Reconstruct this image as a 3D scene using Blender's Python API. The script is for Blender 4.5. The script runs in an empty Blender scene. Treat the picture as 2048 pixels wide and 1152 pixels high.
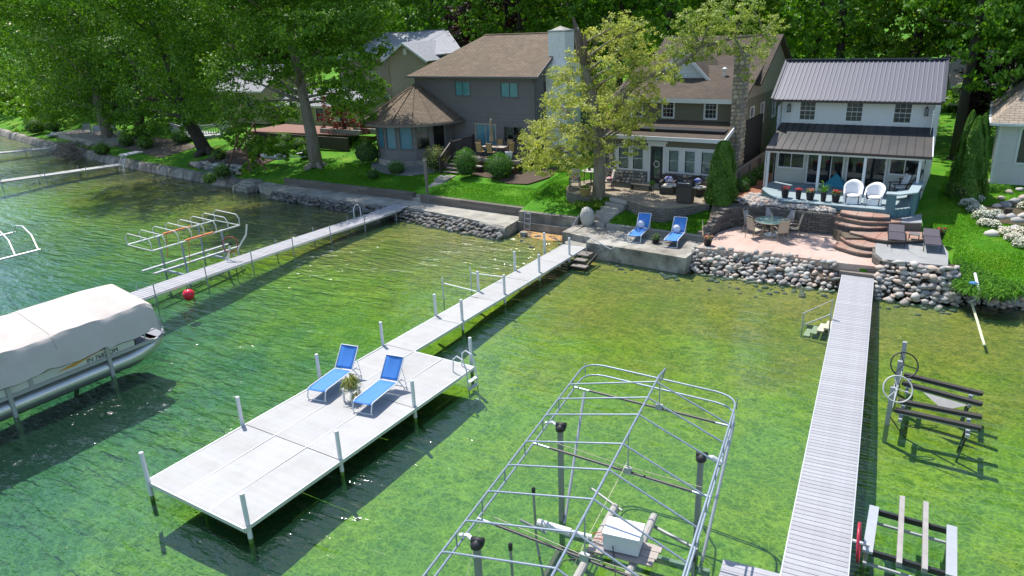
import bpy, math, random
import numpy as np
from mathutils import Vector, Matrix
random.seed(7); RNG = np.random.default_rng(11)
SC = bpy.context.scene; COL = SC.collection
R = math.radians
# ------------------------------------------------------------------ camera, sky, sun, exposure
PITCH, ROLL, FPX, CAMH, YAW = .3526, .0412, 1450.5, 10.84, R(33)
def _basis():
    fw = Vector((0, math.cos(PITCH), -math.sin(PITCH))); rt = Vector((1, 0, 0)); dn = Vector((0, -math.sin(PITCH), -math.cos(PITCH)))
    c, s = math.cos(ROLL), math.sin(ROLL)
    Z = Matrix.Rotation(YAW, 3, 'Z')
    return Z @ fw, Z @ (c*rt + s*dn), Z @ (-s*rt + c*dn)
FW, RT, DN = _basis()
CAM = Vector((0, 0, CAMH))
cam = bpy.data.cameras.new('camera'); co = bpy.data.objects.new('camera', cam); COL.objects.link(co)
m = Matrix((RT, -DN, -FW)).transposed().to_4x4(); m.translation = CAM; co.matrix_world = m
cam.sensor_width = 36; cam.lens = FPX/2048*36; cam.clip_end = 3000; cam.clip_start = .1
SC.camera = co
w = bpy.data.worlds.new('World'); SC.world = w; w.use_nodes = True
nt = w.node_tree; bg = nt.nodes['Background']; sky = nt.nodes.new('ShaderNodeTexSky')
SUN_EL, SUN_AZ = R(63), math.atan2(.47, -.88)
sky.sky_type = 'NISHITA'; sky.sun_disc = False; sky.sun_elevation = SUN_EL; sky.sun_rotation = math.atan2(-.88, .47)
sky.air_density = 1.0; sky.dust_density = .6; sky.ozone_density = 1.0
nt.links.new(sky.outputs[0], bg.inputs[0]); bg.inputs[1].default_value = .15
sd = Vector((math.cos(SUN_EL)*math.cos(SUN_AZ), math.cos(SUN_EL)*math.sin(SUN_AZ), math.sin(SUN_EL)))
sl = bpy.data.lights.new('sun', 'SUN'); sl.energy = 4.3; sl.angle = R(.53); sl.color = (1, .955, .89)
so = bpy.data.objects.new('sun', sl); COL.objects.link(so); so.rotation_euler = sd.to_track_quat('Z', 'Y').to_euler(); so.location = (-40, 40, 60)
SC.view_settings.view_transform = 'Standard'; SC.view_settings.look = 'None'; SC.view_settings.gamma = 1; SC.view_settings.exposure = 0.58
SC.view_settings.use_curve_mapping = False
SC.render.engine = 'CYCLES'; SC.cycles.transparent_max_bounces = 12; SC.cycles.max_bounces = 6
SC.cycles.caustics_reflective = False; SC.cycles.caustics_refractive = False

def ray(x, y): return FW + (x-1024)/FPX*RT + (y-576)/FPX*DN
def at(x, y, z):                       # a point of the survey: photo pixel -> place on level z
    d = ray(x, y); return CAM + d*((z-CAMH)/d.z)
def aty(x, y, yy):                     # ... on the vertical plane Y = yy
    d = ray(x, y); return CAM + d*(yy/d.y)
def atx(x, y, xx):
    d = ray(x, y); return CAM + d*(xx/d.x)

# ------------------------------------------------------------------ mesh builder
ORG = {}
def _ico(sub):
    import bmesh
    bm = bmesh.new(); bmesh.ops.create_icosphere(bm, subdivisions=sub, radius=1)
    v = [tuple(q.co) for q in bm.verts]; f = [tuple(l.index for l in fc.verts) for fc in bm.faces]; bm.free(); return v, f
ICO1, ICO2, ICO3 = _ico(1), _ico(2), _ico(3)
class MB:
    def __init__(s): s.v = []; s.f = []
    def add(s, vs, fs):
        n = len(s.v); s.v += [tuple(p) for p in vs]; s.f += [tuple(i+n for i in f) for f in fs]; return s
    def box(s, x0, x1, y0, y1, z0, z1):
        return s.add([(x, y, z) for z in (z0, z1) for y in (y0, y1) for x in (x0, x1)],
                     [(0, 2, 3, 1), (4, 5, 7, 6), (0, 1, 5, 4), (2, 6, 7, 3), (0, 4, 6, 2), (1, 3, 7, 5)])
    def obox(s, c, sz, rz=0, rx=0, ry=0):
        M_ = Matrix.Translation(Vector(c)) @ Matrix.Rotation(rz, 4, 'Z') @ Matrix.Rotation(ry, 4, 'Y') @ Matrix.Rotation(rx, 4, 'X')
        a, b, d = sz[0]/2, sz[1]/2, sz[2]/2
        vs = [M_ @ Vector((x, y, z)) for z in (-d, d) for y in (-b, b) for x in (-a, a)]
        return s.add(vs, [(0, 2, 3, 1), (4, 5, 7, 6), (0, 1, 5, 4), (2, 6, 7, 3), (0, 4, 6, 2), (1, 3, 7, 5)])
    def beam(s, p, q, w=.1, h=None, up=(0, 0, 1)):
        h = w if h is None else h; p, q = Vector(p), Vector(q); d = (q-p).normalized(); up = Vector(up)
        if abs(d.dot(up)) > .98: up = Vector((0, 1, 0))
        a = d.cross(up).normalized()*w/2; b = a.cross(d).normalized()*h/2
        vs = [p-a-b, p+a-b, p+a+b, p-a+b, q-a-b, q+a-b, q+a+b, q-a+b]
        return s.add(vs, [(0, 3, 2, 1), (4, 5, 6, 7), (0, 1, 5, 4), (1, 2, 6, 5), (2, 3, 7, 6), (3, 0, 4, 7)])
    def tube(s, pts, r, n=8, closed=False):
        pts = [Vector(p) for p in pts]; L = len(pts); rr = r if isinstance(r, (list, tuple)) else [r]*L
        vs = []; prev = None
        for i, p in enumerate(pts):
            if closed: d = pts[(i+1) % L]-pts[i-1]
            else: d = pts[min(i+1, L-1)]-pts[max(i-1, 0)]
            d = d.normalized() if d.length > 1e-9 else Vector((0, 0, 1))
            if prev is None: a = d.orthogonal().normalized()
            else: a = prev-d*prev.dot(d); a = a.normalized() if a.length > 1e-6 else d.orthogonal().normalized()
            prev = a; b = d.cross(a)
            for k in range(n):
                t = 2*math.pi*k/n; vs.append(p+(a*math.cos(t)+b*math.sin(t))*rr[i])
        fs = []
        for i in range(L if closed else L-1):
            j = (i+1) % L
            for k in range(n): fs.append((i*n+k, i*n+(k+1) % n, j*n+(k+1) % n, j*n+k))
        if not closed: fs += [tuple(range(n))[::-1], tuple((L-1)*n+k for k in range(n))]
        return s.add(vs, fs)
    def ring(s, c, rad, r, axis=(0, 0, 1), n=28, m_=6):
        a = Vector(axis).normalized(); u = a.orthogonal().normalized(); w_ = a.cross(u)
        return s.tube([Vector(c)+(u*math.cos(2*math.pi*i/n)+w_*math.sin(2*math.pi*i/n))*rad for i in range(n)], r, m_, True)
    def lathe(s, prof, c=(0, 0, 0), n=16, cap=True):
        vs = []; c = Vector(c)
        for r, z in prof:
            for k in range(n): t = 2*math.pi*k/n; vs.append(c+Vector((r*math.cos(t), r*math.sin(t), z)))
        fs = [(i*n+k, i*n+(k+1) % n, (i+1)*n+(k+1) % n, (i+1)*n+k) for i in range(len(prof)-1) for k in range(n)]
        if cap: fs += [tuple(range(n))[::-1], tuple((len(prof)-1)*n+k for k in range(n))]
        return s.add(vs, fs)
    def prism(s, poly, z0, z1):
        n = len(poly); ar = sum(poly[i][0]*poly[(i+1) % n][1]-poly[(i+1) % n][0]*poly[i][1] for i in range(n))
        if ar < 0: poly = poly[::-1]
        z0f = z0 if callable(z0) else (lambda x, y: z0); z1f = z1 if callable(z1) else (lambda x, y: z1)
        vs = [(p[0], p[1], z0f(p[0], p[1])) for p in poly]+[(p[0], p[1], z1f(p[0], p[1])) for p in poly]
        return s.add(vs, [tuple(range(n))[::-1], tuple(range(n, 2*n))]+[(i, (i+1) % n, n+(i+1) % n, n+i) for i in range(n)])
    def slab(s, poly, th):             # planar 3d polygon thickened downwards along its normal
        P_ = [Vector(p) for p in poly]; nrm = (P_[1]-P_[0]).cross(P_[2]-P_[0]).normalized()
        if nrm.z < 0: P_ = P_[::-1]; nrm = -nrm
        n = len(P_)
        return s.add(P_+[p-nrm*th for p in P_], [tuple(range(n)), tuple(range(n, 2*n))[::-1]]+[((i+1) % n, i, n+i, n+(i+1) % n) for i in range(n)])
    def blob(s, c, rad, amp=.12, ico=None, seed=None):
        vs, fs = ico or ICO2; rg = random.Random(seed if seed is not None else len(s.v))
        ph = [rg.uniform(0, 6.28) for _ in range(6)]; out = []
        for x, y, z in vs:
            k = 1+amp*(math.sin(2.3*x+ph[0])+math.sin(2.7*y+ph[1])+math.sin(3.1*z+ph[2]))*.5+amp*.35*math.sin(6*x+5*y+ph[3])*math.sin(5*z+ph[4])
            out.append((c[0]+x*k*rad[0], c[1]+y*k*rad[1], c[2]+z*k*rad[2]))
        return s.add(out, fs)
    def mesh(s, name, mat, off=Vector((0, 0, 0)), smooth=False):
        v = np.array(s.v, dtype=np.float64).reshape(-1, 3)-np.array(off)
        me = bpy.data.meshes.new(name); me.from_pydata(v.tolist(), [], s.f); me.update()
        ln = len(me.loops); vi = np.empty(ln, np.int32); me.loops.foreach_get('vertex_index', vi)
        nf = len(me.polygons); nr = np.empty(nf*3); me.polygons.foreach_get('normal', nr); nr = nr.reshape(-1, 3)
        tot = np.empty(nf, np.int32); me.polygons.foreach_get('loop_total', tot); nl = np.repeat(nr, tot, axis=0)
        p = v[vi]
        u = np.stack([-nl[:, 1], nl[:, 0], np.zeros(ln)], 1); L = np.linalg.norm(u, axis=1); flat = L < .05
        u[flat] = (1, 0, 0); L[flat] = 1; u /= L[:, None]; w_ = np.cross(nl, u)
        uv = np.stack([(p*u).sum(1), (p*w_).sum(1)], 1).astype(np.float32)
        lay = me.uv_layers.new(name='UVMap'); lay.data.foreach_set('uv', uv.ravel())
        if smooth: me.polygons.foreach_set('use_smooth', np.ones(nf, bool))
        if mat: me.materials.append(mat)
        return me
    def build(s, name, mat, parent=None, smooth=False, label=None):
        off = ORG.get(parent.name, Vector((0, 0, 0))) if parent else Vector((0, 0, 0))
        if not s.v: return None
        me = s.mesh(name, mat, off, smooth)
        o = bpy.data.objects.new(name, me); COL.objects.link(o)
        if parent: o.parent = parent; ORG[o.name] = off
        else: ORG[o.name] = Vector((0, 0, 0))
        if label: o['label'] = label
        return o
def npmesh(name, V_, F_, mat, smooth=False):           # quads or tris from numpy
    k = F_.shape[1]; me = bpy.data.meshes.new(name); me.vertices.add(len(V_)); me.vertices.foreach_set('co', V_.astype(np.float32).ravel())
    me.loops.add(F_.size); me.loops.foreach_set('vertex_index', F_.astype(np.int32).ravel())
    me.polygons.add(len(F_)); me.polygons.foreach_set('loop_start', np.arange(0, F_.size, k, dtype=np.int32)); me.polygons.foreach_set('loop_total', np.full(len(F_), k, np.int32))
    if smooth: me.polygons.foreach_set('use_smooth', np.ones(len(F_), bool))
    me.update(calc_edges=True); me.materials.append(mat); return me
def tag(o, label=None, cat=None, group=None, kind=None):
    if label: o['label'] = label
    if cat: o['category'] = cat
    if group: o['group'] = group
    if kind: o['kind'] = kind
    return o
def thing(name, label, cat, loc=(0, 0, 0), rz=0, group=None):
    o = bpy.data.objects.new(name, None); COL.objects.link(o); o.empty_display_size = .2
    o.location = loc; o.rotation_euler = (0, 0, rz); ORG[o.name] = Vector(loc); return tag(o, label, cat, group)
def obj(name, me, parent=None, loc=(0, 0, 0), rot=(0, 0, 0), sc=(1, 1, 1)):
    o = bpy.data.objects.new(name, me); COL.objects.link(o)
    if parent: o.parent = parent; loc = Vector(loc)-ORG.get(parent.name, Vector((0, 0, 0)))
    o.location = loc; o.rotation_euler = rot; o.scale = sc; return o
def dup(root, loc=None, rz=None, label=None, group=None, sc=None):
    kids = {}
    for o in COL.objects:
        if o.parent: kids.setdefault(o.parent, []).append(o)
    def cp(o, par):
        c = o.copy(); COL.objects.link(c)
        if par: c.parent = par
        for ch in kids.get(o, []): cp(ch, c)
        return c
    r = cp(root, None)
    if loc is not None: r.location = loc
    if rz is not None: r.rotation_euler = (r.rotation_euler[0], r.rotation_euler[1], rz)
    if sc: r.scale = sc if isinstance(sc, (tuple, list)) else (sc, sc, sc)
    if label: r['label'] = label
    if group: r['group'] = group
    ORG[r.name] = Vector(r.location); return r

# ------------------------------------------------------------------ materials
def newmat(name):
    m_ = bpy.data.materials.new(name); m_.use_nodes = True; n = m_.node_tree.nodes; n.clear()
    out = n.new('ShaderNodeOutputMaterial'); return m_, m_.node_tree, out
def nd(t, ty, **kw):
    n = t.nodes.new(ty)
    for k, v in kw.items():
        if k == 'i':
            for a, b in v.items():
                if hasattr(b, 'is_linked') or hasattr(b, 'links'): t.links.new(b, n.inputs[a])
                else: n.inputs[a].default_value = b
        else: setattr(n, k, v)
    return n
def c4(c): return (*c, 1) if len(c) == 3 else c
def mixc(t, f, a, b, bt='MIX'):
    n = t.nodes.new('ShaderNodeMix'); n.data_type = 'RGBA'; n.blend_type = bt
    for k, v in ((0, f), (6, a), (7, b)):
        if hasattr(v, 'links'): t.links.new(v, n.inputs[k])
        else: n.inputs[k].default_value = c4(v) if k else v
    return n.outputs[2]
def ramp(t, f, stops):
    n = t.nodes.new('ShaderNodeValToRGB'); t.links.new(f, n.inputs[0]); e = n.color_ramp.elements
    while len(e) < len(stops): e.new(.5)
    for x, (p, c) in zip(e, stops): x.position = p; x.color = c4(c) if not isinstance(c, (int, float)) else (c, c, c, 1)
    return n.outputs[0]
def noise(t, scale, vec=None, det=3, rough=.55, dist=0):
    n = t.nodes.new('ShaderNodeTexNoise'); n.inputs['Scale'].default_value = scale; n.inputs['Detail'].default_value = det; n.inputs['Roughness'].default_value = rough; n.inputs['Distortion'].default_value = dist
    if vec is not None: t.links.new(vec, n.inputs['Vector'])
    return n.outputs[0]
def mapping(t, vec, sc=(1, 1, 1), rot=(0, 0, 0)):
    n = t.nodes.new('ShaderNodeMapping'); t.links.new(vec, n.inputs[0]); n.inputs['Scale'].default_value = sc; n.inputs['Rotation'].default_value = rot; return n.outputs[0]
def bump(t, h, st=.3, d=.02, nrm=None):
    n = t.nodes.new('ShaderNodeBump'); n.inputs['Strength'].default_value = st; n.inputs['Distance'].default_value = d; t.links.new(h, n.inputs['Height'])
    if nrm is not None: t.links.new(nrm, n.inputs['Normal'])
    return n.outputs[0]
def prin(t, out, col, rough=.6, metal=0, nrm=None, spec=None):
    p = t.nodes.new('ShaderNodeBsdfPrincipled')
    for k, v in (('Base Color', col), ('Roughness', rough), ('Metallic', metal), ('Normal', nrm)):
        if v is None: continue
        if hasattr(v, 'links'): t.links.new(v, p.inputs[k])
        else: p.inputs[k].default_value = c4(v) if k == 'Base Color' else v
    if spec is not None: p.inputs['Specular IOR Level'].default_value = spec
    t.links.new(p.outputs[0], out.inputs[0]); return p
def coords(t, which='Object'): return t.nodes.new('ShaderNodeTexCoord').outputs[which]
MATS = {}
def M(name, col, rough=.6, metal=0, var=.12, scale=6, bmp=.0, bscale=40, orand=0, stretch=(1, 1, 1), tint=None, dirt=0, spec=None, bd=.01):
    if name in MATS: return MATS[name]
    m_, t, out = newmat(name); v = mapping(t, coords(t), stretch)
    c = mixc(t, noise(t, scale, v, 4), [x*(1-var*1.6) for x in col], [min(1, x*(1+var*1.2)) for x in col])
    if tint: c = mixc(t, ramp(t, noise(t, scale*.35, v, 3), [(.42, 0.), (.62, 1.)]), c, tint)
    if orand:
        oi = t.nodes.new('ShaderNodeObjectInfo').outputs['Random']
        c = mixc(t, 1.0, c, ramp(t, oi, [(0, 1-orand), (1, 1.0)]), 'MULTIPLY')
    if dirt:
        d = ramp(t, noise(t, 1.3, coords(t), 6, .7), [(.45, 0.), (.7, dirt)])
        c = mixc(t, d, c, (.06, .055, .045))
    nr = bump(t, noise(t, bscale, v, 3), bmp, bd) if bmp else None
    prin(t, out, c, rough, metal, nr, spec); MATS[name] = m_; return m_
def stone_mat(name, cols, bs=14):
    if name in MATS: return MATS[name]
    m_, t, out = newmat(name); oi = t.nodes.new('ShaderNodeObjectInfo').outputs['Random']
    isl = t.nodes.new('ShaderNodeNewGeometry').outputs['Random Per Island']
    s = nd(t, 'ShaderNodeMath', operation='ADD', i={0: oi, 1: isl}); fr = nd(t, 'ShaderNodeMath', operation='FRACT', i={0: s.outputs[0]})
    k = len(cols); c = ramp(t, fr.outputs[0], [((i+.0)/k, cc) for i, cc in enumerate(cols)])
    n = noise(t, bs, coords(t), 5, .6); c = mixc(t, n, mixc(t, 1.0, c, (1.3, 1.3, 1.3), 'MULTIPLY'), mixc(t, 1.0, c, (.62, .62, .62), 'MULTIPLY'))
    prin(t, out, c, .85, 0, bump(t, noise(t, bs*2, coords(t), 4), .5, .02)); MATS[name] = m_; return m_
def leaf_mat(name, c0, c1, c2, trans=.35, tr=None):
    if name in MATS: return MATS[name]
    m_, t, out = newmat(name); g = t.nodes.new('ShaderNodeNewGeometry')
    c = ramp(t, g.outputs['Random Per Island'], [(0, c0), (.55, c1), (1, c2)])
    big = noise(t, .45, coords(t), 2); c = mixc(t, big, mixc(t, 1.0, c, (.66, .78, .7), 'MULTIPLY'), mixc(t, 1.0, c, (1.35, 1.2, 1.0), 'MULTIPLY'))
    oi = t.nodes.new('ShaderNodeObjectInfo').outputs['Random']; c = mixc(t, 1.0, c, ramp(t, oi, [(0, (.78, .86, .8)), (1, (1.15, 1.06, 1.0))]), 'MULTIPLY')
    d = nd(t, 'ShaderNodeBsdfPrincipled', i={'Base Color': c, 'Roughness': .5}); d.inputs['Specular IOR Level'].default_value = .35
    tc = mixc(t, 1.0, c, tr or (1.3, 1.5, .5), 'MULTIPLY'); tl = nd(t, 'ShaderNodeBsdfTranslucent', i={'Color': tc})
    mx = nd(t, 'ShaderNodeMixShader', i={0: trans}); t.links.new(d.outputs[0], mx.inputs[1]); t.links.new(tl.outputs[0], mx.inputs[2])
    t.links.new(mx.outputs[0], out.inputs[0]); MATS[name] = m_; return m_
def brick_mat(name, c1, c2, mortar, bw, bh, ms=.008, off=.5, rough=.85, bmp=.5, dirt=.0, stain=None, swap=False):
    if name in MATS: return MATS[name]
    m_, t, out = newmat(name); uv = coords(t, 'UV')
    b = t.nodes.new('ShaderNodeTexBrick'); t.links.new(uv, b.inputs[0]); b.offset = off
    for k, v in (('Color1', c4(c1)), ('Color2', c4(c2)), ('Mortar', c4(mortar)), ('Scale', 1), ('Mortar Size', ms), ('Mortar Smooth', .3), ('Bias', 0), ('Brick Width', bw), ('Row Height', bh)): b.inputs[k].default_value = v
    c = b.outputs[0]; ob = coords(t)
    c = mixc(t, noise(t, 9, ob, 4), mixc(t, 1., c, (.78, .78, .78), 'MULTIPLY'), mixc(t, 1., c, (1.2, 1.2, 1.2), 'MULTIPLY'))
    if stain: c = mixc(t, ramp(t, noise(t, .55, ob, 5, .65), [(.45, 0.), (.68, .75)]), c, stain)
    hh = nd(t, 'ShaderNodeMath', operation='SUBTRACT', i={0: 1., 1: b.outputs[1]})
    h2 = nd(t, 'ShaderNodeMath', operation='ADD', i={0: hh.outputs[0], 1: noise(t, 60, ob, 2)})
    prin(t, out, c, rough, 0, bump(t, h2.outputs[0], bmp, .01)); MATS[name] = m_; return m_
WHITE = M('white_paint', (.68, .69, .7), .5, var=.04, scale=3)
WHITE_PVC = M('white_vinyl', (.66, .67, .69), .4, var=.05)
DECKW = None
ALU = M('aluminium', (.42, .44, .46), .5, .35, var=.08)
GALV = M('galvanised_tube', (.30, .35, .42), .45, .45, var=.15, scale=9)
DKMET = M('dark_metal', (.03, .03, .035), .45, .2, var=.2)
BLACKR = M('black_rubber', (.015, .015, .017), .6, 0, var=.2)
CONC = M('concrete', (.40, .375, .32), .9, var=.22, scale=2.2, bmp=.5, bscale=30, dirt=.55, tint=(.3, .29, .25))
CONCW = M('wall_concrete', (.19, .175, .15), .9, var=.35, scale=1.6, bmp=.7, bscale=20, dirt=.85, stretch=(1, 1, .35), tint=(.36, .33, .28))
WOODG = M('weathered_timber', (.23, .2, .17), .8, var=.3, scale=5, bmp=.5, stretch=(1, 1, 6), orand=.25)
BARK = M('bark', (.24, .21, .165), .95, var=.45, scale=5, bmp=1., bscale=9, stretch=(1, 1, .25), bd=.06)
BARKD = M('dark_bark', (.055, .045, .036), .95, var=.4, scale=5, bmp=.9, bscale=9, stretch=(1, 1, .25), bd=.05)
SKINS = dict(
 maple=leaf_mat('maple_leaves', (.055, .15, .010), (.125, .27, .016), (.24, .41, .03), .3),
 dark=leaf_mat('dark_leaves', (.05, .14, .012), (.10, .25, .018), (.20, .38, .03), .35),
 lime=leaf_mat('lime_leaves', (.10, .20, .015), (.17, .30, .025), (.26, .38, .04), .36),
 oak=leaf_mat('young_oak_leaves', (.27, .36, .06), (.42, .48, .12), (.62, .62, .27), .42, (1.1, 1.15, .7)),
 copper=leaf_mat('copper_leaves', (.018, .008, .010), (.035, .014, .014), (.06, .025, .02), .2, (1.6, .6, .5)),
 red=leaf_mat('red_leaves', (.07, .012, .010), (.12, .02, .015), (.2, .05, .02), .3, (1.6, .6, .5)),
 box=leaf_mat('shrub_leaves', (.04, .13, .015), (.075, .21, .025), (.14, .31, .04), .38),
 cedar=leaf_mat('cedar_leaves', (.06, .16, .02), (.11, .25, .03), (.20, .36, .06), .4),
 lily=leaf_mat('lily_leaves', (.05, .16, .015), (.09, .25, .025), (.16, .36, .04)),
 yel=leaf_mat('golden_leaves', (.2, .22, .04), (.33, .33, .09), (.45, .42, .16)),
)
# ================================================================== lake, bed, ground
SHX = [-700, -140, -102.8, -89.6, -78.6, -64.4, -45.8, -41.2, -31.5, -26, -20.6, -19.9, -16.6, -15.4, -10.1, -9.5, -4.6, -2.1, .4, 2.5, 9, 300]
SHY = [120, 51, 43, 40.2, 38.3, 35.7, 33.6, 33.3, 31.6, 31.5, 31.0, 32.2, 32.2, 30.4, 29.7, 30.2, 30.45, 30.4, 31.0, 31.3, 32.5, 60]
def shore(x): return np.interp(x, SHX, SHY)
def depth(x, y):
    d = shore(x)-y; z = -.10-.042*np.clip(d, 0, 12)-.018*np.clip(d-12, 0, 18)-.03*np.clip(d-30, 0, 60)
    z = np.where((x > -20.4) & (x < -16.2), np.maximum(z, .07-.13*np.clip(d, -.4, 3)-.06*np.clip(d-3, 0, 99)-.03), z)
    z = z-.032*np.clip(-13-x, 0, 14)*np.clip((d-6)/10, 0, 1)
    return z+.035*np.sin(x*1.7+y*.6)*np.sin(y*1.3-x*.4)*np.clip(d/4, 0, 1)
def gridmesh(name, xs, ys, fz, mat):
    X, Y = np.meshgrid(xs, ys); Z = fz(X, Y); nx = len(xs); ny = len(ys)
    V_ = np.stack([X, Y, Z], -1).reshape(-1, 3); i = (np.arange(ny-1)[:, None]*nx+np.arange(nx-1)).ravel()
    return npmesh(name, V_, np.stack([i, i+1, i+nx+1, i+nx], 1), mat, True)
def bed_material():
    m_, t, out = newmat('lake_bed'); g = t.nodes.new('ShaderNodeNewGeometry'); pos = g.outputs['Position']
    sx = t.nodes.new('ShaderNodeSeparateXYZ'); t.links.new(pos, sx.inputs[0])
    wob = nd(t, 'ShaderNodeMath', operation='MULTIPLY_ADD', i={0: noise(t, .35, pos, 4, .6), 1: .7, 2: -.35})
    zz = nd(t, 'ShaderNodeMath', operation='ADD', i={0: sx.outputs[2], 1: wob.outputs[0]})
    f = nd(t, 'ShaderNodeMapRange', i={0: zz.outputs[0], 1: .1, 2: -1.2, 3: 0., 4: 1.})
    base = ramp(t, f.outputs[0], [(0, (.40, .25, .09)), (.16, (.34, .27, .08)), (.34, (.27, .27, .05)), (.50, (.24, .33, .03)), (.66, (.18, .31, .045)), (.84, (.09, .215, .09)), (1, (.045, .155, .105))])
    v = mapping(t, pos, (1, 1.35, 1), (0, 0, R(25)))
    w1 = noise(t, 1.5, v, 6, .68, .9); w2 = noise(t, 6.5, v, 5, .7, .6); w3 = noise(t, .23, pos, 4, .6)
    c = mixc(t, ramp(t, w1, [(.36, 0.), (.62, 1.)]), mixc(t, 1., base, (.50, .60, .42), 'MULTIPLY'), mixc(t, 1., base, (1.28, 1.16, .95), 'MULTIPLY'))
    c = mixc(t, ramp(t, w2, [(.36, .75), (.53, 0.)]), c, mixc(t, 1., base, (.30, .42, .28), 'MULTIPLY'))
    c = mixc(t, ramp(t, w3, [(.46, 0.), (.66, .75)]), c, mixc(t, 1., base, (.55, .66, .62), 'MULTIPLY'))
    w4 = noise(t, 17, v, 4, .75, .4); c = mixc(t, ramp(t, w4, [(.34, 0.), (.66, 1.)]), mixc(t, 1., c, (.62, .66, .6), 'MULTIPLY'), mixc(t, 1., c, (1.42, 1.35, 1.3), 'MULTIPLY'))
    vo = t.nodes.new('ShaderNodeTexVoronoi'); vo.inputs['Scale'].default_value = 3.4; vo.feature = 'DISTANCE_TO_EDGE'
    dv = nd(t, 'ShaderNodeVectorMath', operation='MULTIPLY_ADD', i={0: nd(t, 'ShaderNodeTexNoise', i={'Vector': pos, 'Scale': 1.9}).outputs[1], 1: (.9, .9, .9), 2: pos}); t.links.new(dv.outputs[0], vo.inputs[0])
    caustic_net = ramp(t, vo.outputs[0], [(0, .5), (.09, 0.)]); c = mixc(t, caustic_net, c, mixc(t, 1., base, (1.7, 1.5, 1.25), 'MULTIPLY'))  # pale net of caustic light painted into the bed colour
    prin(t, out, c, 1, 0, bump(t, w2, .6, .05), .1); return m_
def water_material():
    m_, t, out = newmat('lake_water'); pos = t.nodes.new('ShaderNodeNewGeometry').outputs['Position']
    v1 = mapping(t, pos, (.55, 2.3, 1), (0, 0, R(-62))); v2 = mapping(t, pos, (1.6, 5.5, 1), (0, 0, R(-50))); v3 = mapping(t, pos, (1, 1.6, 1), (0, 0, R(-20)))
    calm = ramp(t, noise(t, .07, pos, 3), [(.40, .35), (.60, 1.)])
    sx = t.nodes.new('ShaderNodeSeparateXYZ'); t.links.new(pos, sx.inputs[0])
    west = nd(t, 'ShaderNodeMapRange', i={0: sx.outputs[0], 1: -9., 2: -22., 3: .3, 4: 1.45})
    a = nd(t, 'ShaderNodeMath', operation='MULTIPLY', i={0: noise(t, 1.05, v1, 3, .5, .5), 1: .62}); b = nd(t, 'ShaderNodeMath', operation='MULTIPLY', i={0: noise(t, 1.0, v2, 3, .55, .4), 1: .20})
    s_ = nd(t, 'ShaderNodeMath', operation='ADD', i={0: a.outputs[0], 1: b.outputs[0]}); s2 = nd(t, 'ShaderNodeMath', operation='MULTIPLY_ADD', i={0: noise(t, 2.6, v3, 3), 1: .12, 2: s_.outputs[0]})
    am = nd(t, 'ShaderNodeMath', operation='MULTIPLY', i={0: calm, 1: west.outputs[0]}); h = nd(t, 'ShaderNodeMath', operation='MULTIPLY', i={0: s2.outputs[0], 1: am.outputs[0]})
    nr = bump(t, h.outputs[0], 1.0, .3)
    fr = t.nodes.new('ShaderNodeFresnel'); fr.inputs[0].default_value = 1.48; t.links.new(nr, fr.inputs[1])
    tr = nd(t, 'ShaderNodeBsdfTransparent', i={0: (.82, .96, .88, 1)}); gl = nd(t, 'ShaderNodeBsdfGlossy', i={'Color': (1, 1, 1, 1), 'Roughness': .09}); t.links.new(nr, gl.inputs['Normal'])
    df = nd(t, 'ShaderNodeBsdfDiffuse', i={0: (.03, .14, .075, 1)}); m1 = nd(t, 'ShaderNodeMixShader', i={0: .12}); t.links.new(tr.outputs[0], m1.inputs[1]); t.links.new(df.outputs[0], m1.inputs[2]); t.links.new(nr, df.inputs['Normal'])
    mx = t.nodes.new('ShaderNodeMixShader'); t.links.new(fr.outputs[0], mx.inputs[0]); t.links.new(m1.outputs[0], mx.inputs[1]); t.links.new(gl.outputs[0], mx.inputs[2]); t.links.new(mx.outputs[0], out.inputs[0]); return m_
xs = np.concatenate([np.arange(-700, -110, 25), np.arange(-110, -50, 2.), np.arange(-50, 10, .5), np.arange(10, 60, 5.), np.arange(60, 400, 40.)])
ys = np.concatenate([np.arange(-500, -20, 30), np.arange(-20, 27, .75), np.arange(27, 34, .2), np.arange(34, 60, 1.), np.arange(60, 130, 6)])
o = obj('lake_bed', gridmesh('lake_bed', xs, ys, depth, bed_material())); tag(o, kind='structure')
mb = MB(); mb.add([(-700, -500, 0), (400, -500, 0), (400, 130, 0), (-700, 130, 0)], [(0, 1, 2, 3)]); tag(mb.build('lake_water', water_material()), kind='structure')

def grass_mat(name, c0, c1, c2, bare=None):
    m_, t, out = newmat(name); p = coords(t)
    n1 = noise(t, .5, p, 5, .65); n2 = noise(t, 22, p, 4, .75); n3 = noise(t, 3.2, p, 5, .7)
    c = ramp(t, n1, [(.3, c0), (.5, c1), (.72, c2)])
    c = mixc(t, ramp(t, n2, [(.3, 0.), (.7, 1.)]), mixc(t, 1., c, (.50, .60, .5), 'MULTIPLY'), mixc(t, 1., c, (1.35, 1.25, 1.1), 'MULTIPLY'))
    c = mixc(t, ramp(t, n3, [(.40, .45), (.55, 0.)]), c, mixc(t, 1., c, (.62, .72, .6), 'MULTIPLY'))
    if bare: c = mixc(t, ramp(t, noise(t, .33, p, 6, .7), [(.5, 0.), (.66, .85)]), c, bare)
    prin(t, out, c, .9, 0, bump(t, n2, .8, .04), .2); return m_
GRASS = grass_mat('lawn_grass', (.05, .18, .008), (.085, .26, .012), (.20, .31, .03))
LEFTX = [-700, -140, -102.8, -89.6, -78.6, -64.4, -45.8, -41.01]; LEFTY = [120.5, 51.6, 43.6, 40.8, 38.9, 36.3, 34.2, 34.0]
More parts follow.
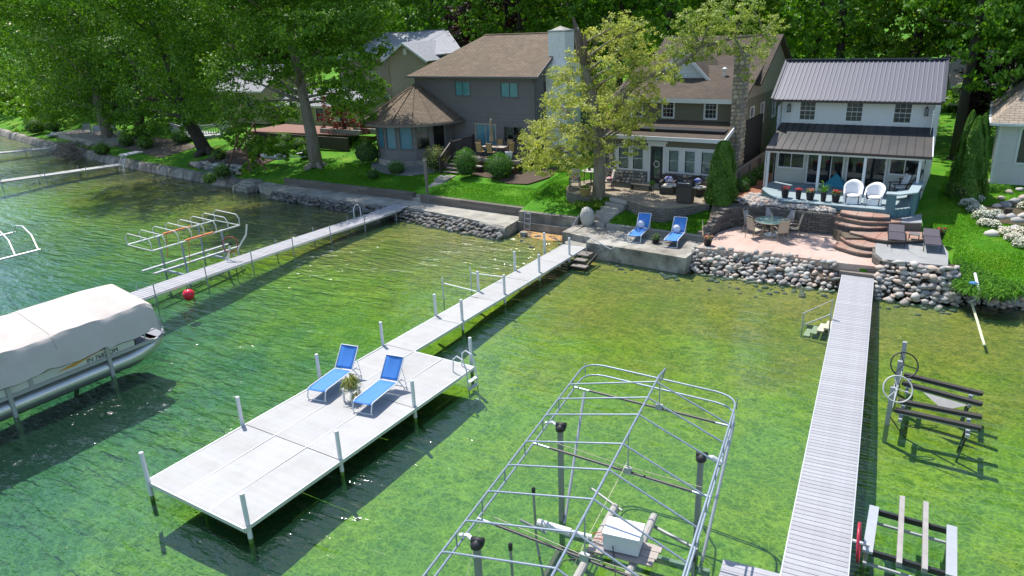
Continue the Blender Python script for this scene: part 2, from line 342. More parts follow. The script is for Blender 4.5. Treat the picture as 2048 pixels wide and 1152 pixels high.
def lot(x, y=None):          # y where the ground starts, and its height law
    if x < -41: y0 = float(np.interp(x, LEFTX, LEFTY)); return y0, lambda t: .5+.13*min(t, 12)
    if x < -20.7: return 34.4, lambda t: .98+.125*min(t, 7.5)
    if x < -17.1: return 32.85, lambda t: 1.0+.23*min(t, 3.6)
    if x < -15.2: return 33.0, lambda t: .6+(0 if t < .1 else .72*min(t-.1, 1.3))+(.12 if t > 1.6 else 0)*1
    if x < -9.95: return 32.5, lambda t: .93+.30*min(t, 1.4)+.33*min(max(t-1.6, 0), 1.2)
    if x < -2.95: return 31.0, lambda t: .85 if t < 4.1 else 1.85
    if x < -.25: return 31.45, lambda t: .70+.125*min(t, 10)
    return float(np.interp(x, [-.25, 2.5, 9, 300], [31.5, 31.9, 33.2, 61])), lambda t: .70+.125*min(t, 10)
def ground_z(x, y):
    y0, f = lot(x); return f(max(y-y0, 0)) if y < 52 else 2.0+max(0, y-60)*.02
def far(y, z):
    b = min(1, max(0, (y-44)/8)); z = z*(1-b)+2.1*b; return z+max(0, y-75)*.055
bx = [-41, -20.7, -17.1, -15.2, -9.95, -2.95, -.25]
xs = sorted(list(np.arange(-700, -120, 30.))+list(np.arange(-120, -42, 3.))+list(np.arange(-42, 4, .4))+list(np.arange(4, 30, 3.))+list(np.arange(30, 320, 30.)))
xs = [x for x in xs if min(abs(x-b) for b in bx) > .05]+[b-.01 for b in bx]+[b+.01 for b in bx]; xs.sort()
ts = [0, .01]+list(np.arange(.2, 6, .2))+list(np.arange(6, 24, 1.))+[30, 45, 70, 110, 170, 300, 700]
V_ = []; nx = len(xs)
for j, t_ in enumerate(ts):
    for x in xs:
        y0, f = lot(x); y = y0+t_
        V_.append((x, y, -1.6 if j == 0 else far(y, f(t_)+(.03*math.sin(x*1.3)*math.sin(y*1.1) if t_ > 1 else 0))))
F_ = [(j*nx+i, j*nx+i+1, (j+1)*nx+i+1, (j+1)*nx+i) for j in range(len(ts)-1) for i in range(nx-1)]
tag(obj('ground', npmesh('ground', np.array(V_), np.array(F_), GRASS, False)), kind='structure')
def gh(x, y): y0, f = lot(x); return far(y, f(max(y-y0, .01)))

# ------------------------------------------------------------------ rocks shared by walls and beds
ROCKM = stone_mat('field_stone', [(.34, .32, .28), (.50, .48, .44), (.26, .26, .255), (.60, .56, .49), (.42, .36, .31), (.19, .19, .195), (.54, .43, .35)])
ROCKD = stone_mat('wet_dark_stone', [(.13, .13, .13), (.20, .19, .18), (.10, .10, .105), (.26, .25, .23), (.17, .15, .13)])
def rockmeshes(name, mat, n=8):
    out = []
    for k in range(n):
        b = MB(); b.blob((0, 0, 0), (1, 1, 1), .26, ICO1 if k % 4 else ICO2, seed=k*7+3); out.append(b.mesh(name, mat, smooth=True))
    return out
RM = rockmeshes('stone', ROCKM); RMD = rockmeshes('stone', ROCKD); RMR = rockmeshes('stone', stone_mat('rose_stone', [(.42, .16, .10), (.38, .2, .15), (.45, .3, .24)]), 3)
def strip(front, back, z0, z1, size, seed, jit=.35, rows=None):
    """rocks packed on a slope between two polylines (lists of (x,y)), z0 at front to z1 at back"""
    rg = random.Random(seed); out = []
    fr = [Vector((*p, 0)) for p in front]; bk = [Vector((*p, 0)) for p in back]
    Ls = [0]
    for a, b in zip(fr, fr[1:]): Ls.append(Ls[-1]+(b-a).length)
    def pt(poly, s):
        tt = s*Ls[-1]
        for i in range(len(Ls)-1):
            if tt <= Ls[i+1] or i == len(Ls)-2:
                k = (tt-Ls[i])/(Ls[i+1]-Ls[i]); return poly[i].lerp(poly[i+1], k)
    wid = math.hypot((bk[0]-fr[0]).length, z1-z0); nr = rows or max(1, round(wid/(size*.60))); nc = int(Ls[-1]/(size*.88))
    for r_ in range(nr):
        for c_ in range(nc):
            s = (c_+.5*(r_ % 2)+rg.uniform(-jit, jit)*.8)/nc; s = min(max(s, 0), 1); k = (r_+.5+rg.uniform(-jit, jit))/nr
            p = pt(fr, s).lerp(pt(bk, s), k); z = z0+(z1-z0)*k
            q = rg.uniform(.5, 1.4)*size/2; out.append((Vector((p.x, p.y, z+rg.uniform(-.02, .03))), (q*rg.uniform(1., 1.55), q*rg.uniform(.8, 1.15), q*rg.uniform(.55, .9)), rg.uniform(0, 6.28), rg.uniform(-.4, .4)))
    return out
def rockthing(name, label, cat, rocks, meshes, mat, extra=None, limit=300):
    c = rocks[0][0]; t = thing(name, label, cat, (c.x, c.y, 0))
    rocks = sorted(rocks, key=lambda r_: (r_[0]-CAM).length); rg = random.Random(len(rocks))
    for p, s, a, b in rocks[:limit]:
        me = rg.choice(meshes if not extra or rg.random() > .06 else extra); obj('stone', me, t, p, (b, b*.5, a), s)
    if len(rocks) > limit:
        mb = MB()
        for p, s, a, b in rocks[limit:]: mb.blob(p, s, .22, ICO1, seed=rg.randrange(9999))
        tag(mb.build('stones', mat, t, True), kind='stuff')
    return t
# core of rubble behind each rock face so no gap shows through
EARTH = M('shade_earth', (.13, .10, .07), .95, var=.4, scale=9, bmp=.8, bscale=30)
MULCH = M('mulch', (.09, .06, .04), .95, var=.5, scale=30, bmp=1, bscale=60)
wf = [at(538, 397, 0), at(612, 408, 0), at(678, 421, 0), at(740, 431, 0), at(805, 441, 0), at(915, 464, 0), at(1003, 479, 0)]
wt = [at(545, 382, .5), at(620, 392, .5), at(690, 404, .5), at(750, 411, .5), at(812, 418, .5), at(918, 437, .5), at(1003, 456, .5)]
fxy = [(p.x, p.y) for p in wf]; txy = [(p.x, p.y) for p in wt]
rk = strip(fxy, txy, -.1, .46, .25, 5)
rockthing('rock_revetment', 'low slope of dark wet stones along the concrete walkway, under the slim dock', 'stone bank', rk, RMD, ROCKD)
# ------------------------------------------------------------------ concrete walkway in front of the grey house
def flat(name, poly, z0, z1, mat, kind='structure'):
    mb = MB(); mb.prism([(p[0], p[1]) for p in poly], z0, z1); return tag(mb.build(name, mat), kind=kind)
wl = [(-43.2, 33.6)]+[(x, y+.12) for x, y in txy]
t = wl+[(-20.55, 31.5), (-20.75, 33.62), (-28.6, 34.02), (-34, 34.05), (-41.2, 34.15), (-43.2, 34.4)]
t = [(x, y) for x, y in t]
flat('concrete_walkway', t, -.9, .56, CONC)
mb = MB()
mb.add([(-21.6, 31.4, .565), (-20.5, 31.25, .565), (-20.35, 30.95, -.3), (-21.7, 31.0, -.3), (-20.58, 33.5, .56), (-20.5, 33.5, -.3)], [(0, 3, 2, 1)])
# front lip of the last bay: rounded concrete nosing
mb = MB(); pr = [(-.0, .0), (-.12, -.02), (-.22, -.10), (-.26, -.25), (-.26, -1.0)]
rows = []
for i, (dx, dz) in enumerate(pr): rows += [(-22.4, 31.52+dx*.4, .562+dz), (-20.55, 31.42+dx, .562+dz)]
mb.add(rows, [(2*i, 2*i+1, 2*i+3, 2*i+2) for i in range(4)]); tag(mb.build('walkway_nosing', CONC), kind='structure')
# timber retaining walls: courses of long blocks
def coursed_wall(name, label, pts, z0, rows_, h, th, L, mat, cap=None, cat='retaining wall', ztop=None):
    t = thing(name, label, cat, (pts[0][0], pts[0][1], z0)); rg = random.Random(len(pts)*3+rows_); unit = MB().box(-.5, .5, -.5, .5, -.5, .5).mesh('block', mat)
    seg = [(Vector((*a, 0)), Vector((*b, 0))) for a, b in zip(pts, pts[1:])]; tot = sum((b-a).length for a, b in seg); n = 0; lim = []
    for r_ in range(rows_):
        s = -(L/2 if r_ % 2 else 0)
        while s < tot-.03:
            a_, b_ = max(s, 0), min(s+L, tot); s += L
            if b_-a_ < .04: continue
            mid = (a_+b_)/2; k = mid
            for p, q in seg:
                l = (q-p).length
                if k <= l or q is seg[-1][1]: break
                k -= l
            c = p.lerp(q, min(k/l, 1)); dr = (q-p).normalized(); zc = z0+(r_+.5)*h
            if ztop and zc > ztop(c.x, c.y): continue
            lim.append((c, zc, dr, b_-a_))
    for c, zc, dr, l in lim[:300]:
        nrm = Vector((-dr.y, dr.x, 0))*rg.uniform(-.012, .012)
        obj('block', unit, t, (c.x+nrm.x, c.y+nrm.y, zc), (0, 0, math.atan2(dr.y, dr.x)), (l-.012, th, h-.012))
    if len(lim) > 300:
        mb = MB()
        for c, zc, dr, l in lim[300:]: mb.obox((c.x, c.y, zc), (l-.012, th, h-.012), math.atan2(dr.y, dr.x))
        tag(mb.build('blocks', mat, t), kind='stuff')
    if cap:
        for (p, q) in seg:
            d = (q-p).normalized()*.02; MB().beam((p.x, p.y, z0+rows_*h+.03), (q.x-d.x, q.y-d.y, z0+rows_*h+.03), th+.08, .06).build('cap', cap, t)
    return t
TIMB = M('grey_landscape_timber', (.19, .165, .14), .9, var=.35, scale=3, bmp=.6, bscale=18, orand=.3, stretch=(.3, 1, 1))
coursed_wall('timber_wall', 'long grey block retaining wall holding the shaded lawn behind the lakeside walkway', [(-41.0, 34.28), (-34.5, 34.2), (-29.2, 34.22)], .5, 3, .18, .3, 1.6, TIMB)
coursed_wall('timber_wall', 'grey block retaining wall holding the sunny lawn right of the garden steps', [(-28.45, 34.0), (-24.6, 33.82), (-20.75, 33.62)], .5, 3, .18, .3, 1.6, TIMB)
tag(MB().box(-29.2, -28.45, 34.05, 34.7, .5, .74).box(-29.2, -28.45, 34.36, 34.9, .5, .92).build('garden_step', CONC), 'low concrete step filling the gap between the two grey block walls by the lamp post', 'step')
t = thing('inlet_wall', 'stained stepped concrete wall behind the little sandy inlet, metal ladder against it', 'wall', (-18.8, 32.7, 0))
MB().box(-20.7, -17.05, 32.55, 33.0, -.6, .52).build('lower_ledge', CONCW, t); MB().box(-20.62, -17.0, 32.72, 33.05, .52, 1.06).build('upper_wall', CONCW, t)
MB().box(-17.1, -16.6, 31.2, 33.1, -.6, .70).build('side_wall', CONCW, t)
t = thing('wall_ladder', 'small grey metal ladder leaning on the concrete wall of the sandy inlet', 'ladder', (-19.9, 32.3, 0))
for dx in (-.18, .18): MB().tube([(-19.9+dx, 32.35, .02), (-19.9+dx, 32.52, 1.25)], .02, 6).build('side_rail', ALU, t)
for k in range(4): MB().tube([(-20.08, 32.38+k*.04, .22+k*.28), (-19.72, 32.38+k*.04, .22+k*.28)], .016, 6).build('rung', ALU, t)
tag(MB().obox((-19.8, 31.85, .12), (.36, .26, .14), .3).obox((-19.8, 31.85, .2), (.38, .28, .03), .3).build('stepping_block', CONC), 'loose grey concrete block lying on the sand below the wall ladder', 'block')
tag(MB().add([(-20.2, 32.5, .10), (-17.0, 32.5, .10), (-17.0, 31.9, .045), (-18.4, 31.6, -.02), (-20.2, 31.9, .03)], [(0, 4, 3, 2, 1)]).build('beach_sand', M('orange_sand', (.46, .27, .10), .95, var=.2, scale=14, bmp=.5)), kind='structure')
# left seawall, sloping, old concrete
sw = thing('seawall', 'long stained concrete seawall curving along the shaded shore on the left', 'seawall', (-60, 35, 0))
xx = [-139, -120, -102.8, -89.6, -78.6, -64.4, -55, -45.8, -43.2]
for a, b in zip(xx, xx[1:]):
    mb = MB(); ya, yb = float(shore(a)), float(shore(b)); n = max(2, int((b-a)/1.5))
    prof = [(-.12, -1.2), (0, .0), (.2, .42), (.32, .56), (.75, .60), (.8, .2)]; rows = []
    for i in range(n+1):
        k = i/n; x = a+(b-a)*k; y = ya+(yb-ya)*k
        for dy, dz in prof: rows.append((x, y+dy+.03*math.sin(i*1.7), dz+.02*math.sin(i*2.3+dy)))
    P_ = len(prof); mb.add(rows, [(i*P_+j, (i+1)*P_+j, (i+1)*P_+j+1, i*P_+j+1) for i in range(n) for j in range(P_-1)]); mb.build('wall_bay', CONCW, sw)
t = thing('seawall_steps', 'short flight of concrete steps cut into the seawall near the start of the walkway', 'steps', (-44.4, 33.4, 0))
for k in range(4): MB().box(-45.1, -43.9, 33.05+k*.22, 34.6, -.4 if k == 0 else .02+k*.16, .17+k*.155).build('step', CONC, t)
for dx in (-45.3, -43.85): MB().prism([(dx, 32.95), (dx+.18, 32.95), (dx+.18, 34.5), (dx, 34.5)], -.6, lambda x, y: .35+.28*(y-32.95)/1.5).build('cheek', CONC, t)

# ------------------------------------------------------------------ concrete platform with blue loungers
flat('concrete_platform', [(-16.5, 30.95), (-16.35, 33.05), (-15.3, 32.9), (-9.95, 32.55), (-10.05, 29.58), (-11.33, 29.68), (-15.11, 29.94), (-15.2, 30.7)], -.9, .76, None)
o = COL.objects['concrete_platform'] if 'concrete_platform' in COL.objects else None
PLAT = M('platform_concrete', (.42, .40, .35), .9, var=.2, scale=2.0, bmp=.5, bscale=26, dirt=.92, tint=(.26, .24, .20)); bpy.data.objects['concrete_platform'].data.materials.append(PLAT)
flat('platform_step', [(-16.6, 30.55), (-16.5, 30.94), (-15.22, 30.7), (-15.2, 30.1), (-16.3, 30.2)], -.9, .42, CONC)
t = coursed_wall('low_wall', 'low concrete kerb wall between the blue loungers and the small lawn', [(-15.25, 32.6), (-10.05, 32.42)], .75, 1, .26, .24, 1.75, CONC, cat='low wall')
FLAG = stone_mat('grey_step_stone', [(.34, .32, .28), (.42, .39, .34), (.28, .265, .235)])
t = thing('garden_stair', 'grey stone steps climbing from the concrete platform to the brick patio by the oak', 'stairs', (-15.8, 33, .75))
for k in range(6):
    x = -15.95+.13*k; y = 32.85+.27*k+(.1 if k > 1 else 0); MB().obox((x, y+.25, .86+k*.185), (1.25, .62, .19), -.25).build('step', FLAG, t)
# ------------------------------------------------------------------ brick patio of the middle house
PAT2 = brick_mat('tan_pavers', (.36, .29, .20), (.27, .22, .16), (.13, .11, .085), .22, .11, .006, dirt=.4, stain=(.16, .14, .10))
BLOCKS = brick_mat('edging_blocks', (.20, .18, .15), (.14, .13, .115), (.05, .045, .04), .34, .13, .012, bmp=.8)
p2 = [(-19.0, 35.2), (-18.6, 34.6), (-17.9, 34.3), (-17.2, 34.35), (-16.4, 34.7), (-15.5, 34.55), (-14.7, 34.0), (-13.9, 33.55), (-13.2, 33.25), (-12.5, 33.25), (-12.0, 33.7), (-11.4, 34.4), (-10.75, 34.9), (-10.75, 37.75), (-18.9, 37.75), (-19.4, 36.4)]
flat('brick_patio', p2, 1.0, 1.90, BLOCKS); flat('brick_patio_paving', [(x*.996-.06, y*.996+.14) for x, y in p2], 1.901, 1.955, PAT2)
# ------------------------------------------------------------------ rose paver patio of the white cottage
PAV = brick_mat('rose_pavers', (.56, .38, .31), (.47, .33, .27), (.30, .24, .20), .22, .15, .006, stain=(.50, .42, .36))
p3 = [(-9.9, 30.55), (-9.75, 33.4), (-9.3, 34.6), (-8.6, 35.1), (-6.6, 34.95), (-5.0, 35.1), (-2.8, 34.2), (-2.3, 31.4), (-2.4, 31.1), (-3.8, 30.95), (-5.6, 31.0), (-7.6, 30.75)]
flat('paver_patio', p3, -.5, 1.0, PAV)
WALLST = stone_mat('dark_wall_block', [(.11, .10, .09), (.17, .155, .13), (.08, .075, .07), (.14, .125, .11)])
cw = [(-9.98, 32.1), (-9.98, 33.0), (-9.9, 33.7), (-9.65, 34.3), (-9.25, 34.8), (-8.7, 35.1), (-8.0, 35.17), (-7.0, 35.1), (-6.0, 35.06), (-4.95, 35.12)]
coursed_wall('curved_retaining_wall', 'curved dark dry-stone wall behind the glass table on the rose paver patio', cw, .98, 8, .125, .26, .34, WALLST,
             ztop=lambda x, y: 2.05 if y > 34.2 else 1.15+(y-32.1)*.42)
tag(MB().prism([(-10.2, 32.6), (-10.1, 33.2), (-9.95, 34.3), (-9.4, 35.1), (-8.8, 35.45), (-4.6, 35.4), (-4.6, 37), (-11, 37), (-10.6, 34.9)], .8, lambda x, y: 1.1+(min(y, 34.8)-32.6)*.38).build('bank_earth', EARTH), kind='structure')
t = thing('side_steps', 'row of tan stepping blocks climbing between the curved dark wall and the small lawn', 'steps', (-10.3, 32.4, 1))
for k in range(6): MB().obox((-10.28+.07*k, 32.75+.40*k, 1.06+k*.15), (.46, .42, .16), R(-12)+.06*k).build('block', M('tan_block', (.30, .25, .19), .9, var=.2, orand=.3), t)
# flagstone stair, surveyed outlines from zoomed photograph
def z2(x, y): return 1500+x/3.389, 380+y/3.389
RED = M('red_flagstone', (.40, .225, .165), .85, var=.22, scale=4, bmp=.4, bscale=18, orand=.22, tint=(.34, .24, .19))
GREYF = M('grey_flagstone', (.32, .325, .32), .85, var=.12, scale=3, bmp=.4, bscale=18, orand=.15)
t = thing('flagstone_stair', 'curving flight of red flagstone steps rising from the rose patio to the blue-green deck', 'stairs', (-4, 33, 1))
STEPS = [(1.18, [(566, 372), (640, 398), (735, 424), (835, 432)], [(590, 350), (690, 378), (770, 398), (840, 407)]),
 (1.36, [(612, 318), (670, 356), (760, 380), (852, 388)], [(640, 300), (700, 322), (790, 345), (860, 352)]),
 (1.55, [(672, 284), (760, 306), (850, 330), (990, 345), (1200, 330)], [(700, 268), (800, 276), (900, 283), (1040, 286), (1215, 296)]),
 (1.74, [(572, 218), (660, 244), (760, 252), (850, 254), (940, 250)], [(600, 205), (680, 210), (760, 218), (860, 226), (942, 236)]),
 (1.93, [(518, 158), (620, 186), (740, 212), (870, 218), (1025, 218), (1168, 222)], [(540, 146), (650, 168), (740, 176), (860, 186), (1020, 196), (1165, 172)]),
 (2.12, [(608, 150), (720, 172), (830, 182), (948, 184)], [(620, 132), (740, 138), (840, 146), (950, 156)])]
for z, fr_, bk_ in STEPS:
    fr = [at(*z2(*p), z) for p in fr_]; bk = [at(*z2(*p), z) for p in bk_]; bk = [b+(b-f)*.25 for f, b in zip(fr, bk)]
    ds = [(f-b).normalized()*.03 for f, b in zip(fr, bk)]
    MB().prism([(p.x-d.x*1.2, p.y-d.y*1.2) for p, d in zip(fr, ds)]+[(p.x, p.y) for p in bk[::-1]], .9, z-.055).build('riser', WALLST, t)
    for i in range(len(fr)-1):
        g = .012; f0, f1, b0, b1 = fr[i], fr[i+1], bk[i], bk[i+1]
        P_ = [f0.lerp(f1, g), f0.lerp(f1, .5)+(f0-b0)*.05, f0.lerp(f1, 1-g), b0.lerp(b1, 1-g), b0.lerp(b1, g)]
        MB().prism([(p.x, p.y) for p in P_], z-.055+.001*i, z+.004*(i % 2)).build('flagstone', RED if not (z > 1.9 and z < 2 and i == 4) else GREYF, t)
tag(MB().prism([(-4.9, 34.6), (-4.2, 33.2), (-1.3, 34.2), (-1.2, 35.3), (-4.9, 35.3)], .9, 1.45).build('stair_bank', EARTH), kind='structure')
# grey flagstone terrace with dark loungers
gp = [at(*z2(*p), 1.38) for p in [(850, 368), (880, 340), (940, 330), (1060, 330), (1190, 338), (1310, 370), (1345, 430), (1342, 512), (1220, 502), (1090, 492), (980, 478), (900, 468), (852, 430)]]
gp2 = [(p.x, p.y) for p in gp]
GW = thing('flagstone_terrace', 'raised grey flagstone terrace with rounded block side where the two dark loungers stand', 'terrace', (gp[0].x, gp[0].y, .9))
cx, cy = sum(p[0] for p in gp2)/13, sum(p[1] for p in gp2)/13
inn = [(cx+(x-cx)*.955, cy+(y-cy)*.955) for x, y in gp2]; MB().prism(inn, -.2, 1.32).build('base', WALLST, GW)
rgx = sorted(p[0] for p in gp2); 
for k in range(13):
    a, b = gp2[k], gp2[(k+1) % 13]; r1 = .5
    ia = (cx+(a[0]-cx)*r1, cy+(a[1]-cy)*r1); ib = (cx+(b[0]-cx)*r1, cy+(b[1]-cy)*r1)
    if k % 2 == 0 and k < 12:
        c_ = gp2[(k+2) % 13]; ic = (cx+(c_[0]-cx)*r1, cy+(c_[1]-cy)*r1)
        MB().prism([a, b, c_, ic, ia], 1.32, 1.38+.003*(k % 3)).build('flagstone', GREYF, GW)
    elif k == 12: MB().prism([a, b, ib, ia], 1.32, 1.38).build('flagstone', GREYF, GW)
ic = [(cx+(x-cx)*.49, cy+(y-cy)*.49) for x, y in gp2]
MB().prism(ic[0:5]+[(cx, cy)], 1.32, 1.382).build('flagstone', GREYF, GW); MB().prism([(cx+.01, cy-.01)]+ic[4:9], 1.32, 1.386).build('flagstone', GREYF, GW); MB().prism([(cx-.01, cy-.02)]+ic[8:13]+ic[0:1], 1.32, 1.38).build('flagstone', GREYF, GW)
ub = MB().box(-.5, .5, -.5, .5, -.5, .5).mesh('block', WALLST)
for r_ in range(4):
    pl = [gp2[k] for k in (1, 0, 12, 11, 10)]
    for (a, b) in zip(pl, pl[1:]):
        l = math.hypot(b[0]-a[0], b[1]-a[1]); n = max(1, round(l/.3))
        for i in range(n):
            k = (i+.5)/n; obj('block', ub, GW, (a[0]+(b[0]-a[0])*k, a[1]+(b[1]-a[1])*k, 1.26-r_*.115), (0, 0, math.atan2(b[1]-a[1], b[0]-a[0])), (l/n-.015, .2, .105))
t = thing('dock_steps', 'two wide grey timber steps from the rose paver patio down to the right dock', 'steps', (-3.2, 31, .6))
MB().box(-4.0, -2.45, 31.02, 31.34, .5, .86).build('tread', WOODG, t); MB().box(-3.95, -2.5, 30.72, 31.012, .4, .72).build('tread', WOODG, t)
# rock banks right side
rk = strip([(-10.0, 30.05), (-7.0, 30.15), (-4.6, 30.25), (-3.85, 30.35)], [(-10.05, 30.75), (-7.4, 30.95), (-5.5, 31.15), (-4.0, 31.1)], -.12, 1.06, .25, 9)
rockthing('stone_bank', 'bank of pale rounded boulders below the rose paver patio, left of the right dock', 'stone bank', rk, RM, ROCKM)
rk = strip([(-2.6, 30.1), (-1.3, 30.15), (-.2, 30.3), (.55, 30.7)], [(-2.5, 30.95), (-1.4, 30.98), (-.35, 31.02), (.15, 31.5)], -.12, 1.34, .27, 12)
rockthing('stone_bank', 'bank of pale rounded boulders under the grey flagstone terrace, right of the right dock', 'stone bank', rk, RM, ROCKM)
rk = strip([(.3, 30.85), (1.4, 31.0), (3.2, 31.35)], [(.3, 31.35), (1.4, 31.5), (3.2, 31.85)], -.1, .42, .22, 14)
rockthing('stone_bank', 'low scatter of small stones at the water edge below the daylilies on the far right', 'stone bank', rk, RM, ROCKM)
mb = MB(); mb.prism([(-10.05, 30.4), (-4.0, 30.55), (-4.0, 31.2), (-10.0, 30.9)], -1, lambda x, y: .35 if y < 30.6 else .85); mb.prism([(-2.45, 30.5), (.2, 30.75), (.2, 31.6), (-2.45, 31.4)], -1, lambda x, y: .5 if y < 31 else 1.3); tag(mb.build('bank_core', EARTH), kind='structure')
tag(MB().obox((2.4, 31.75, .45), (3.2, .36, .4), .12).build('kerb_wall', CONC), 'weathered concrete kerb behind the small stones at the right edge', 'kerb')
rk = strip([(-9.35, 35.25), (-8.0, 35.3), (-6.5, 35.22), (-4.9, 35.2)], [(-9.1, 36.3), (-8.3, 36.0), (-7.0, 35.55), (-5.2, 35.45)], 2.02, 2.16, .19, 21)
rk += strip([(-9.7, 35.3), (-8.8, 35.6)], [(-9.2, 36.7), (-8.7, 36.5)], 2.1, 2.25, .24, 22)
rockthing('rock_border', 'heap of pale cobbles between the curved dark wall and the blue-green deck', 'rock border', rk, RM, ROCKM, RMR)
tag(MB().prism([(-10.0, 34.9), (-9.3, 35.15), (-8, 35.3), (-5, 35.2), (-4.6, 35.5), (-4.9, 36), (-10.4, 37.5), (-10.4, 35.5)], 1.5, 2.0).build('border_soil', EARTH), kind='structure')
# brick side path between the houses
SIDEB = brick_mat('orange_brick', (.36, .13, .06), (.28, .11, .055), (.14, .08, .05), .2, .1, .006)
flat('brick_side_path', [(-10.1, 36.2), (-8.95, 36.4), (-9.1, 48), (-10.3, 48)], 1.6, 2.08, SIDEB)
flat('patio_door_step', [(-19.5, 41), (-17.9, 41), (-17.9, 37.2), (-19.5, 37.2)], 1.5, 1.8, PAT2)
# ================================================================== houses
class Wall:
    def __init__(s, A, B):
        s.A = Vector((A[0], A[1], 0)); s.B = Vector((B[0], B[1], 0)); s.L = (s.B-s.A).length; s.d = (s.B-s.A).normalized(); s.n = Vector((s.d.y, -s.d.x, 0))
    def p(s, u, z, o=0): q = s.A+s.d*u+s.n*o; return Vector((q.x, q.y, z))
    def ux(s, x): return (x-s.A.x)/s.d.x        # u of a given world x
    def box(s, mb, u0, u1, z0, z1, o0, o1):
        vs = [s.p(u, z, o) for z in (z0, z1) for o in (o0, o1) for u in (u0, u1)]
        return mb.add(vs, [(0, 1, 3, 2), (4, 6, 7, 5), (0, 4, 5, 1), (2, 3, 7, 6), (0, 2, 6, 4), (1, 5, 7, 3)])
def siding(mb, w_, z0, z1, holes=(), h=.12, lap=.018, zt=None, u0=0, u1=None):
    u1 = w_.L if u1 is None else u1
    zs = sorted(set([z0, z1]+[z0+i*h for i in range(int((z1-z0)/h)+1)]+[z for q in holes for z in q[2:4] if z0 < z < z1]))
    def rng(z):
        if not zt: return u0, u1
        ok = [u0+(u1-u0)*i/200 for i in range(201) if zt(u0+(u1-u0)*i/200) >= z-1e-6]
        return (ok[0], ok[-1]) if ok else None
    for a, b in zip(zs, zs[1:]):
        if b-a < .004: continue
        ra, rb = rng(a), rng(b)
        if not ra: continue
        if not rb: rb = ((ra[0]+ra[1])/2,)*2
        m_ = (a+b)/2; cut = sorted([(q[0], q[1]) for q in holes if q[2]-1e-4 < m_ < q[3]+1e-4]); ia = (a-z0) % h; oa = lap*(1-ia/h); ob = max(0, lap*(1-(ia+b-a)/h)); cur = ra[0]; segs = []
        for c0, c1 in cut: 
            if c0 > cur: segs.append((cur, c0))
            cur = max(cur, c1)
        if cur < ra[1]: segs.append((cur, ra[1]))
        for i, (s0, s1) in enumerate(segs):
            t0 = rb[0] if abs(s0-ra[0]) < 1e-6 else s0; t1 = rb[1] if abs(s1-ra[1]) < 1e-6 else s1
            mb.add([w_.p(s0, a, oa), w_.p(s1, a, oa), w_.p(t1, b, ob), w_.p(t0, b, ob), w_.p(s0, a, -.02), w_.p(s1, a, -.02)], [(0, 1, 2, 3), (4, 5, 1, 0)])
    return mb
def window(par, w_, u0, u1, z0, z1, fm, pm, nx=1, nz=1, fw=.07, sash=False, mull=0, name='window', blind=None, out=.04, mw=.012, doorlike=False):
    mb = MB()
    w_.box(mb, u0-fw, u0, z0-fw, z1+fw, -.06, out); w_.box(mb, u1, u1+fw, z0-fw, z1+fw, -.06, out); w_.box(mb, u0, u1, z1, z1+fw, -.06, out-.003)
    w_.box(mb, u0, u1, z0-fw, z0, -.06, out+.02)
    fr = mb.build(name, fm, par); n = mull+1; du = (u1-u0)/n
    for i in range(n):
        a = u0+i*du+(.02 if i else 0); b = u0+(i+1)*du-(.02 if i < n-1 else 0)
        if sash: rows_ = [(z0, (z0+z1)/2-.015), ((z0+z1)/2+.015, z1)]
        else: rows_ = [(z0, z1)]
        for k, (c, d) in enumerate(rows_):
            pb = MB(); o_ = -.035-.012*(k); pb.add([w_.p(a, c, o_), w_.p(b, c, o_), w_.p(b, d, o_), w_.p(a, d, o_)], [(0, 1, 2, 3)]); pb.build('pane', pm, fr)
        if i < n-1: w_.box(MB(), b, b+.04, z0, z1, -.05, .01).build('mullion', fm, fr)
    if sash: w_.box(MB(), u0, u1, (z0+z1)/2-.015, (z0+z1)/2+.015, -.04, 0).build('meeting_rail', fm, fr)
    mb = MB()
    for i in range(1, nx): u = u0+(u1-u0)*i/nx; w_.box(mb, u-mw/2, u+mw/2, z0, z1, -.045, -.018)
    for i in range(1, nz): z = z0+(z1-z0)*i/nz; w_.box(mb, u0, u1, z-mw/2, z+mw/2, -.043, -.02)
    if mb.v: mb.build('glazing_bars', fm, fr)
    if blind:
        mb = MB(); zz = z0+.03
        while zz < z1-.03: w_.box(mb, u0+.02, u1-.02, zz, zz+.052, -.07, -.055); zz += .07
        mb.build('blind', blind, fr)
    w_.box(MB(), u0-.01, u1+.01, z0-.01, z1+.01, -.32, -.30).build('room_dark', DARKROOM, fr)
    return fr
def glassmat(name, col, mixv=.35, rough=.03):
    m_, t, out = newmat(name); tr = nd(t, 'ShaderNodeBsdfTransparent', i={0: (.8, .9, .9, 1)}); df = nd(t, 'ShaderNodeBsdfDiffuse', i={0: c4(col)}); gl = nd(t, 'ShaderNodeBsdfGlossy', i={'Roughness': rough})
    a = nd(t, 'ShaderNodeMixShader', i={0: mixv}); t.links.new(tr.outputs[0], a.inputs[1]); t.links.new(df.outputs[0], a.inputs[2])
    n_ = bump(t, noise(t, 1.2, coords(t), 2), .06, .1); t.links.new(n_, gl.inputs['Normal'])
    fr = nd(t, 'ShaderNodeFresnel', i={0: 1.7}); b = t.nodes.new('ShaderNodeMixShader'); t.links.new(fr.outputs[0], b.inputs[0]); t.links.new(a.outputs[0], b.inputs[1]); t.links.new(gl.outputs[0], b.inputs[2]); t.links.new(b.outputs[0], out.inputs[0]); return m_
DARKROOM = M('dark_interior', (.02, .022, .025), .9, var=.5, scale=2)
PANE = glassmat('window_glass', (.03, .04, .045), .10); TEALG = glassmat('teal_reflection_glass', (.10, .34, .36), .85, .08); TEALD = glassmat('blue_reflection_glass', (.09, .27, .36), .8, .06)  # teal and blue panes have the turquoise reflection put into their colour
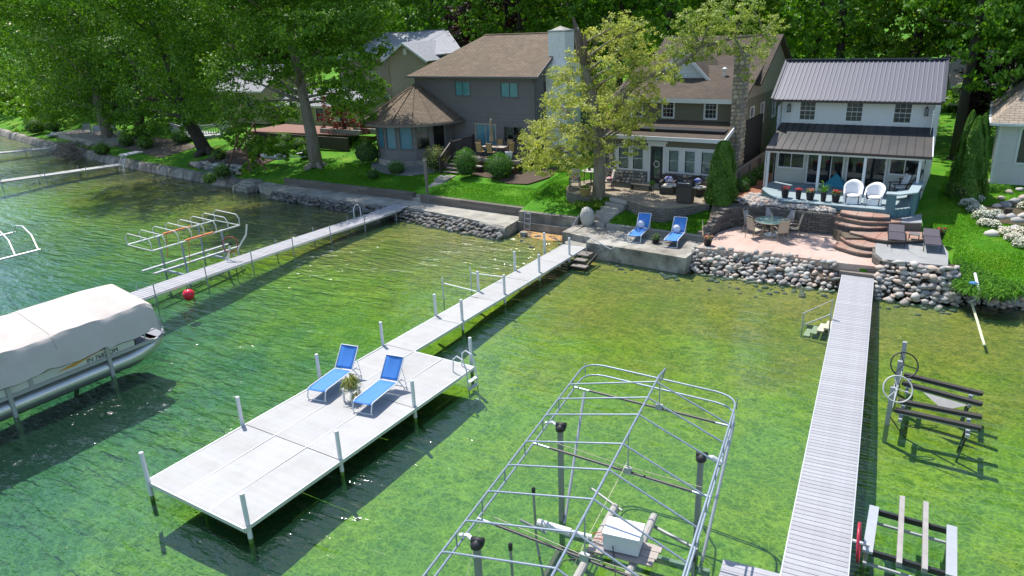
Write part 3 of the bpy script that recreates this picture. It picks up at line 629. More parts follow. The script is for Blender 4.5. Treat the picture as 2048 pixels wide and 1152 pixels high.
BLIND = M('white_blind', (.8, .81, .8), .7, var=.03)
def shingles(name, a, b, c=(.05, .045, .04), stain=None, bw=.33, bh=.14): return brick_mat(name, a, b, c, bw, bh, .016, rough=.95, bmp=.9, stain=stain)
SH1 = shingles('brown_shingles', (.26, .195, .13), (.18, .13, .085), stain=(.13, .10, .07)); SH2 = shingles('dark_brown_shingles', (.125, .09, .062), (.085, .062, .045), stain=(.055, .045, .035)); SHG = shingles('pale_grey_shingles', (.42, .43, .46), (.34, .35, .38), (.2, .2, .2)); SHT = shingles('tan_shingles', (.40, .33, .25), (.33, .27, .21), (.18, .14, .1), bh=.17, bw=.4)
def trimbox(name, par, mat, *a): return MB().box(*a).build(name, mat, par)

# ---------------------------------------------------------------- grey house with turret
GSID = M('slate_siding', (.18, .168, .165), .75, var=.10, scale=2.5); GTRIM = M('slate_trim', (.16, .145, .135), .7, var=.1)
h1 = thing('grey_house', 'two storey slate grey house with brown shingle roof, round turret room and tall white chimney', 'house', (-30, 44, 1.8))
X0, X1, Y0, Z0, ZE = -34.9, -24.75, 42.0, 1.6, 7.45
wf_ = Wall((X0, Y0), (X1, Y0)); U_ = wf_.ux
ho = [(U_(-31.28), U_(-30.08), 6.12, 7.02), (U_(-27.5), U_(-26.2), 6.08, 6.98), (U_(-29.7), U_(-28.1), 2.35, 4.2), (U_(-27.35), U_(-25.95), 3.15, 4.1)]
siding(MB(), wf_, Z0, ZE, ho, .13).build('front_wall', GSID, h1)
wr_ = Wall((X1, Y0), (X1, 50)); gab = lambda u: ZE+min(u+.0, 8-u)*.62
siding(MB(), wr_, Z0, 9.95, [(1.0, 1.7, 6.1, 7.0)], .13, zt=gab).build('side_wall', GSID, h1)
MB().box(X0, X1-.03, Y0+.4, 50, Z0, ZE-.1).build('core', DARKROOM, h1)
for i, (q, gm, mu) in enumerate(((ho[0], TEALG, 1), (ho[1], TEALG, 1))): window(h1, wf_, *q, GTRIM, gm, mull=mu, fw=.08)
window(h1, wr_, 1.0, 1.7, 6.1, 7.0, GTRIM, PANE)
sdoor = window(h1, wf_, *ho[2], M('cream_frame', (.5, .42, .3), .6), TEALD, mull=1, name='sliding_door', fw=.06); window(h1, wf_, *ho[3], GTRIM, PANE, mull=1)
wf_.box(MB(), U_(-29.6), U_(-29.0), 2.4, 4.15, -.16, -.12).build('curtain', M('curtain', (.5, .48, .44), .9, stretch=(8, 1, 1)), h1)
# roof: right gable, left hip, slight shingles
Yr, Zr = 46.0, 9.95; eL, eR = X0-.35, X1+.35; ef, ez = Y0-.42, ZE-.02; xr = -31.3
MB().slab([(eL, ef, ez), (eR, ef, ez), (eR, Yr, Zr), (xr, Yr, Zr)], .14).build('front_roof', SH1, h1)
MB().slab([(eL, ef, ez-.004), (xr, Yr, Zr), (eL, 50.4, ez)], .14).build('hip_roof', SH1, h1); MB().slab([(eR, 50.4, ez), (eL, 50.4, ez), (xr, Yr, Zr), (eR, Yr, Zr)], .14).build('back_roof', SH1, h1)
MB().beam((eL, ef-.06, ez-.06), (eR, ef-.06, ez-.06), .1, .12).build('gutter', GTRIM, h1)
MB().beam((eR+.01, ef, ez-.1), (eR+.01, Yr, Zr-.1), .05, .2).beam((eR+.01, 50.4, ez-.1), (eR+.01, Yr, Zr-.1), .05, .2).build('rake_board', GTRIM, h1)
MB().tube([(X1-.12, ef, ez-.1), (X1-.12, Y0-.06, ez-.5), (X1-.12, Y0-.06, 2.)], .05, 8).build('downpipe', GTRIM, h1)
rg = random.Random(3); mb = MB(); mb.tube([(xr, Yr, Zr+.01), (eR, Yr, Zr+.01)], .06, 6).build('ridge_cap', SH1, h1)
# chimney, white painted stone
WST = M('white_masonry', (.88, .85, .80), .9, var=.07, scale=6, bmp=.5, bscale=14, bd=.03)
ch = MB().box(-24.70, -23.5, 43.6, 44.9, 8.0, 10.05).box(-24.72, -23.2, 43.2, 45.2, 1.8, 8.0).build('chimney', WST, h1)
mb = MB(); rg = random.Random(8)
for z in np.arange(2, 10.0, .21):
    y0_, y1_, xa, xb = (43.6, 44.9, -24.7, -23.5) if z > 7.9 else (43.2, 45.2, -24.72, -23.2)
    x = xa
    while x < xb-.05: l = min(rg.uniform(.25, .5), xb-x); mb.box(x+.008, x+l-.008, y0_-rg.uniform(.012, .035), y0_, z, z+.195); x += l
    y = y0_
    while y < y1_-.05: l = min(rg.uniform(.25, .5), y1_-y); mb.box(xb, xb+rg.uniform(.012, .035), y+.008, y+l-.008, z, z+.195); y += l
tag(mb.build('chimney_stones', WST, ch), kind='stuff')
MB().prism([(-24.75, 43.55), (-23.45, 43.55), (-23.45, 44.95), (-24.75, 44.95)], 10.05, 10.12).add([(-24.7, 43.6, 10.12), (-23.5, 43.6, 10.12), (-23.5, 44.9, 10.12), (-24.7, 44.9, 10.12), (-24.1, 44.2, 10.42)], [(0, 1, 4), (1, 2, 4), (2, 3, 4), (3, 0, 4)]).build('chimney_cap', CONC, ch)
# turret
TC = Vector((-34.6, 41.6, 0)); TR, TE, NZ = 3.05, 3.95, 16
tv = lambda r_, k, z: (TC.x+r_*math.cos(2*math.pi*(k+.5)/NZ), TC.y+r_*math.sin(2*math.pi*(k+.5)/NZ), z)
for k in range(NZ):
    a, b = tv(TR, k, 0), tv(TR, k+1, 0); 
    if a[1] > 42.2 and b[1] > 42.2: continue
    w_ = Wall(a, b); hl = []; j = (k-9) % NZ
    has = k in (9, 10, 11, 12, 13, 14)
    if has: hl = [(.17, w_.L-.17, 2.75, 4.35)]
    siding(MB(), w_, 1.9, 4.75, hl, .13).build('turret_wall', GSID, h1)
    if has: window(h1, w_, .17, w_.L-.17, 2.75, 4.35, GTRIM, TEALD if k in (10, 11, 12) else PANE, fw=.05, mull=0)
mb = MB(); mb.lathe([(TR+.12, 1.4), (TR+.12, 1.95)], (TC.x, TC.y, 0), 24).build('turret_footing', CONC, h1)
for k in range(NZ):
    a, b = tv(TE, k, 4.55), tv(TE, k+1, 4.55); MB().slab([a, b, (TC.x, TC.y, 6.85)], .1).build('turret_roof_panel', SH1, h1)
rt = MB()
for k in range(NZ): rt.tube([tv(TE, k, 4.56), (TC.x, TC.y, 6.88)], .045, 5)
rt.build('turret_hip_caps', SH1, h1)
MB().lathe([(TE-.02, 4.36), (TE+.06, 4.36), (TE+.06, 4.52), (TE-.02, 4.52)], (TC.x, TC.y, 0), 16*3, False).build('turret_gutter', M('brown_fascia', (.2, .16, .13), .7), h1); MB().lathe([(TR, 4.5), (TE, 4.5)], (TC.x, TC.y, 0), 32, False).build('turret_soffit', GTRIM, h1)
# deck
DKB = M('dark_deck', (.14, .12, .10), .8, var=.25, bmp=.3, stretch=(.3, 8, 1), scale=4); PALEW = M('pale_deck_trim', (.36, .32, .27), .8, var=.15)
dk = thing('timber_deck', 'dark timber deck with pale edge boards in front of the grey house', 'deck', (-27, 40, 2.3))
for i in range(22): MB().box(-29.9+.235*i, -29.9+.235*i+.225, 39.3, 41.98, 2.32, 2.36).build('deck_board', DKB, dk)
MB().box(-28.3, -24.7, 39.2, 39.3, 2.2, 2.42).build('edge_board', PALEW, dk); MB().box(-24.72, -24.62, 39.2, 42, 2.2, 2.42).build('edge_board', PALEW, dk)
mb = MB()
for i in range(24): mb.box(-28.3+.15*i, -28.3+.15*i+.14, 39.32, 39.35, 1.5, 2.2)
tag(mb.build('skirt_boards', M('rust_skirt', (.16, .08, .055), .85, var=.3), dk), kind='stuff')
MB().box(-28.7, -27.2, 38.75, 39.15, 1.9, 1.98).build('bench_step', PALEW, dk); MB().box(-25.9, -24.8, 38.6, 39.1, 1.95, 2.02).build('bench_step', PALEW, dk)
for k in range(4): MB().box(-29.85, -28.6, 39.0-.30*k, 39.34-.30*k, 2.14-.2*k, 2.19-.2*k).box(-29.8, -28.65, 39.28-.3*k, 39.31-.3*k, 1.98-.2*k, 2.14-.2*k).build('stair_tread', WOODG, dk)
RAILB = M('dark_brown_rail', (.05, .035, .028), .6, var=.2)
rl = [(-29.95, 41.9, 2.4), (-29.95, 39.3, 2.4), (-29.95, 37.95, 1.55)]
for (a, b) in zip(rl, rl[1:]):
    a, b = Vector(a), Vector(b); r_ = MB().beam(a+Vector((0, 0, .95)), b+Vector((0, 0, .95)), .1, .05).beam(a+Vector((0, 0, .12)), b+Vector((0, 0, .12)), .05, .06).build('railing', RAILB, dk)
    n = int((b-a).length/.13); 
    for i in range(n+1): p = a.lerp(b, i/n); MB().beam(p+Vector((0, 0, .1)), p+Vector((0, 0, .94)), .035).build('baluster', RAILB, r_)
for p in rl: MB().beam(Vector(p)-Vector((0, 0, .4)), Vector(p)+Vector((0, 0, 1.1)), .1).build('newel_post', RAILB, dk)
flat('deck_path', [(-29.9, 38.0), (-28.7, 38.0), (-28.5, 36.6), (-29.3, 36.4)], 1.2, 1.42, CONC); flat('garden_path', [(-29.4, 36.4), (-28.6, 36.5), (-28.3, 34.9), (-29.1, 34.8)], 1.0, lambda x, y: 1.02+(y-34.8)*.14, CONC)

# ---------------------------------------------------------------- olive house with stone base
OL = M('olive_siding', (.165, .155, .115), .75, var=.08, scale=2.5)
h2 = thing('olive_house', 'olive green sided house with white window band and cobble base behind the pale oak', 'house', (-14, 40, 2))
Y2 = 37.75; w2 = Wall((-18.0, Y2), (-11.15, Y2)); U2 = w2.ux
WB = [(-17.85, -17.15), (-17.0, -16.3), (-16.15, -15.45), (-14.05, -13.4), (-13.15, -12.5), (-12.25, -11.55)]
wins = [(U2(a)+.06, U2(b)-.06, 2.82, 3.95) for a, b in WB]
MB().box(-17.95, -11.2, Y2+.36, 46, 1.9, 5.0).build('core', DARKROOM, h2)
mb = MB()
for a, b in ((-18.0, -15.2), (-14.2, -11.15)):
    ua, ub = U2(a), U2(b); hs = [q for q in wins if q[0] > ua and q[1] < ub]; cur = ua
    for q in hs: w2.box(mb, cur, q[0], 2.7, 4.12, -.3, .02); w2.box(mb, q[0], q[1], 2.7, q[2], -.3, .018); w2.box(mb, q[0], q[1], q[3], 4.12, -.3, .018); cur = q[1]
    w2.box(mb, cur, ub, 2.7, 4.12, -.3, .02)
mb.build('window_band', WHITE, h2)
for q in wins: window(h2, w2, *q, WHITE, PANE, sash=True, fw=.05, blind=BLIND, out=.05)
siding(MB(), w2, 4.12, 4.46, (), .11).build('front_wall', OL, h2)
w2.box(MB(), 0, w2.L, 4.46, 4.66, -.1, .06).build('fascia', WHITE, h2)
# door
w2.box(MB(), U2(-15.2), U2(-15.06), 1.95, 4.3, -.2, .06).build('door_frame', WHITE, h2); w2.box(MB(), U2(-14.34), U2(-14.2), 1.95, 4.3, -.2, .06).build('door_frame', WHITE, h2); w2.box(MB(), U2(-15.05), U2(-14.35), 4.13, 4.3, -.2, .058).build('door_frame', WHITE, h2)
w2.box(MB(), U2(-15.3), U2(-14.1), 4.3, 4.42, -.1, .12).build('door_head', WHITE, h2)
dr = MB(); w2.box(dr, U2(-15.05), U2(-14.9), 2.0, 4.12, -.08, -.02); w2.box(dr, U2(-14.5), U2(-14.35), 2.0, 4.12, -.08, -.02); w2.box(dr, U2(-14.9), U2(-14.5), 2.0, 2.3, -.08, -.022); w2.box(dr, U2(-14.9), U2(-14.5), 3.98, 4.12, -.08, -.022)
dr = dr.build('storm_door', DKMET, h2); pb = MB(); w2.box(pb, U2(-14.9), U2(-14.5), 2.3, 3.98, -.06, -.045).build('pane', PANE, dr)
mb = MB(); z = 2.35
while z < 3.95: w2.box(mb, U2(-14.88), U2(-14.52), z, z+.035, -.12, -.09); z += .07
mb.build('blind', BLIND, dr); MB().ring(w2.p(U2(-14.7), 3.15, .02), .16, .035, (0, 1, 0), 16).blob(w2.p(U2(-14.7), 3.32, .03), (.1, .05, .06), .2, ICO1).build('wreath', M('pale_wreath', (.5, .48, .42), .9, var=.3, scale=30), dr)
MB().box(-15.35, -14.05, 37.1, 37.7, 1.95, 2.1).build('door_step', CONC, h2)
# cobble base
mb = MB(); w2.box(mb, 0, U2(-15.2), 1.6, 2.7, -.3, -.03); w2.box(mb, U2(-14.2), w2.L, 1.6, 2.7, -.3, -.03); mb.build('stone_base', M('stone_mortar', (.22, .21, .19), .95, var=.2), h2)
rg = random.Random(4)
for a, b in ((-17.95, -15.25), (-14.15, -11.2)):
    for r_ in range(4):
        x = a+.02
        while x < b-.08:
            l = rg.uniform(.16, .30); x2 = min(x+l, b); obj('stone', rg.choice(RM), h2, ((x+x2)/2, Y2-.04, 2.05+r_*.18+rg.uniform(-.02, .02)), (0, rg.uniform(-.3, .3), 0), ((x2-x)*.52, .10, .105)); x = x2
# lower roof, upper wall, upper roof
MB().slab([(-18.3, 37.3, 4.70), (-10.95, 37.3, 4.70), (-11.15, 40.35, 5.22), (-18.3, 40.35, 5.22)], .1).build('porch_roof', SH2, h2)
MB().beam((-18.3, 37.26, 4.62), (-10.95, 37.26, 4.62), .08, .2).build('gutter', WHITE, h2); MB().beam((-10.92, 37.3, 4.60), (-11.1, 40.3, 5.12), .06, .22).build('rake_board', WHITE, h2)
u2 = Wall((-18.0, 40.3), (-11.3, 40.3)); hw = [(u2.ux(x)-.3, u2.ux(x)+.3, 5.38, 6.28) for x in (-17.0, -15.1, -12.65)]
siding(MB(), u2, 5.15, 6.4, hw, .11).build('upper_wall', OL, h2)
for q in hw: window(h2, u2, *q, WHITE, PANE, 3, 4, .09, sash=True)
MB().box(-18, -11.35, 40.7, 45, 5.1, 6.38).build('core', DARKROOM, h2)
MB().beam((-18.5, 39.84, 6.33), (-10.75, 39.84, 6.33), .06, .24).build('eave_board', WHITE, h2); MB().box(-18.3, -11.1, 39.9, 40.3, 6.25, 6.28).build('soffit', WHITE, h2)
MB().slab([(-18.5, 39.82, 6.46), (-10.7, 39.82, 6.46), (-10.9, 44.0, 7.95), (-18.5, 44.0, 7.95)], .12).build('front_roof', SH2, h2)
BEI = M('beige_siding', (.33, .29, .22), .75, var=.08)
sw_ = Wall((-11.3, 40.35), (-11.3, 53)); siding(MB(), sw_, 1.8, 6.2, [(3.0, 3.7, 4.5, 5.6), (5.3, 6.0, 4.5, 5.6), (8.2, 8.9, 4.5, 5.6)], .12).build('side_wall', OL, h2)
siding(MB(), sw_, 6.2, 9.3, (), .12, zt=lambda u: 6.25+min(u*.36, 99) if u < 4 else 6.6+min((u-3.4)*.62, (12.65-u)*.62)).build('side_gable', BEI, h2)
for a in (3.0, 5.3, 8.2): window(h2, sw_, a, a+.7, 4.5, 5.6, WHITE, PANE, sash=True)
lw = Wall((-11.15, Y2), (-11.15, 40.3)); siding(MB(), lw, 1.9, 5.1, (), .12, zt=lambda u: 4.6+u*.17).build('porch_side_wall', OL, h2)
MB().slab([(-18.5, 43.9, 6.9), (-10.95, 43.9, 6.9), (-10.95, 48.4, 9.45), (-18.5, 48.4, 9.45)], .12).build('rear_roof_front', SH2, h2); MB().slab([(-18.5, 53.2, 6.8), (-10.95, 53.2, 6.8), (-10.95, 48.4, 9.45), (-18.5, 48.4, 9.45)], .12).build('rear_roof_back', SH2, h2)
MB().box(-18, -11.4, 44.9, 52.8, 1.8, 6.8).build('core', DARKROOM, h2)
# white dormer gable
WSH = brick_mat('white_shakes', (.72, .74, .76), (.66, .68, .7), (.4, .42, .44), .25, .2, .01)
dm = MB().add([(-16.6, 42.3, 7.3), (-13.5, 42.3, 7.3), (-15.05, 42.3, 8.85), (-16.6, 42.4, 7.3), (-13.5, 42.4, 7.3), (-15.05, 42.4, 8.85)], [(0, 1, 2), (5, 4, 3)]).build('dormer_gable', WSH, h2)
MB().slab([(-16.75, 42.1, 7.2), (-15.05, 42.1, 8.95), (-15.05, 46, 8.95), (-16.75, 46, 7.2)], .1).slab([(-13.35, 42.1, 7.2), (-15.05, 42.1, 8.95), (-15.05, 46, 8.95), (-13.35, 46, 7.2)], .1).build('dormer_roof', SH2, dm); MB().beam((-15.05, 42.08, 8.86), (-13.3, 42.08, 7.1), .05, .16).beam((-15.05, 42.08, 8.86), (-16.8, 42.08, 7.1), .05, .16).build('dormer_trim', WHITE, dm)
MB().tube([(-12.7, 42.6, 7.3), (-12.7, 42.6, 7.75)], .07, 8).lathe([(.12, 0), (.14, .1), (0, .18)], (-12.7, 42.6, 7.75), 8).build('roof_vent', WHITE, h2); MB().tube([(-11.6, 42.9, 7.3), (-11.6, 42.9, 7.7)], .06, 8).build('roof_vent', WHITE, h2)
# stone chimney
CHS = stone_mat('tan_chimney_stone', [(.46, .38, .27), (.26, .22, .17), (.56, .48, .36), (.2, .18, .15), (.40, .31, .21)])
cx0, cx1, cy0, cy1 = -11.28, -10.74, 39.4, 40.4
chm = MB().box(cx0, cx1, cy0, cy1, 1.9, 9.05).build('stone_chimney', M('stone_mortar', (.2, .2, .2)), h2)
mb0 = [MB().blob((0, 0, 0), (.5, .5, .5), .18, ICO1, seed=k).mesh('stone', CHS, smooth=False) for k in range(5)]
zz = 2.0; rg = random.Random(6)
while zz < 9.0:
    h = rg.uniform(.17, .26); x = cx0
    while x < cx1-.04: l = min(rg.uniform(.2, .36), cx1-x); obj('stone', rg.choice(mb0), h2, (x+l/2, cy0, zz+h/2), (0, 0, 0), (l*1.08, .14, h*1.05)); x += l
    y = cy0+.1
    while y < cy1-.04: l = min(rg.uniform(.22, .4), cy1-y); obj('stone', rg.choice(mb0), h2, (cx1, y+l/2, zz+h/2), (0, 0, 0), (.14, l*1.08, h*1.05)); y += l
    zz += h
MB().box(cx0-.06, cx1+.08, cy0-.08, cy1+.08, 9.05, 9.15).build('chimney_cap', DKMET, chm)
# ---------------------------------------------------------------- white cottage
h3 = thing('white_cottage', 'white cottage with ribbed metal roof, black porch roof and blue-green deck', 'house', (-5.4, 41, 2.3))
XA, XB = -8.95, -1.92; Yw, Yu = 39.7, 40.5
w3 = Wall((XA+.1, Yw), (XB-.02, Yw)); U3 = w3.ux; DZ = 2.3
PANEL = M('pale_wall_panel', (.52, .53, .47), .7, var=.06, stretch=(8, 1, 1))
opn = [(-8.68, -7.45, 3.1, 3.9, 1, 'window'), (-7.2, -5.55, DZ+.06, 3.9, 2, 'glass_door'), (-5.3, -4.55, DZ+.06, 3.9, 0, 'glass_door'), (-4.45, -3.62, DZ+.06, 3.9, 0, 'glass_door'), (-3.4, -2.15, 3.1, 3.9, 1, 'window')]
hol = [(U3(a), U3(b), c, d) for a, b, c, d, _, _ in opn]
mb = MB(); cur = 0
for q in hol:
    w3.box(mb, cur, q[0], 2.2, 4.1, -.2, 0); w3.box(mb, q[0], q[1], q[3], 4.1, -.2, -.002)
    w3.box(mb, q[0], q[1], 2.2, q[2], -.2, -.002); cur = q[1]
w3.box(mb, cur, w3.L, 2.2, 4.1, -.2, 0); mb.build('porch_wall', PANEL, h3)
for q, (a, b, c, d, mu, nm) in zip(hol, opn): window(h3, w3, *q, WHITE, PANE, mull=mu, fw=.07, name=nm)
mb = MB().box(-8.8, -2.0, 41.2, 41.3, 2.3, 4.1).build('inner_wall', M('inner_wall', (.10, .10, .09), .9), h3)
for a, b in ((XA, -8.9), (-1.98, XB)): 
    ww = Wall((a, 46), (a, Yw)) if a == XA else Wall((b, Yw), (b, 46)); ws = M('white_lap', (.72, .73, .74), .55, var=.04)
    siding(MB(), ww, 1.9, 6.2, [], .14).build('side_wall', ws, h3)
    siding(MB(), ww, 6.2, 8.1, [], .14, zt=(lambda u: 6.35+min((u if a != XA else 6.3-u)-.6, 5.9-(u if a != XA else 6.3-u))*.62)).build('side_gable', ws, h3)
wu = Wall((XA+.02, Yu), (XB-.02, Yu)); Uu = wu.ux; wn = [(Uu(x)-.36, Uu(x)+.36, 5.46, 6.34) for x in (-7.64, -5.42, -3.26)]
siding(MB(), wu, 5.1, 6.45, [(a-.12, b+.12, c-.12, d+.2) for a, b, c, d in wn], .27, .015).build('upper_wall', WHITE, h3)
for q in wn: window(h3, wu, *q, WHITE, PANE, 3, 4, .12, sash=True, out=.03)
MB().box(XA+.2, XB-.2, 41.4, 45.9, 2, 6.2).build('core', DARKROOM, h3)
for x in (-8.55, -2.25):
    l = MB().box(x-.015, x+.015, Yu-.14, Yu-.02, 6.22, 6.26).box(x-.09, x+.09, Yu-.22, Yu-.06, 6.14, 6.16).box(x-.05, x+.05, Yu-.19, Yu-.09, 6.16, 6.22).box(x-.1, x+.1, Yu-.23, Yu-.05, 5.83, 5.85)
    for dx in (-.06, .06):
        for dy in (-.19, -.09): l.box(x+dx-.01, x+dx+.01, Yu+dy-.01, Yu+dy+.01, 5.85, 6.14)
    l = l.build('wall_lantern', DKMET, h3); MB().box(x-.045, x+.045, Yu-.18, Yu-.1, 5.87, 6.1).build('lantern_glass', PANE, l)
MET = M('violet_grey_metal', (.085, .085, .115), .5, 0, var=.07, scale=2, dirt=.12); METR = M('violet_grey_rib', (.18, .18, .215), .45, 0, var=.04)
ya, za, yb, zb = 40.05, 6.48, 43.2, 8.22; xa, xb = -9.36, -1.62
rf = MB().slab([(xa, ya, za), (xb, ya, za), (xb-.25, yb, zb), (xa-.12, yb, zb)], .05).build('metal_roof', MET, h3); MB().slab([(xa, 46.4, za), (xb, 46.4, za), (xb-.25, yb, zb), (xa-.12, yb, zb)], .05).build('metal_roof_back', MET, h3)
N = 36
for i in range(N):
    k = (i+.5)/N; p = Vector((xa+(xb-xa)*k, ya+.02, za+.014)); q = Vector((xa-.12+(xb-.25-xa+.12)*k, yb-.08, zb-.03)); MB().beam(p, q, .05, .045).build('roof_rib', METR, rf)
DKB2 = M('dark_blue_trim', (.03, .035, .055), .5, var=.1)
MB().beam((xa-.15, yb-.06, zb+.05), (xb-.2, yb-.06, zb+.05), .2, .06).build('ridge_cap', DKB2, rf); MB().beam((xa-.02, ya, za+.03), (xa-.14, yb, zb+.03), .12, .07).build('rake_trim', DKB2, rf); MB().beam((xb+.02, ya, za+.03), (xb-.22, yb, zb+.03), .14, .07).build('rake_trim', DKB2, rf); MB().beam((xa, ya-.03, za-.05), (xb, ya-.03, za-.05), .06, .11).build('eave_trim', M('dark_eave', (.05, .035, .03), .6), rf)
PR = M('black_porch_metal', (.035, .038, .042), .5, .1, var=.4, scale=1.4, dirt=.3, tint=(.055, .048, .045))
pa, pb, pxa, pxb = (37.95, 4.30), (40.48, 5.26), -8.98, -1.6
pr_ = None
N = 20
pf = MB().slab([(pxa, pa[0], pa[1]), (pxb, pa[0], pa[1]), (pxb-.25, pb[0], pb[1]), (pxa+.1, pb[0], pb[1])], .05).build('porch_roof', PR, h3)
for i in range(1, N): k = i/N; MB().beam((pxa+(pxb-pxa)*k, pa[0]+.01, pa[1]+.01), (pxa+.1+(pxb-.35-pxa)*k, pb[0]-.02, pb[1]+.01), .02, .03).build('seam', BLACKR, pf)
MB().beam((pxa, pa[0]-.03, pa[1]-.05), (pxb, pa[0]-.03, pa[1]-.05), .06, .12).build('porch_gutter', M('dark_eave', (.05, .035, .03)), pf); MB().beam((pxb+.01, pa[0], pa[1]-.03), (pxb-.24, pb[0], pb[1]-.03), .05, .12).build('porch_rake', WHITE, pf)
MB().box(XA, XB, 38.05, 38.15, 4.08, 4.24).build('porch_beam', WHITE, h3)
for x, y in ((-6.4, 38.1), (-4.35, 38.1), (-2.05, 38.1), (-8.85, 38.1)): MB().box(x-.06, x+.06, y-.06, y+.06, 2.3, 4.1).build('porch_post', WHITE, h3)
MB().tube([(-9.0, 38.2, 2.2), (-9.0, 38.2, 4.2)], .04, 8).build('downpipe', WHITE, h3)
# teal deck with bench
TEAL = M('teal_paint', (.085, .20, .24), .6, var=.14, scale=5, bmp=.15, orand=.12, dirt=.2); TEALT = M('faded_teal_boards', (.30, .38, .40), .7, var=.14, scale=5, orand=.12, stretch=(8, 1, 1))
dk3 = thing('teal_deck', 'blue-green painted deck of the white cottage with a built-in corner bench', 'deck', (-5.3, 37, 2.3))
dp = [(-8.9, 39.65), (-8.95, 37.6), (-8.35, 36.55), (-7.5, 35.5), (-2.85, 35.4), (-1.95, 36.3), (-1.95, 39.65)]
def xr_(y):
    a = max(-8.93, (-7.5-(y-35.5)*.8) if y < 36.6 else -8.38-(y-36.6)*.57); b = min(-1.95, -2.85+(y-35.4)*1.0); return a, b
y = 35.42
while y < 39.6:
    a, b = xr_(y+.07); MB().box(a, b, y, y+.132, DZ-.04, DZ).build('deck_board', TEALT, dk3); y += .14
mb = MB(); 
for (a, b) in zip(dp[1:], dp[2:]):
    w_ = Wall(a, b); n = int(w_.L/.15)
    for i in range(n): w_.box(mb, w_.L*i/n+.006, w_.L*(i+1)/n-.006, 1.75, DZ-.045, -.03, .0+.006*(i % 2))
tag(mb.build('skirt_boards', TEAL, dk3), kind='stuff')
MB().prism([(x*.985-.08, y*.985+.56) for x, y in dp], 1.6, DZ-.05).build('deck_frame', DARKROOM, dk3)
bn = MB().prism([(-3.05, 35.35), (-2.5, 35.35), (-1.85, 36.1), (-1.8, 38.6), (-2.2, 38.6), (-2.25, 36.4), (-2.7, 35.85), (-3.05, 35.8)], 2.98, 3.04).build('bench_top_rail', TEALT, dk3)
MB().prism([(-3.0, 35.8), (-2.75, 35.9), (-2.3, 36.45), (-2.3, 38.0), (-2.75, 38.0), (-2.8, 36.7), (-3.0, 36.3)], 2.66, 2.71).build('bench_seat', TEALT, dk3)
for (a, b) in (((-3.0, 35.42), (-2.62, 35.42)), ((-2.05, 36.15), (-1.9, 36.5)), ((-1.93, 37.9), (-1.93, 38.3))): Wall(a, b).box(MB(), 0, Wall(a, b).L, 1.75, 2.98, -.06, .04).build('bench_support', TEAL, dk3)
# ---------------------------------------------------------------- pale house right edge
h4 = thing('pale_vinyl_house', 'pale vinyl sided house with tan hip roof cut by the right edge of the picture', 'house', (2, 46, 1.9))
VIN = M('pale_vinyl', (.62, .60, .60), .6, var=.04)
wa = Wall((.9, 48.4), (.9, 44.7)); wb = Wall((.9, 44.7), (6, 44.7))
siding(MB(), wa, 1.8, 5.0, [], .125, .02).build('side_wall', VIN, h4); siding(MB(), wb, 1.8, 5.0, [(.95, 2.6, 3.1, 4.75)], .125, .02).build('front_wall', VIN, h4); window(h4, wb, .95, 2.6, 3.1, 4.75, WHITE, PANE, mull=1, fw=.1)
MB().box(1.1, 5.9, 45.1, 48.3, 1.8, 4.95).build('core', DARKROOM, h4); MB().box(.86, .98, 44.64, 44.76, 1.8, 5.0).build('corner_board', WHITE, h4)
ex, ey, ezz = .45, 44.25, 5.1
MB().slab([(ex, ey, ezz), (9, ey, ezz), (9, 49.5, 9.0), (4.2, 49.5, 9.0)], .12).build('front_roof', SHT, h4); MB().slab([(ex, ey, ezz-.004), (4.2, 49.5, 9.0), (4.2, 52, 9.0), (ex, 54, ezz)], .12).build('hip_roof', SHT, h4)
MB().beam((ex, ey-.05, ezz-.08), (9, ey-.05, ezz-.08), .1, .13).build('gutter', WHITE, h4); MB().beam((ex-.05, ey, ezz-.08), (ex-.05, 54, ezz-.08), .1, .13).build('gutter', WHITE, h4); MB().box(ex, 6, ey, 44.7, 4.95, 4.98).box(ex, .9, 44.7, 54, 4.94, 4.97).build('soffit', WHITE, h4)
siding(MB(), Wall((.9, 54), (.9, 48.4)), 1.8, 5.0, [], .125, .02).build('side_wall', VIN, h4); MB().box(.2, .88, 44.4, 48, 1.6, 1.98).build('stone_skirt', CONC, h4)
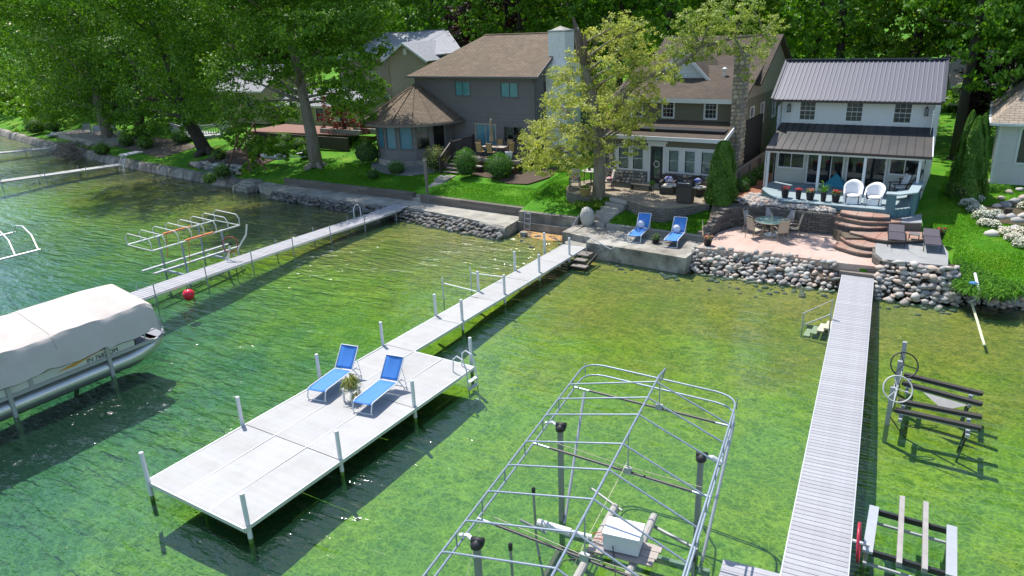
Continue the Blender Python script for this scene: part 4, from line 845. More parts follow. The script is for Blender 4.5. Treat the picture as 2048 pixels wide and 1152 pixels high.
# ---------------------------------------------------------------- houses behind
def simple_house(name, label, x0, x1, y0, y1, z0, ze, zr, wm, rm, axis='x', wins=(), trim=WHITE, oh=.4, door=None):
    t = thing(name, label, 'house', ((x0+x1)/2, (y0+y1)/2, z0)); wA = Wall((x0, y0), (x1, y0)); wB = Wall((x1, y0), (x1, y1)); wC = Wall((x0, y1), (x0, y0)); xm, ym = (x0+x1)/2, (y0+y1)/2
    hs = [(a-x0, b-x0, c, d) for a, b, c, d in wins]
    sl_ = (zr-ze)/((ym-y0) if axis == 'x' else (xm-x0))
    siding(MB(), wA, z0, ze if axis == 'x' else zr, hs, .14, zt=None if axis == 'x' else (lambda u: ze+min(u, x1-x0-u)*sl_)).build('front_wall', wm, t)
    for w_ in (wB, wC): siding(MB(), w_, z0, ze if axis != 'x' else zr, (), .14, zt=None if axis != 'x' else (lambda u: ze+min(u, y1-y0-u)*sl_)).build('side_wall', wm, t)
    for q in hs: window(t, wA, *q, trim, PANE, 2, 2, .1)
    MB().box(x0+.2, x1-.2, y0+.4, y1-.2, z0, ze-.1).build('core', DARKROOM, t)
    d = oh*sl_
    if axis == 'x':
        for a in (y0-oh, y1+oh): MB().slab([(x0-oh, a, ze-d+.05), (x1+oh, a, ze-d+.05), (x1+oh, ym, zr+.05), (x0-oh, ym, zr+.05)], .12).build('roof', rm, t)
        MB().beam((x0-oh, y0-oh-.04, ze-d-.04), (x1+oh, y0-oh-.04, ze-d-.04), .08, .16).build('fascia', trim, t)
    else:
        for a in (x0-oh, x1+oh): MB().slab([(a, y0-oh, ze-d+.05), (a, y1+oh, ze-d+.05), (xm, y1+oh, zr+.05), (xm, y0-oh, zr+.05)], .12).build('roof', rm, t); MB().beam((a, y0-oh-.03, ze-d-.05), (xm, y0-oh-.03, zr-.05), .05, .18).build('rake_board', trim, t)
    return t
TANS = M('tan_siding', (.36, .31, .22), .75, var=.06)
ht = simple_house('tan_house', 'tall tan sided house with pale grey roof behind the turret of the grey house', -48.0, -43.3, 54, 60, 2, 7.95, 9.35, TANS, SHG, 'y', (), WHITE)
MB().slab([(-49.6, 55.2, 7.6), (-48.4, 55.2, 7.6), (-47.0, 62, 10.3), (-50.6, 62, 10.3)], .1).build('rear_roof', SHG, ht)
MB().slab([(-56, 55.4, 8.0), (-47.9, 55.4, 8.0), (-45.5, 60.5, 10.2), (-56, 60.5, 10.2)], .12).slab([(-47.9, 55.4, 7.9), (-40.6, 56, 8.4), (-45.5, 60.5, 10.2)], .12).build('main_roof', SHG, ht)
ww = Wall((-56, 55.8), (-48, 55.8)); siding(MB(), ww, 2, 7.9, [(6.5, 7.4, 5.7, 7.1), (6.2, 7.4, 2.6, 4.4)], .14).build('wing_wall', TANS, ht); window(ht, ww, 6.5, 7.4, 5.7, 7.1, WHITE, PANE); window(ht, ww, 6.2, 7.4, 2.6, 4.4, WHITE, PANE, mull=1)
MB().beam((-56, 55.35, 7.92), (-47.9, 55.35, 7.92), .1, .16).build('fascia', WHITE, ht); MB().tube([(-47.85, 53.9, 7.7), (-47.85, 53.9, 2)], .05, 6).build('downpipe', M('tan_pipe', (.4, .33, .22)), ht); MB().box(-45.9, -45.5, 53.93, 53.98, 8.3, 8.85).build('gable_vent', WHITE, ht)
CRM = M('cream_stucco', (.50, .43, .27), .85, var=.08)
hl = simple_house('cream_bungalow', 'cream bungalow with pale roof half hidden behind the copper maple', -58, -47.5, 49.5, 53, 1.9, 4.3, 5.4, CRM, SHG, 'x', ((-50.5, -49.4, 2.7, 3.8), (-53.5, -52.4, 2.7, 3.8)))
hy = simple_house('yellow_house', 'pale yellow house in the shade behind the white balustrade', -67, -59.5, 48.5, 55, 2.2, 5.6, 7.6, CRM, SHG, 'x', ((-65.8, -64.3, 3.0, 4.9), (-62.0, -61.0, 3.6, 4.8)))
hw_ = simple_house('white_house', 'white house glimpsed under the tree crowns at the far left edge', -128, -108, 62, 70, 2.5, 6, 8.5, M('white_wall', (.66, .68, .68), .6, var=.05), SHG, 'x', ((-124, -122, 3.5, 5), (-118, -115, 3.2, 5.2), (-112, -110, 3.5, 5)))
hb = simple_house('white_garage', 'white building with grey roof seen between the olive house and the white cottage', -13.6, -7.6, 60, 66, 2.2, 5.4, 6.9, M('white_wall', (.66, .68, .68)), SHG, 'x', ((-12, -11.2, 3.5, 4.8), (-10.2, -9.4, 3.5, 4.8)))
hr = simple_house('brown_roof_house', 'low house with weathered roof deep in the trees at the upper right', -3, 9, 72, 80, 2.8, 4.6, 6.9, M('grey_wall', (.4, .38, .35)), SHT, 'x', ((-1, .5, 3.2, 4.2), (4, 5.5, 3.2, 4.2)))
# fence between the two cottages
fn = thing('plank_fence', 'long weathered timber fence running inland between the olive house and the white cottage', 'fence', (-10.35, 37, 2))
for i in range(44):
    y = 36.4+i*.24; MB().box(-10.42, -10.38, y, y+.22, 1.95, 3.0+.02*(i % 3)).build('plank', WOODG, fn)
for i in range(6): MB().box(-10.36, -10.27, 36.3+2.05*i, 36.4+2.05*i, 1.8, 3.12).build('post', WOODG, fn)
MB().box(-10.45, -10.25, 36.35, 46.95, 3.04, 3.09).build('top_rail', WOODG, fn); MB().box(-10.75, -10.3, 36.22, 36.3, 1.9, 3.1).build('end_panel', M('dark_panel', (.08, .07, .06), .8), fn)
# ================================================================== docks
PANELM = M('grey_white_decking', (.43, .43, .425), .75, var=.10, scale=2.2, bmp=.3, bscale=30, stretch=(.14, 7, 1), orand=.16, tint=(.41, .40, .385), dirt=.14)
BOARDM = M('white_dock_board', (.38, .38, .40), .65, var=.08, scale=4, orand=.14, stretch=(.3, 2, 1), dirt=.25); EDGE = M('dock_edge', (.58, .6, .6), .45, .3, var=.06); GRNLIT = M('green_water_light', (.12, .22, .04), .8, var=.3)  # submerged post colour has the green underwater light painted in
def ppost(t, x, y, z1=1.36, r=.055, mat=WHITE_PVC, zb=-1.6, z0=None):
    zb = max(float(depth(np.array(x), np.array(y)))-.1, -.5); p = MB().lathe([(r, .12), (r, z1-.01), (r*.8, z1)], (x, y, 0), 12).build('dock_post', mat, t)
    MB().lathe([(r*.96, zb), (r*.96, .12)], (x, y, 0), 10).build('submerged_sleeve', GRNLIT, p); return p
dk = thing('main_dock', 'wide white-grey dock platform and narrow walkway with white posts, two blue loungers on it', 'dock', (-14.3, 8, 0))
px = [-16.12, -14.92, -13.70, -12.47]
def panel(x0, x1, y0, y1, z=.5, par=dk, sk=0):
    g = .012
    MB().prism([(x0+g, y0+g), (x1-g, y0+g), (x1-g+sk, y1-g), (x0+g+sk, y1-g)], z-.04, z).build('deck_panel', PANELM, par)
for j in range(3):
    for i in range(3): panel(px[i]-.03*j, px[i+1]-.03*j, 7.87+2.99*j, 7.87+2.99*(j+1), .5+.0015*((i+j) % 2))
y0, x0 = 16.84, -16.22
yy = [16.84, 19.5, 22.0, 24.6, 27.3, 29.9]
for j in range(5): dx = (y0-16.84)*.0; panel(-16.24+.0*j-.01*j, -15.04-.02*j, yy[j], yy[j+1], .5+.0015*(j % 2))
E_ = MB()
def rim(poly, z0=.40, z1=.497, w=.05):
    for a, b in zip(poly, poly[1:]+poly[:1]): MB().beam((a[0], a[1], (z0+z1)/2), (b[0], b[1], (z0+z1)/2), w, z1-z0).build('edge_rail', EDGE, dk)
rim([(-16.14, 7.85), (-12.45, 7.85), (-12.53, 16.86), (-15.02, 16.86), (-15.14, 29.9), (-16.32, 29.9), (-16.25, 16.84)])
for x_, a, b in ((px[1]-.005, 7.87, 16.84), (px[2]-.005, 7.87, 16.84)): MB().beam((x_, a, .499), (x_-.09, b, .499), .03, .012).build('joint_strip', EDGE, dk)
for y in (7.9, 10.86, 13.85, 16.8, 19.5, 22, 24.6, 27.3): MB().box(-16.2, (-12.5 if y < 17 else -15.1), y, y+.06, .3, .4).build('cross_beam', EDGE, dk)
for (bx_, by_) in ((298, 965), (486, 848), (641, 758), (767, 690), (873, 631), (958, 582), (1031, 540), (1090, 500)): p = at(bx_, by_, .5); ppost(dk, p.x-.03, p.y)
for (bx_, by_) in ((502, 1080), (684.5, 946), (831, 838), (944, 745), (926, 662), (1010, 608), (1079, 563), (1139, 527)): p = at(bx_, by_, .06); ppost(dk, p.x, p.y, 1.32)
for bx_, by_ in ((395, 1030), ): p = at(bx_, by_, .0); ppost(dk, p.x, p.y+.2, .42, .04, DKMET)
# swim ladder at the right corner of the platform
ld = MB()
for y in (16.25, 16.72): ld.tube([(-12.9, y, .52), (-12.86, y, .95), (-12.72, y, 1.08), (-12.5, y, 1.0), (-12.38, y, .7), (-12.3, y, -.3), (-12.25, y, -.75)], .022, 8)
ld = ld.build('swim_ladder', WHITE, dk)
for z in (.25, 0.0, -.28, -.55): MB().box(-12.40, -12.27, 16.27, 16.70, z-.015, z+.015).build('ladder_step', WHITE, ld)
for (a, b) in (((885, 566), (953, 583)), ((941, 546), (1007, 554))):
    p, q = at(*a, .75), at(*b, .75); MB().tube([(q.x, q.y, .75), (p.x, p.y, .75)], .025, 8).tube([(p.x, p.y, .98), (p.x, p.y, -.8)], .03, 8).build('mooring_arm', WHITE, dk)
# right dock
rd = thing('board_dock', 'long straight white board dock running from the stone steps to the picture bottom', 'dock', (-2.5, 20, 0))
bme = MB().box(-.5, .5, -.5, .5, -.5, .5).mesh('dock_board', BOARDM)
A0, A1 = Vector((-3.27, 30.98, .6)), Vector((-1.26, 11.3, .6)); dv = (A1-A0); Ld = dv.length; dv.normalize(); nb = int(Ld/.152); az = math.atan2(dv.y, dv.x)
for i in range(nb): p = A0+dv*(i+.5)*.152; obj('dock_board', bme, rd, (p.x, p.y, .585), (0, 0, az), (.137, 1.16, .03))
sd_ = Vector((-dv.y, dv.x, 0))
for s in (-.585, .585): p, q = A0+sd_*s, A1+sd_*s; MB().beam((p.x, p.y, .53), (q.x, q.y, .53), .03, .13).build('side_rail', EDGE, rd)
for i in range(7):
    p = A0+dv*(1.5+3.05*i)
    for s in (-.5, .5): q = p+sd_*s; MB().tube([(q.x, q.y, float(depth(q.x, q.y))-.1), (q.x, q.y, .5)], .03, 8).build('dock_leg', GALV, rd)
sd2 = thing('dock_section', 'short white board dock section sticking out beside the long right dock at the bottom edge', 'dock section', (-2.4, 11.6, 0))
c0 = [at(1447, 1118, .55), at(1562, 1148, .55)]; dd = (c0[1]-c0[0]).normalized(); nn = Vector((dd.y, -dd.x, 0)); l = (c0[1]-c0[0]).length+.1
for i in range(8): p = c0[0]+dd*l/2+nn*(i+.5)*.152; obj('dock_board', bme, sd2, (p.x, p.y, .54), (0, 0, math.atan2(dd.y, dd.x)), (l, .143, .03))
for s in (0, 1): p = c0[0]+dd*(.05+s*(l-.1)); q = p+nn*1.2; MB().beam((p.x, p.y, .48), (q.x, q.y, .48), .05, .09).build('edge_rail', EDGE, sd2)
# left dock
lf = thing('slim_dock', 'long slim white board dock on the left with thin grey posts and red buoy', 'dock', (-29, 24, 0))
A0, A1 = Vector((-28.95, 32.75, .62)), Vector((-28.98, 9.5, .5)); nb = 153
for i in range(nb):
    y = 32.75-.152*(i+.5); x = -28.98-.28*math.sin(max(0, (32-y))/22*3.14)+(.0); k = .0 if y < 30 else (y-30)*.04
    obj('dock_board', bme, lf, (x, y, .5+k), (k*.25, 0, 0), (1.22, .132, .03))
for sx_ in (-.62, .62): MB().tube([(-28.98-.28*math.sin(max(0, (32-y))/22*3.14)+sx_, y, .45+(max(0, y-30)*.04)) for y in np.arange(9.5, 32.8, 1.5)], .035, 4).build('side_rail', EDGE, lf)
for i in range(9):
    y = 11+2.55*i; x = -28.98-.28*math.sin(max(0, (32-y))/22*3.14)
    for s in (-.66, .66): MB().tube([(x+s, y, float(depth(x, y))-.1), (x+s, y, 1.0 if s > 0 else .72)], .024, 6).build('dock_leg', GALV, lf)
    MB().box(x-.68, x+.68, y-.03, y+.03, .38, .43).build('cross_beam', GALV, lf)
MB().tube([(-29.65, 29.3, 0.0), (-29.65, 29.3, 1.0), (-29.65, 29.45, 1.25), (-29.65, 29.7, 1.25), (-29.65, 29.85, 1.0), (-29.65, 29.85, .4)], .025, 8).build('ladder_arch', WHITE, lf)
# far docks
for k, (a, b, lab) in enumerate((((-62.3, 34.6), (-66.5, 20), 'narrow grey-white dock ending at the white gangway, lower of the two far left'), ((-79.2, 38.4), (-84, 30.5), 'short narrow dock reaching the brush pile, upper of the two on the far left'))):
    t = thing('narrow_dock', lab, 'dock', (*a, 0)); A_, B_ = Vector((*a, .5)), Vector((*b, .5)); n = int((B_-A_).length/3)+1; d = (B_-A_).normalized()
    for i in range(n): p, q = A_+d*3*i, A_+d*(3*i+2.95); MB().beam(p, q, 1.15, .1).build('dock_section', PANELM, t); MB().tube([(q.x-.62, q.y, -1), (q.x-.62, q.y, .85)], .03, 6).tube([(q.x+.62, q.y, -1), (q.x+.62, q.y, .85)], .03, 6).build('dock_leg', GALV, t)
# water steps by right dock
t = thing('lake_steps', 'small submerged wooden stair with grey handrail left of the long right dock', 'lake steps', (-3.7, 26, 0))
for k in range(4): MB().box(-4.25+.22*k, -4.03+.22*k, 25.75, 26.5, -.3+.14*k, -.24+.14*k).build('tread', M('pale_tread', (.5, .47, .36), .8, var=.15), t)
for y in (25.7,): 
    MB().tube([(-4.3, y, -.3), (-4.3, y, .62), (-3.4, y, 1.3), (-3.4, y, -.1)], .028, 8).tube([(-4.3, y, .15), (-3.4, y, .75)], .024, 8).build('handrail', ALU, t)
MB().box(-4.28, -3.35, 26.47, 26.5, -.32, -.1).build('stringer', WOODG, t)
# wooden steps at the end of the main dock
t = thing('lake_stair', 'grey timber two-tread stair with metal handrail between the main dock end and the concrete platform', 'lake steps', (-14.7, 29, 0))
MB().box(-15.1, -14.45, 28.5, 28.86, .26, .31).build('tread', WOODG, t); MB().box(-14.95, -14.2, 28.05, 28.4, .12, .17).build('tread', WOODG, t); MB().box(-15.1, -14.5, 28.9, 29.5, .40, .45).build('tread', WOODG, t)
for x in (-15.05, -14.3): MB().beam((x, 28.05, .02), (x, 29.5, .36), .04, .14).beam((x, 28.2, .1), (x, 28.2, -.6), .05).build('stringer', DKMET, t)
MB().tube([(-14.75, 29.25, .3), (-14.75, 29.3, 1.3), (-13.5, 29.3, .78), (-13.5, 29.75, .78)], .03, 8).build('handrail', ALU, t)
t = tag(MB().tube([(-17.2, 31.9, .3), (-16.9, 32.7, 1.25)], .022, 8).build('grab_pole', ALU), 'thin metal pole leaning against the grey boulder beside the platform', 'pole')
# red buoy
b = thing('red_buoy', 'round bright red mooring buoy floating beside the slim left dock', 'buoy', (-28.05, 17.3, 0)); MB().blob((-28.05, 17.3, .2), (.25, .25, .25), .0, ICO3).build('ball', M('buoy_red', (.72, .02, .05), .35, var=.03), b, True); MB().ring((-28.05, 17.3, .47), .05, .02, (1, 0, 0), 12).tube([(-28.05, 17.3, .4), (-28.3, 17.5, .5)], .012, 5).build('rope_eye', DKMET, b)
# ================================================================== big open canopy lift frame
cl = thing('canopy_lift', 'large uncovered boat lift with bare galvanised canopy frame in the foreground water', 'boat lift', (-5, 10, 0))
RZ = 2.6
def Lx(y): return -7.35+(13.5-y)*.145       # left eave rail
def Rx(y): return -3.50+(13.5-y)*.145
def Cx(y): return (Lx(y)+Rx(y))/2+.26
yf, yn = 14.9, 5.9
def rr(pts, r=.022, name='canopy_rail', mat=GALV): return MB().tube(pts, r, 8).build(name, mat, cl)
def arc(a, b, c, n=5): return [a*((1-t)**2)+b*(2*t*(1-t))+c*(t*t) for t in [i/n for i in range(n+1)]]
V3 = lambda x, y, z: Vector((x, y, z))
far_u = arc(V3(Lx(14.5), 14.5, RZ), V3(Lx(14.95)+.0, 14.95, RZ), V3(Lx(15)+.5, 15.0, RZ))+arc(V3(Rx(15)-.5, 15.0, RZ), V3(Rx(14.95), 14.95, RZ), V3(Rx(14.5), 14.5, RZ))
rr([V3(Lx(yn), yn, RZ)]+far_u+[V3(Rx(yn), yn, RZ)])
far_l = [p-Vector((0, .0, .28)) for p in far_u]; rr([V3(Lx(yn), yn, RZ-.28)]+far_l+[V3(Rx(yn), yn, RZ-.28)])
rr([V3(Cx(yn), yn, RZ+.62), V3(Cx(14.0), 14.0, RZ+.62), V3(Cx(14.6), 14.6, RZ+.5), V3((Lx(15)+Rx(15))/2+.1, 15.0, RZ)], .024, 'ridge_tube')
for y in (13.7, 12.95, 12.2, 11.05, 10.15, 9.25, 8.35, 7.5, 6.6): rr([V3(Lx(y), y, RZ), V3(Lx(y)+.12, y, RZ+.05), V3(Cx(y), y, RZ+.62), V3(Rx(y)-.12, y, RZ+.05), V3(Rx(y), y, RZ)], .019, 'rafter')
for y in (14.9, 14.0, 13, 12, 11, 10, 9, 8, 7):
    for X in (Lx, Rx): rr([V3(X(y), y, RZ), V3(X(y), y, RZ-.28)], .014, 'rail_strut')
for y in (14.1, 11.45, 8.8):
    rr([V3(Lx(y), y, RZ-.27), V3(Rx(y), y, RZ-.27)], .026, 'tie_beam', GALV); rr([V3(Lx(y)+.4, y, RZ-.262), V3(Rx(y)-.35, y, RZ-.262)], .027, 'tie_beam_sleeve', M('dark_sleeve', (.045, .04, .038), .5, .2)); MB().box(Cx(y)-.08, Cx(y)+.08, y-.04, y+.04, RZ-.3, RZ-.16).tube([(Cx(y), y, RZ-.2), (Cx(y), y, RZ+.6)], .015, 6).build('ridge_bracket', ALU, cl)
lines = MB()
for y in (11.6, 8.9): lines.tube([(Lx(y)+.3, y, RZ-.2), (Cx(y), y-.15, RZ-.15), (Rx(y)-.2, y, RZ-.22)], .006, 4)
lines.tube([(Cx(11.4), 11.4, RZ), (Cx(8.8)-.2, 8.9, RZ-.4), (Cx(8)-.6, 8.0, .3)], .006, 4).tube([(Lx(9)+.1, 9.0, RZ), (Lx(8)+.1, 7.4, .6)], .006, 4).build('pull_rope', M('pale_rope', (.5, .46, .33), .8), cl)
LG = M('lift_aluminium', (.26, .28, .27), .55, .3, var=.12)
PO = [(-6.75, 12.1), (-6.2, 8.1), (-3.72, 12.45), (-3.15, 8.4)]
for x, y in PO:
    p = MB().box(x-.05, x+.05, y-.05, y+.05, -1.7, 2.42).build('lift_post', LG, cl); MB().blob((x, y, 2.46), (.11, .12, .12), .25, ICO2).tube([(x-.1, y, 2.5), (x+.12, y+.05, 2.52)], .06, 8).build('pulley_head', BLACKR, p, True)
    s = -1 if x < -5 else 1; MB().tube([(x, y, 2.45), (x+s*.22, y+.06, 2.5), (x+s*.42, y+.1, 2.4)], .04, 6).build('head_arm', WHITE, p)
for x, y in ((-7.12, 14.0), (-3.6, 14.35)): MB().tube([(x, y, 2.32), (x+.5 if x < -5 else x+.05, y-2.1, -.2)], .035, 8).build('canopy_leg', ALU, cl)
for x, y in ((-6.75, 10.9), (-6.25, 9.2), (-5.9, 7.6), (-3.2, 10.6), (-3.15, 9.2)): g = MB().tube([(x, y, 1.55), (x+.03, y, .3), (x+.3, y-.2, -.4), (x+.35, y-.2, -1.3)], .028, 8).build('guide_post', LG, cl); MB().lathe([(.04, 1.5), (.045, 1.62), (.02, 1.66)], (x, y, 0), 8).build('post_cap', BLACKR, g)
for (a, b) in (((-5.6, 12.5), (-5.0, 7.2)), ((-4.72, 12.6), (-4.1, 7.4))): MB().tube([(a[0], a[1], .55), (b[0], b[1], .5)], .085, 10).build('bunk', M('grey_bunk_log', (.38, .36, .33), .8, var=.25, bmp=.4, stretch=(4, .5, 4)), cl)
for (a, b) in (((-6.7, 12.1), (-3.4, 12.5)), ((-6.2, 8.1), (-2.9, 8.4))): MB().beam((*a, -.35), (*b, -.35), .1, .14).build('cross_beam', LG, cl)
for (a, b) in (((-6.75, 12.1), (-6.2, 8.1)), ((-3.42, 12.45), (-2.85, 8.4))): MB().beam((*a, -.7), (*b, -.7), .09, .12).build('side_beam', M('brown_beam', (.12, .09, .06), .8), cl)
MB().tube([(-5.45, 12.55, .45), (-6.4, 12.9, .5)], .03, 8).tube([(-4.65, 12.45, .4), (-3.6, 12.2, .4)], .04, 8).tube([(-4.3, 10.4, .35), (-3.3, 10.3, .35)], .04, 8).build('side_arm', LG, cl)
W_ = MB().tube([at(820+650/2.5486, 700+880/2.5486, 1.0), at(820+820/2.5486, 700+930/2.5486, .95)], .085, 12).tube([at(820+820/2.5486, 700+930/2.5486, .95), at(820+925/2.5486, 700+955/2.5486, .9)], .06, 12).build('winch_motor', M('winch_white', (.62, .62, .58), .5, var=.1), cl)
MB().tube([at(1093, 1066, 1.0), at(1040, 1040, 1.2)], .03, 8).build('winch_shaft', LG, cl)
bx_ = thing('equipment_box', 'white lidded equipment box resting on planks across the big open boat lift', 'box', (-4.85, 11.25, .7))
C = Vector((-4.85, 11.25, .7)); o_ = MB().obox(C+Vector((0, 0, .19)), (.72, .52, .36), .18).build('box_body', WHITE, bx_); MB().obox(C+Vector((0, 0, .39)), (.76, .56, .05), .18).build('lid', WHITE, bx_)
MB().obox(C+Vector((-.1, -.27, .2)), (.05, .02, .07), .18).obox(C+Vector((-.02, -.255, .2)), (.05, .02, .07), .18).build('socket', BLACKR, bx_)
for k in range(3): MB().obox((-4.8, 10.98+.22*k, .66), (1.35, .2, .035), .16).build('plank', M('box_plank', (.42, .36, .32), .8, var=.2, orand=.2), bx_)
MB().tube([C+Vector((-.1, -.3, .15)), C+Vector((.1, -.6, -.2)), C+Vector((.3, -1.2, -.1))], .012, 5).tube([C+Vector((-.2, -.4, .0)), C+Vector((-.9, -.9, -.1)), C+Vector((-1.0, -1.6, -.4))], .012, 5).build('cable', BLACKR, bx_)
MB().tube([C+Vector((-.7, 0, .0)), C+Vector((-.5, .12, .05)), C+Vector((-.45, -.1, .02)), C+Vector((-.62, -.15, .04))], .01, 5).build('red_wire', M('wire_red', (.5, .04, .03), .5), bx_)
# ================================================================== double watercraft lift
pw = thing('watercraft_lift', 'double watercraft lift with four dark bunks and two crank wheels right of the long dock', 'watercraft lift', (.2, 21, 0))
BK = M('dark_bunk_carpet', (.05, .045, .04), .9, var=.3, scale=20)
for i, (ya_, yb_) in enumerate(((22.2, 21.9), (21.6, 21.25), (20.42, 20.48), (19.85, 19.84))):
    MB().beam((-.75, ya_, .62), (1.22, yb_, .62), .15, .09).build('bunk', BK, pw); MB().beam((-.7, ya_, .55), (1.15, yb_, .55), .06, .05).build('bunk_channel', ALU, pw)
for ya_ in (21.9, 20.15): MB().beam((-.6, ya_-.5, .42), (-.6, ya_+.45, .42), .09, .1).beam((.95, ya_-.5, .40), (.95, ya_+.45, .40), .09, .1).build('cradle', ALU, pw); MB().beam((.95, ya_-.3, .4), (.8, ya_-.2, -.8), .05).beam((.95, ya_+.3, .4), (.8, ya_+.2, -.8), .05).build('cradle_leg', DKMET, pw)
for y, z in ((20.1, 1.15), (21.9, 1.15), (22.9, 1.35)): MB().box(-.96, -.84, y-.05, y+.05, -1.2, z).build('tower_post', ALU, pw)
MB().beam((-.9, 20.3, .35), (-.9, 23.3, .35), .12, .16).build('tower_rail', ALU, pw)
for y, m_ in ((20.1, M('pale_grey_plastic', (.5, .5, .48), .5)), (21.75, DKMET)):
    c = Vector((-.78, y, 1.12)); w_ = MB().ring(c, .36, .022, (.25, -.75, .55), 32).build('crank_wheel', m_, pw, True); n = Vector((.25, -.75, .55)).normalized(); u = n.orthogonal().normalized(); v = n.cross(u)
    for k in range(3): a = k*2.094; MB().tube([c, c+(u*math.cos(a)+v*math.sin(a))*.36], .014, 6).build('spoke', m_, w_)
MB().tube([(-.85, 20.2, 1.2), (-.9, 20.1, .3), (-.4, 19.7, -.1), (.8, 19.3, -.3)], .018, 6).build('chain', DKMET, pw)
sl = MB().add([(-.2, 21.3, .60), (.9, 21.05, .60), (.35, 20.95, .35)], [(0, 2, 1)]).build('sling', M('grey_sling', (.4, .38, .36), .9), pw)
# lower lift
lo = thing('cradle_lift', 'small low lift cradle with two grey bunks and a red crank wheel', 'watercraft lift', (.1, 14.7, 0))
MB().beam((-.68, 15.38, .45), (-.60, 13.75, .45), .19, .06).build('end_plate', ALU, lo); MB().beam((.80, 15.45, .45), (.87, 13.8, .45), .19, .06).build('end_plate', ALU, lo)
for y in (15.35, 13.9): MB().beam((-.66, y, .36), (.84, y+.03, .36), .07, .12).build('cross_channel', DKMET, lo); MB().beam((-.66, y-.12, .15), (.84, y-.09, .15), .05).build('lower_brace', ALU, lo)
for a, b in (((-.19, 15.95), (-.02, 13.6)), ((.27, 15.98), (.42, 13.65))): MB().beam((*a, .5), (*b, .5), .1, .11).build('bunk', M('grey_bunk', (.33, .31, .29), .85, var=.2), lo)
for x, y in ((-.68, 15.3), (-.62, 13.85), (.8, 15.4), (.87, 13.9)): MB().tube([(x, y, .4), (x, y, -1.3)], .04, 8).build('leg', LG, lo)
c = Vector((-.78, 13.75, .62)); MB().ring(c, .38, .03, (1, .08, .1), 28).build('crank_wheel', M('crimson_wheel', (.45, .02, .05), .4), lo, True); MB().tube([c-Vector((.12, 0, 0)), c+Vector((.2, 0, 0))], .04, 8).build('hub', ALU, lo)
# ================================================================== left small canopy frame lift
sf = thing('small_canopy_lift', 'small white tubular canopy frame on four posts beside the slim left dock, orange straps hanging', 'boat lift', (-31.6, 19.5, 0))
WT = M('white_tube', (.66, .66, .64), .45, .3, var=.05)
fy = [17.6+.68*k for k in range(8)]
for k, y in enumerate(fy):
    xl, xr2 = -32.55+.0*k, -30.65; MB().tube([(xl, y, 1.8), (xl-.05, y, 2.2), (xl+.2, y, 2.36), (xr2-.15, y, 2.3), (xr2+.02, y, 2.1), (xr2, y, 1.75)], .022, 7).build('hoop', WT, sf)
for x, z in ((-32.55, 1.8), (-30.65, 1.75)): MB().tube([(x, fy[0], z), (x, fy[-1], z)], .035, 8).build('side_rail', WT, sf)
MB().tube([(-32.55, fy[0], 1.8), (-30.65, fy[0], 1.75)], .022, 7).tube([(-32.55, fy[-1], 1.8), (-30.65, fy[-1], 1.75)], .022, 7).build('end_rail', WT, sf)
for x, y in ((-32.5, 19.1), (-30.7, 19.1), (-32.5, 21.3), (-30.7, 21.3)): MB().tube([(x, y, -1.5), (x, y, 1.8)], .045, 8).build('lift_post', GALV, sf)
OR = M('orange_strap', (.75, .25, .08), .7)
for x, y0_, z in ((-32.55, 19.4, 1.84), (-30.65, 19.3, 1.79)): MB().beam((x, y0_, z), (x, y0_+1.5, z), .1, .07).build('strap_wrap', OR, sf); MB().beam((x+.1, y0_+.1, z), (x+.15, y0_-.1, .7), .05, .01).build('hanging_strap', OR, sf)
for x in (-32.2, -31.3): MB().beam((x, 17.8, .5), (x, 22.6, .5), .16, .05).build('bunk', ALU, sf)
for y in (18.9, 21.5): MB().beam((-32.5, y, .2), (-30.7, y, .2), .08, .1).beam((-32.4, y, .1), (-31.2, y+.3, .45), .05).build('cross_beam', GALV, sf)
MB().tube([(-30.9, 22.2, -.5), (-30.9, 22.2, .5), (-30.6, 22.6, 1.2), (-30.55, 22.7, 1.7)], .04, 8).build('guide_post', WT, sf)
cw_ = thing('crank_stand', 'dark red crank wheel on a bent white arm behind the slim left dock', 'crank wheel', (-29.7, 20.9, 0))
MB().tube([(-30.0, 20.6, .3), (-29.75, 20.8, .75), (-29.6, 20.9, 1.35)], .04, 8).build('arm', WT, cw_); MB().ring((-29.55, 20.85, 1.3), .37, .025, (.5, -.8, .3), 28).build('wheel', M('dark_red', (.28, .03, .02), .5), cw_, True); MB().blob((-29.57, 20.88, 1.32), (.09, .09, .09), .2).build('hub', DKMET, cw_)
# far left arched canopy frame
fa = thing('arched_canopy_frame', 'white curved canopy frame cut off by the left edge of the picture', 'boat lift', (-40, 15, 0))
pe = Vector((-36.9, 15.6, 1.5)); dxy = Vector((-.2, -1, 0)).normalized()
for k in range(4):
    o_ = Vector((-36.9-.05*k, 15.7-1.0*k, 1.5)); MB().tube([o_, o_+Vector((-1.0, .3, .55)), o_+Vector((-2.4, .6, .75)), o_+Vector((-3.8, .9, .55)), o_+Vector((-4.8, 1.1, 0))], .035, 7).build('hoop', WT, fa)
MB().tube([(-36.9, 15.8, 1.5), (-37.1, 9.5, 1.5)], .05, 8).tube([(-41.7, 16.9, 1.5), (-41.9, 10.5, 1.5)], .05, 8).build('side_rail', WT, fa)
for x, y in ((-37.2, 12), (-41.8, 13)): MB().tube([(x, y, 1.5), (x, y, -1.8)], .05, 8).build('lift_post', WT, fa)
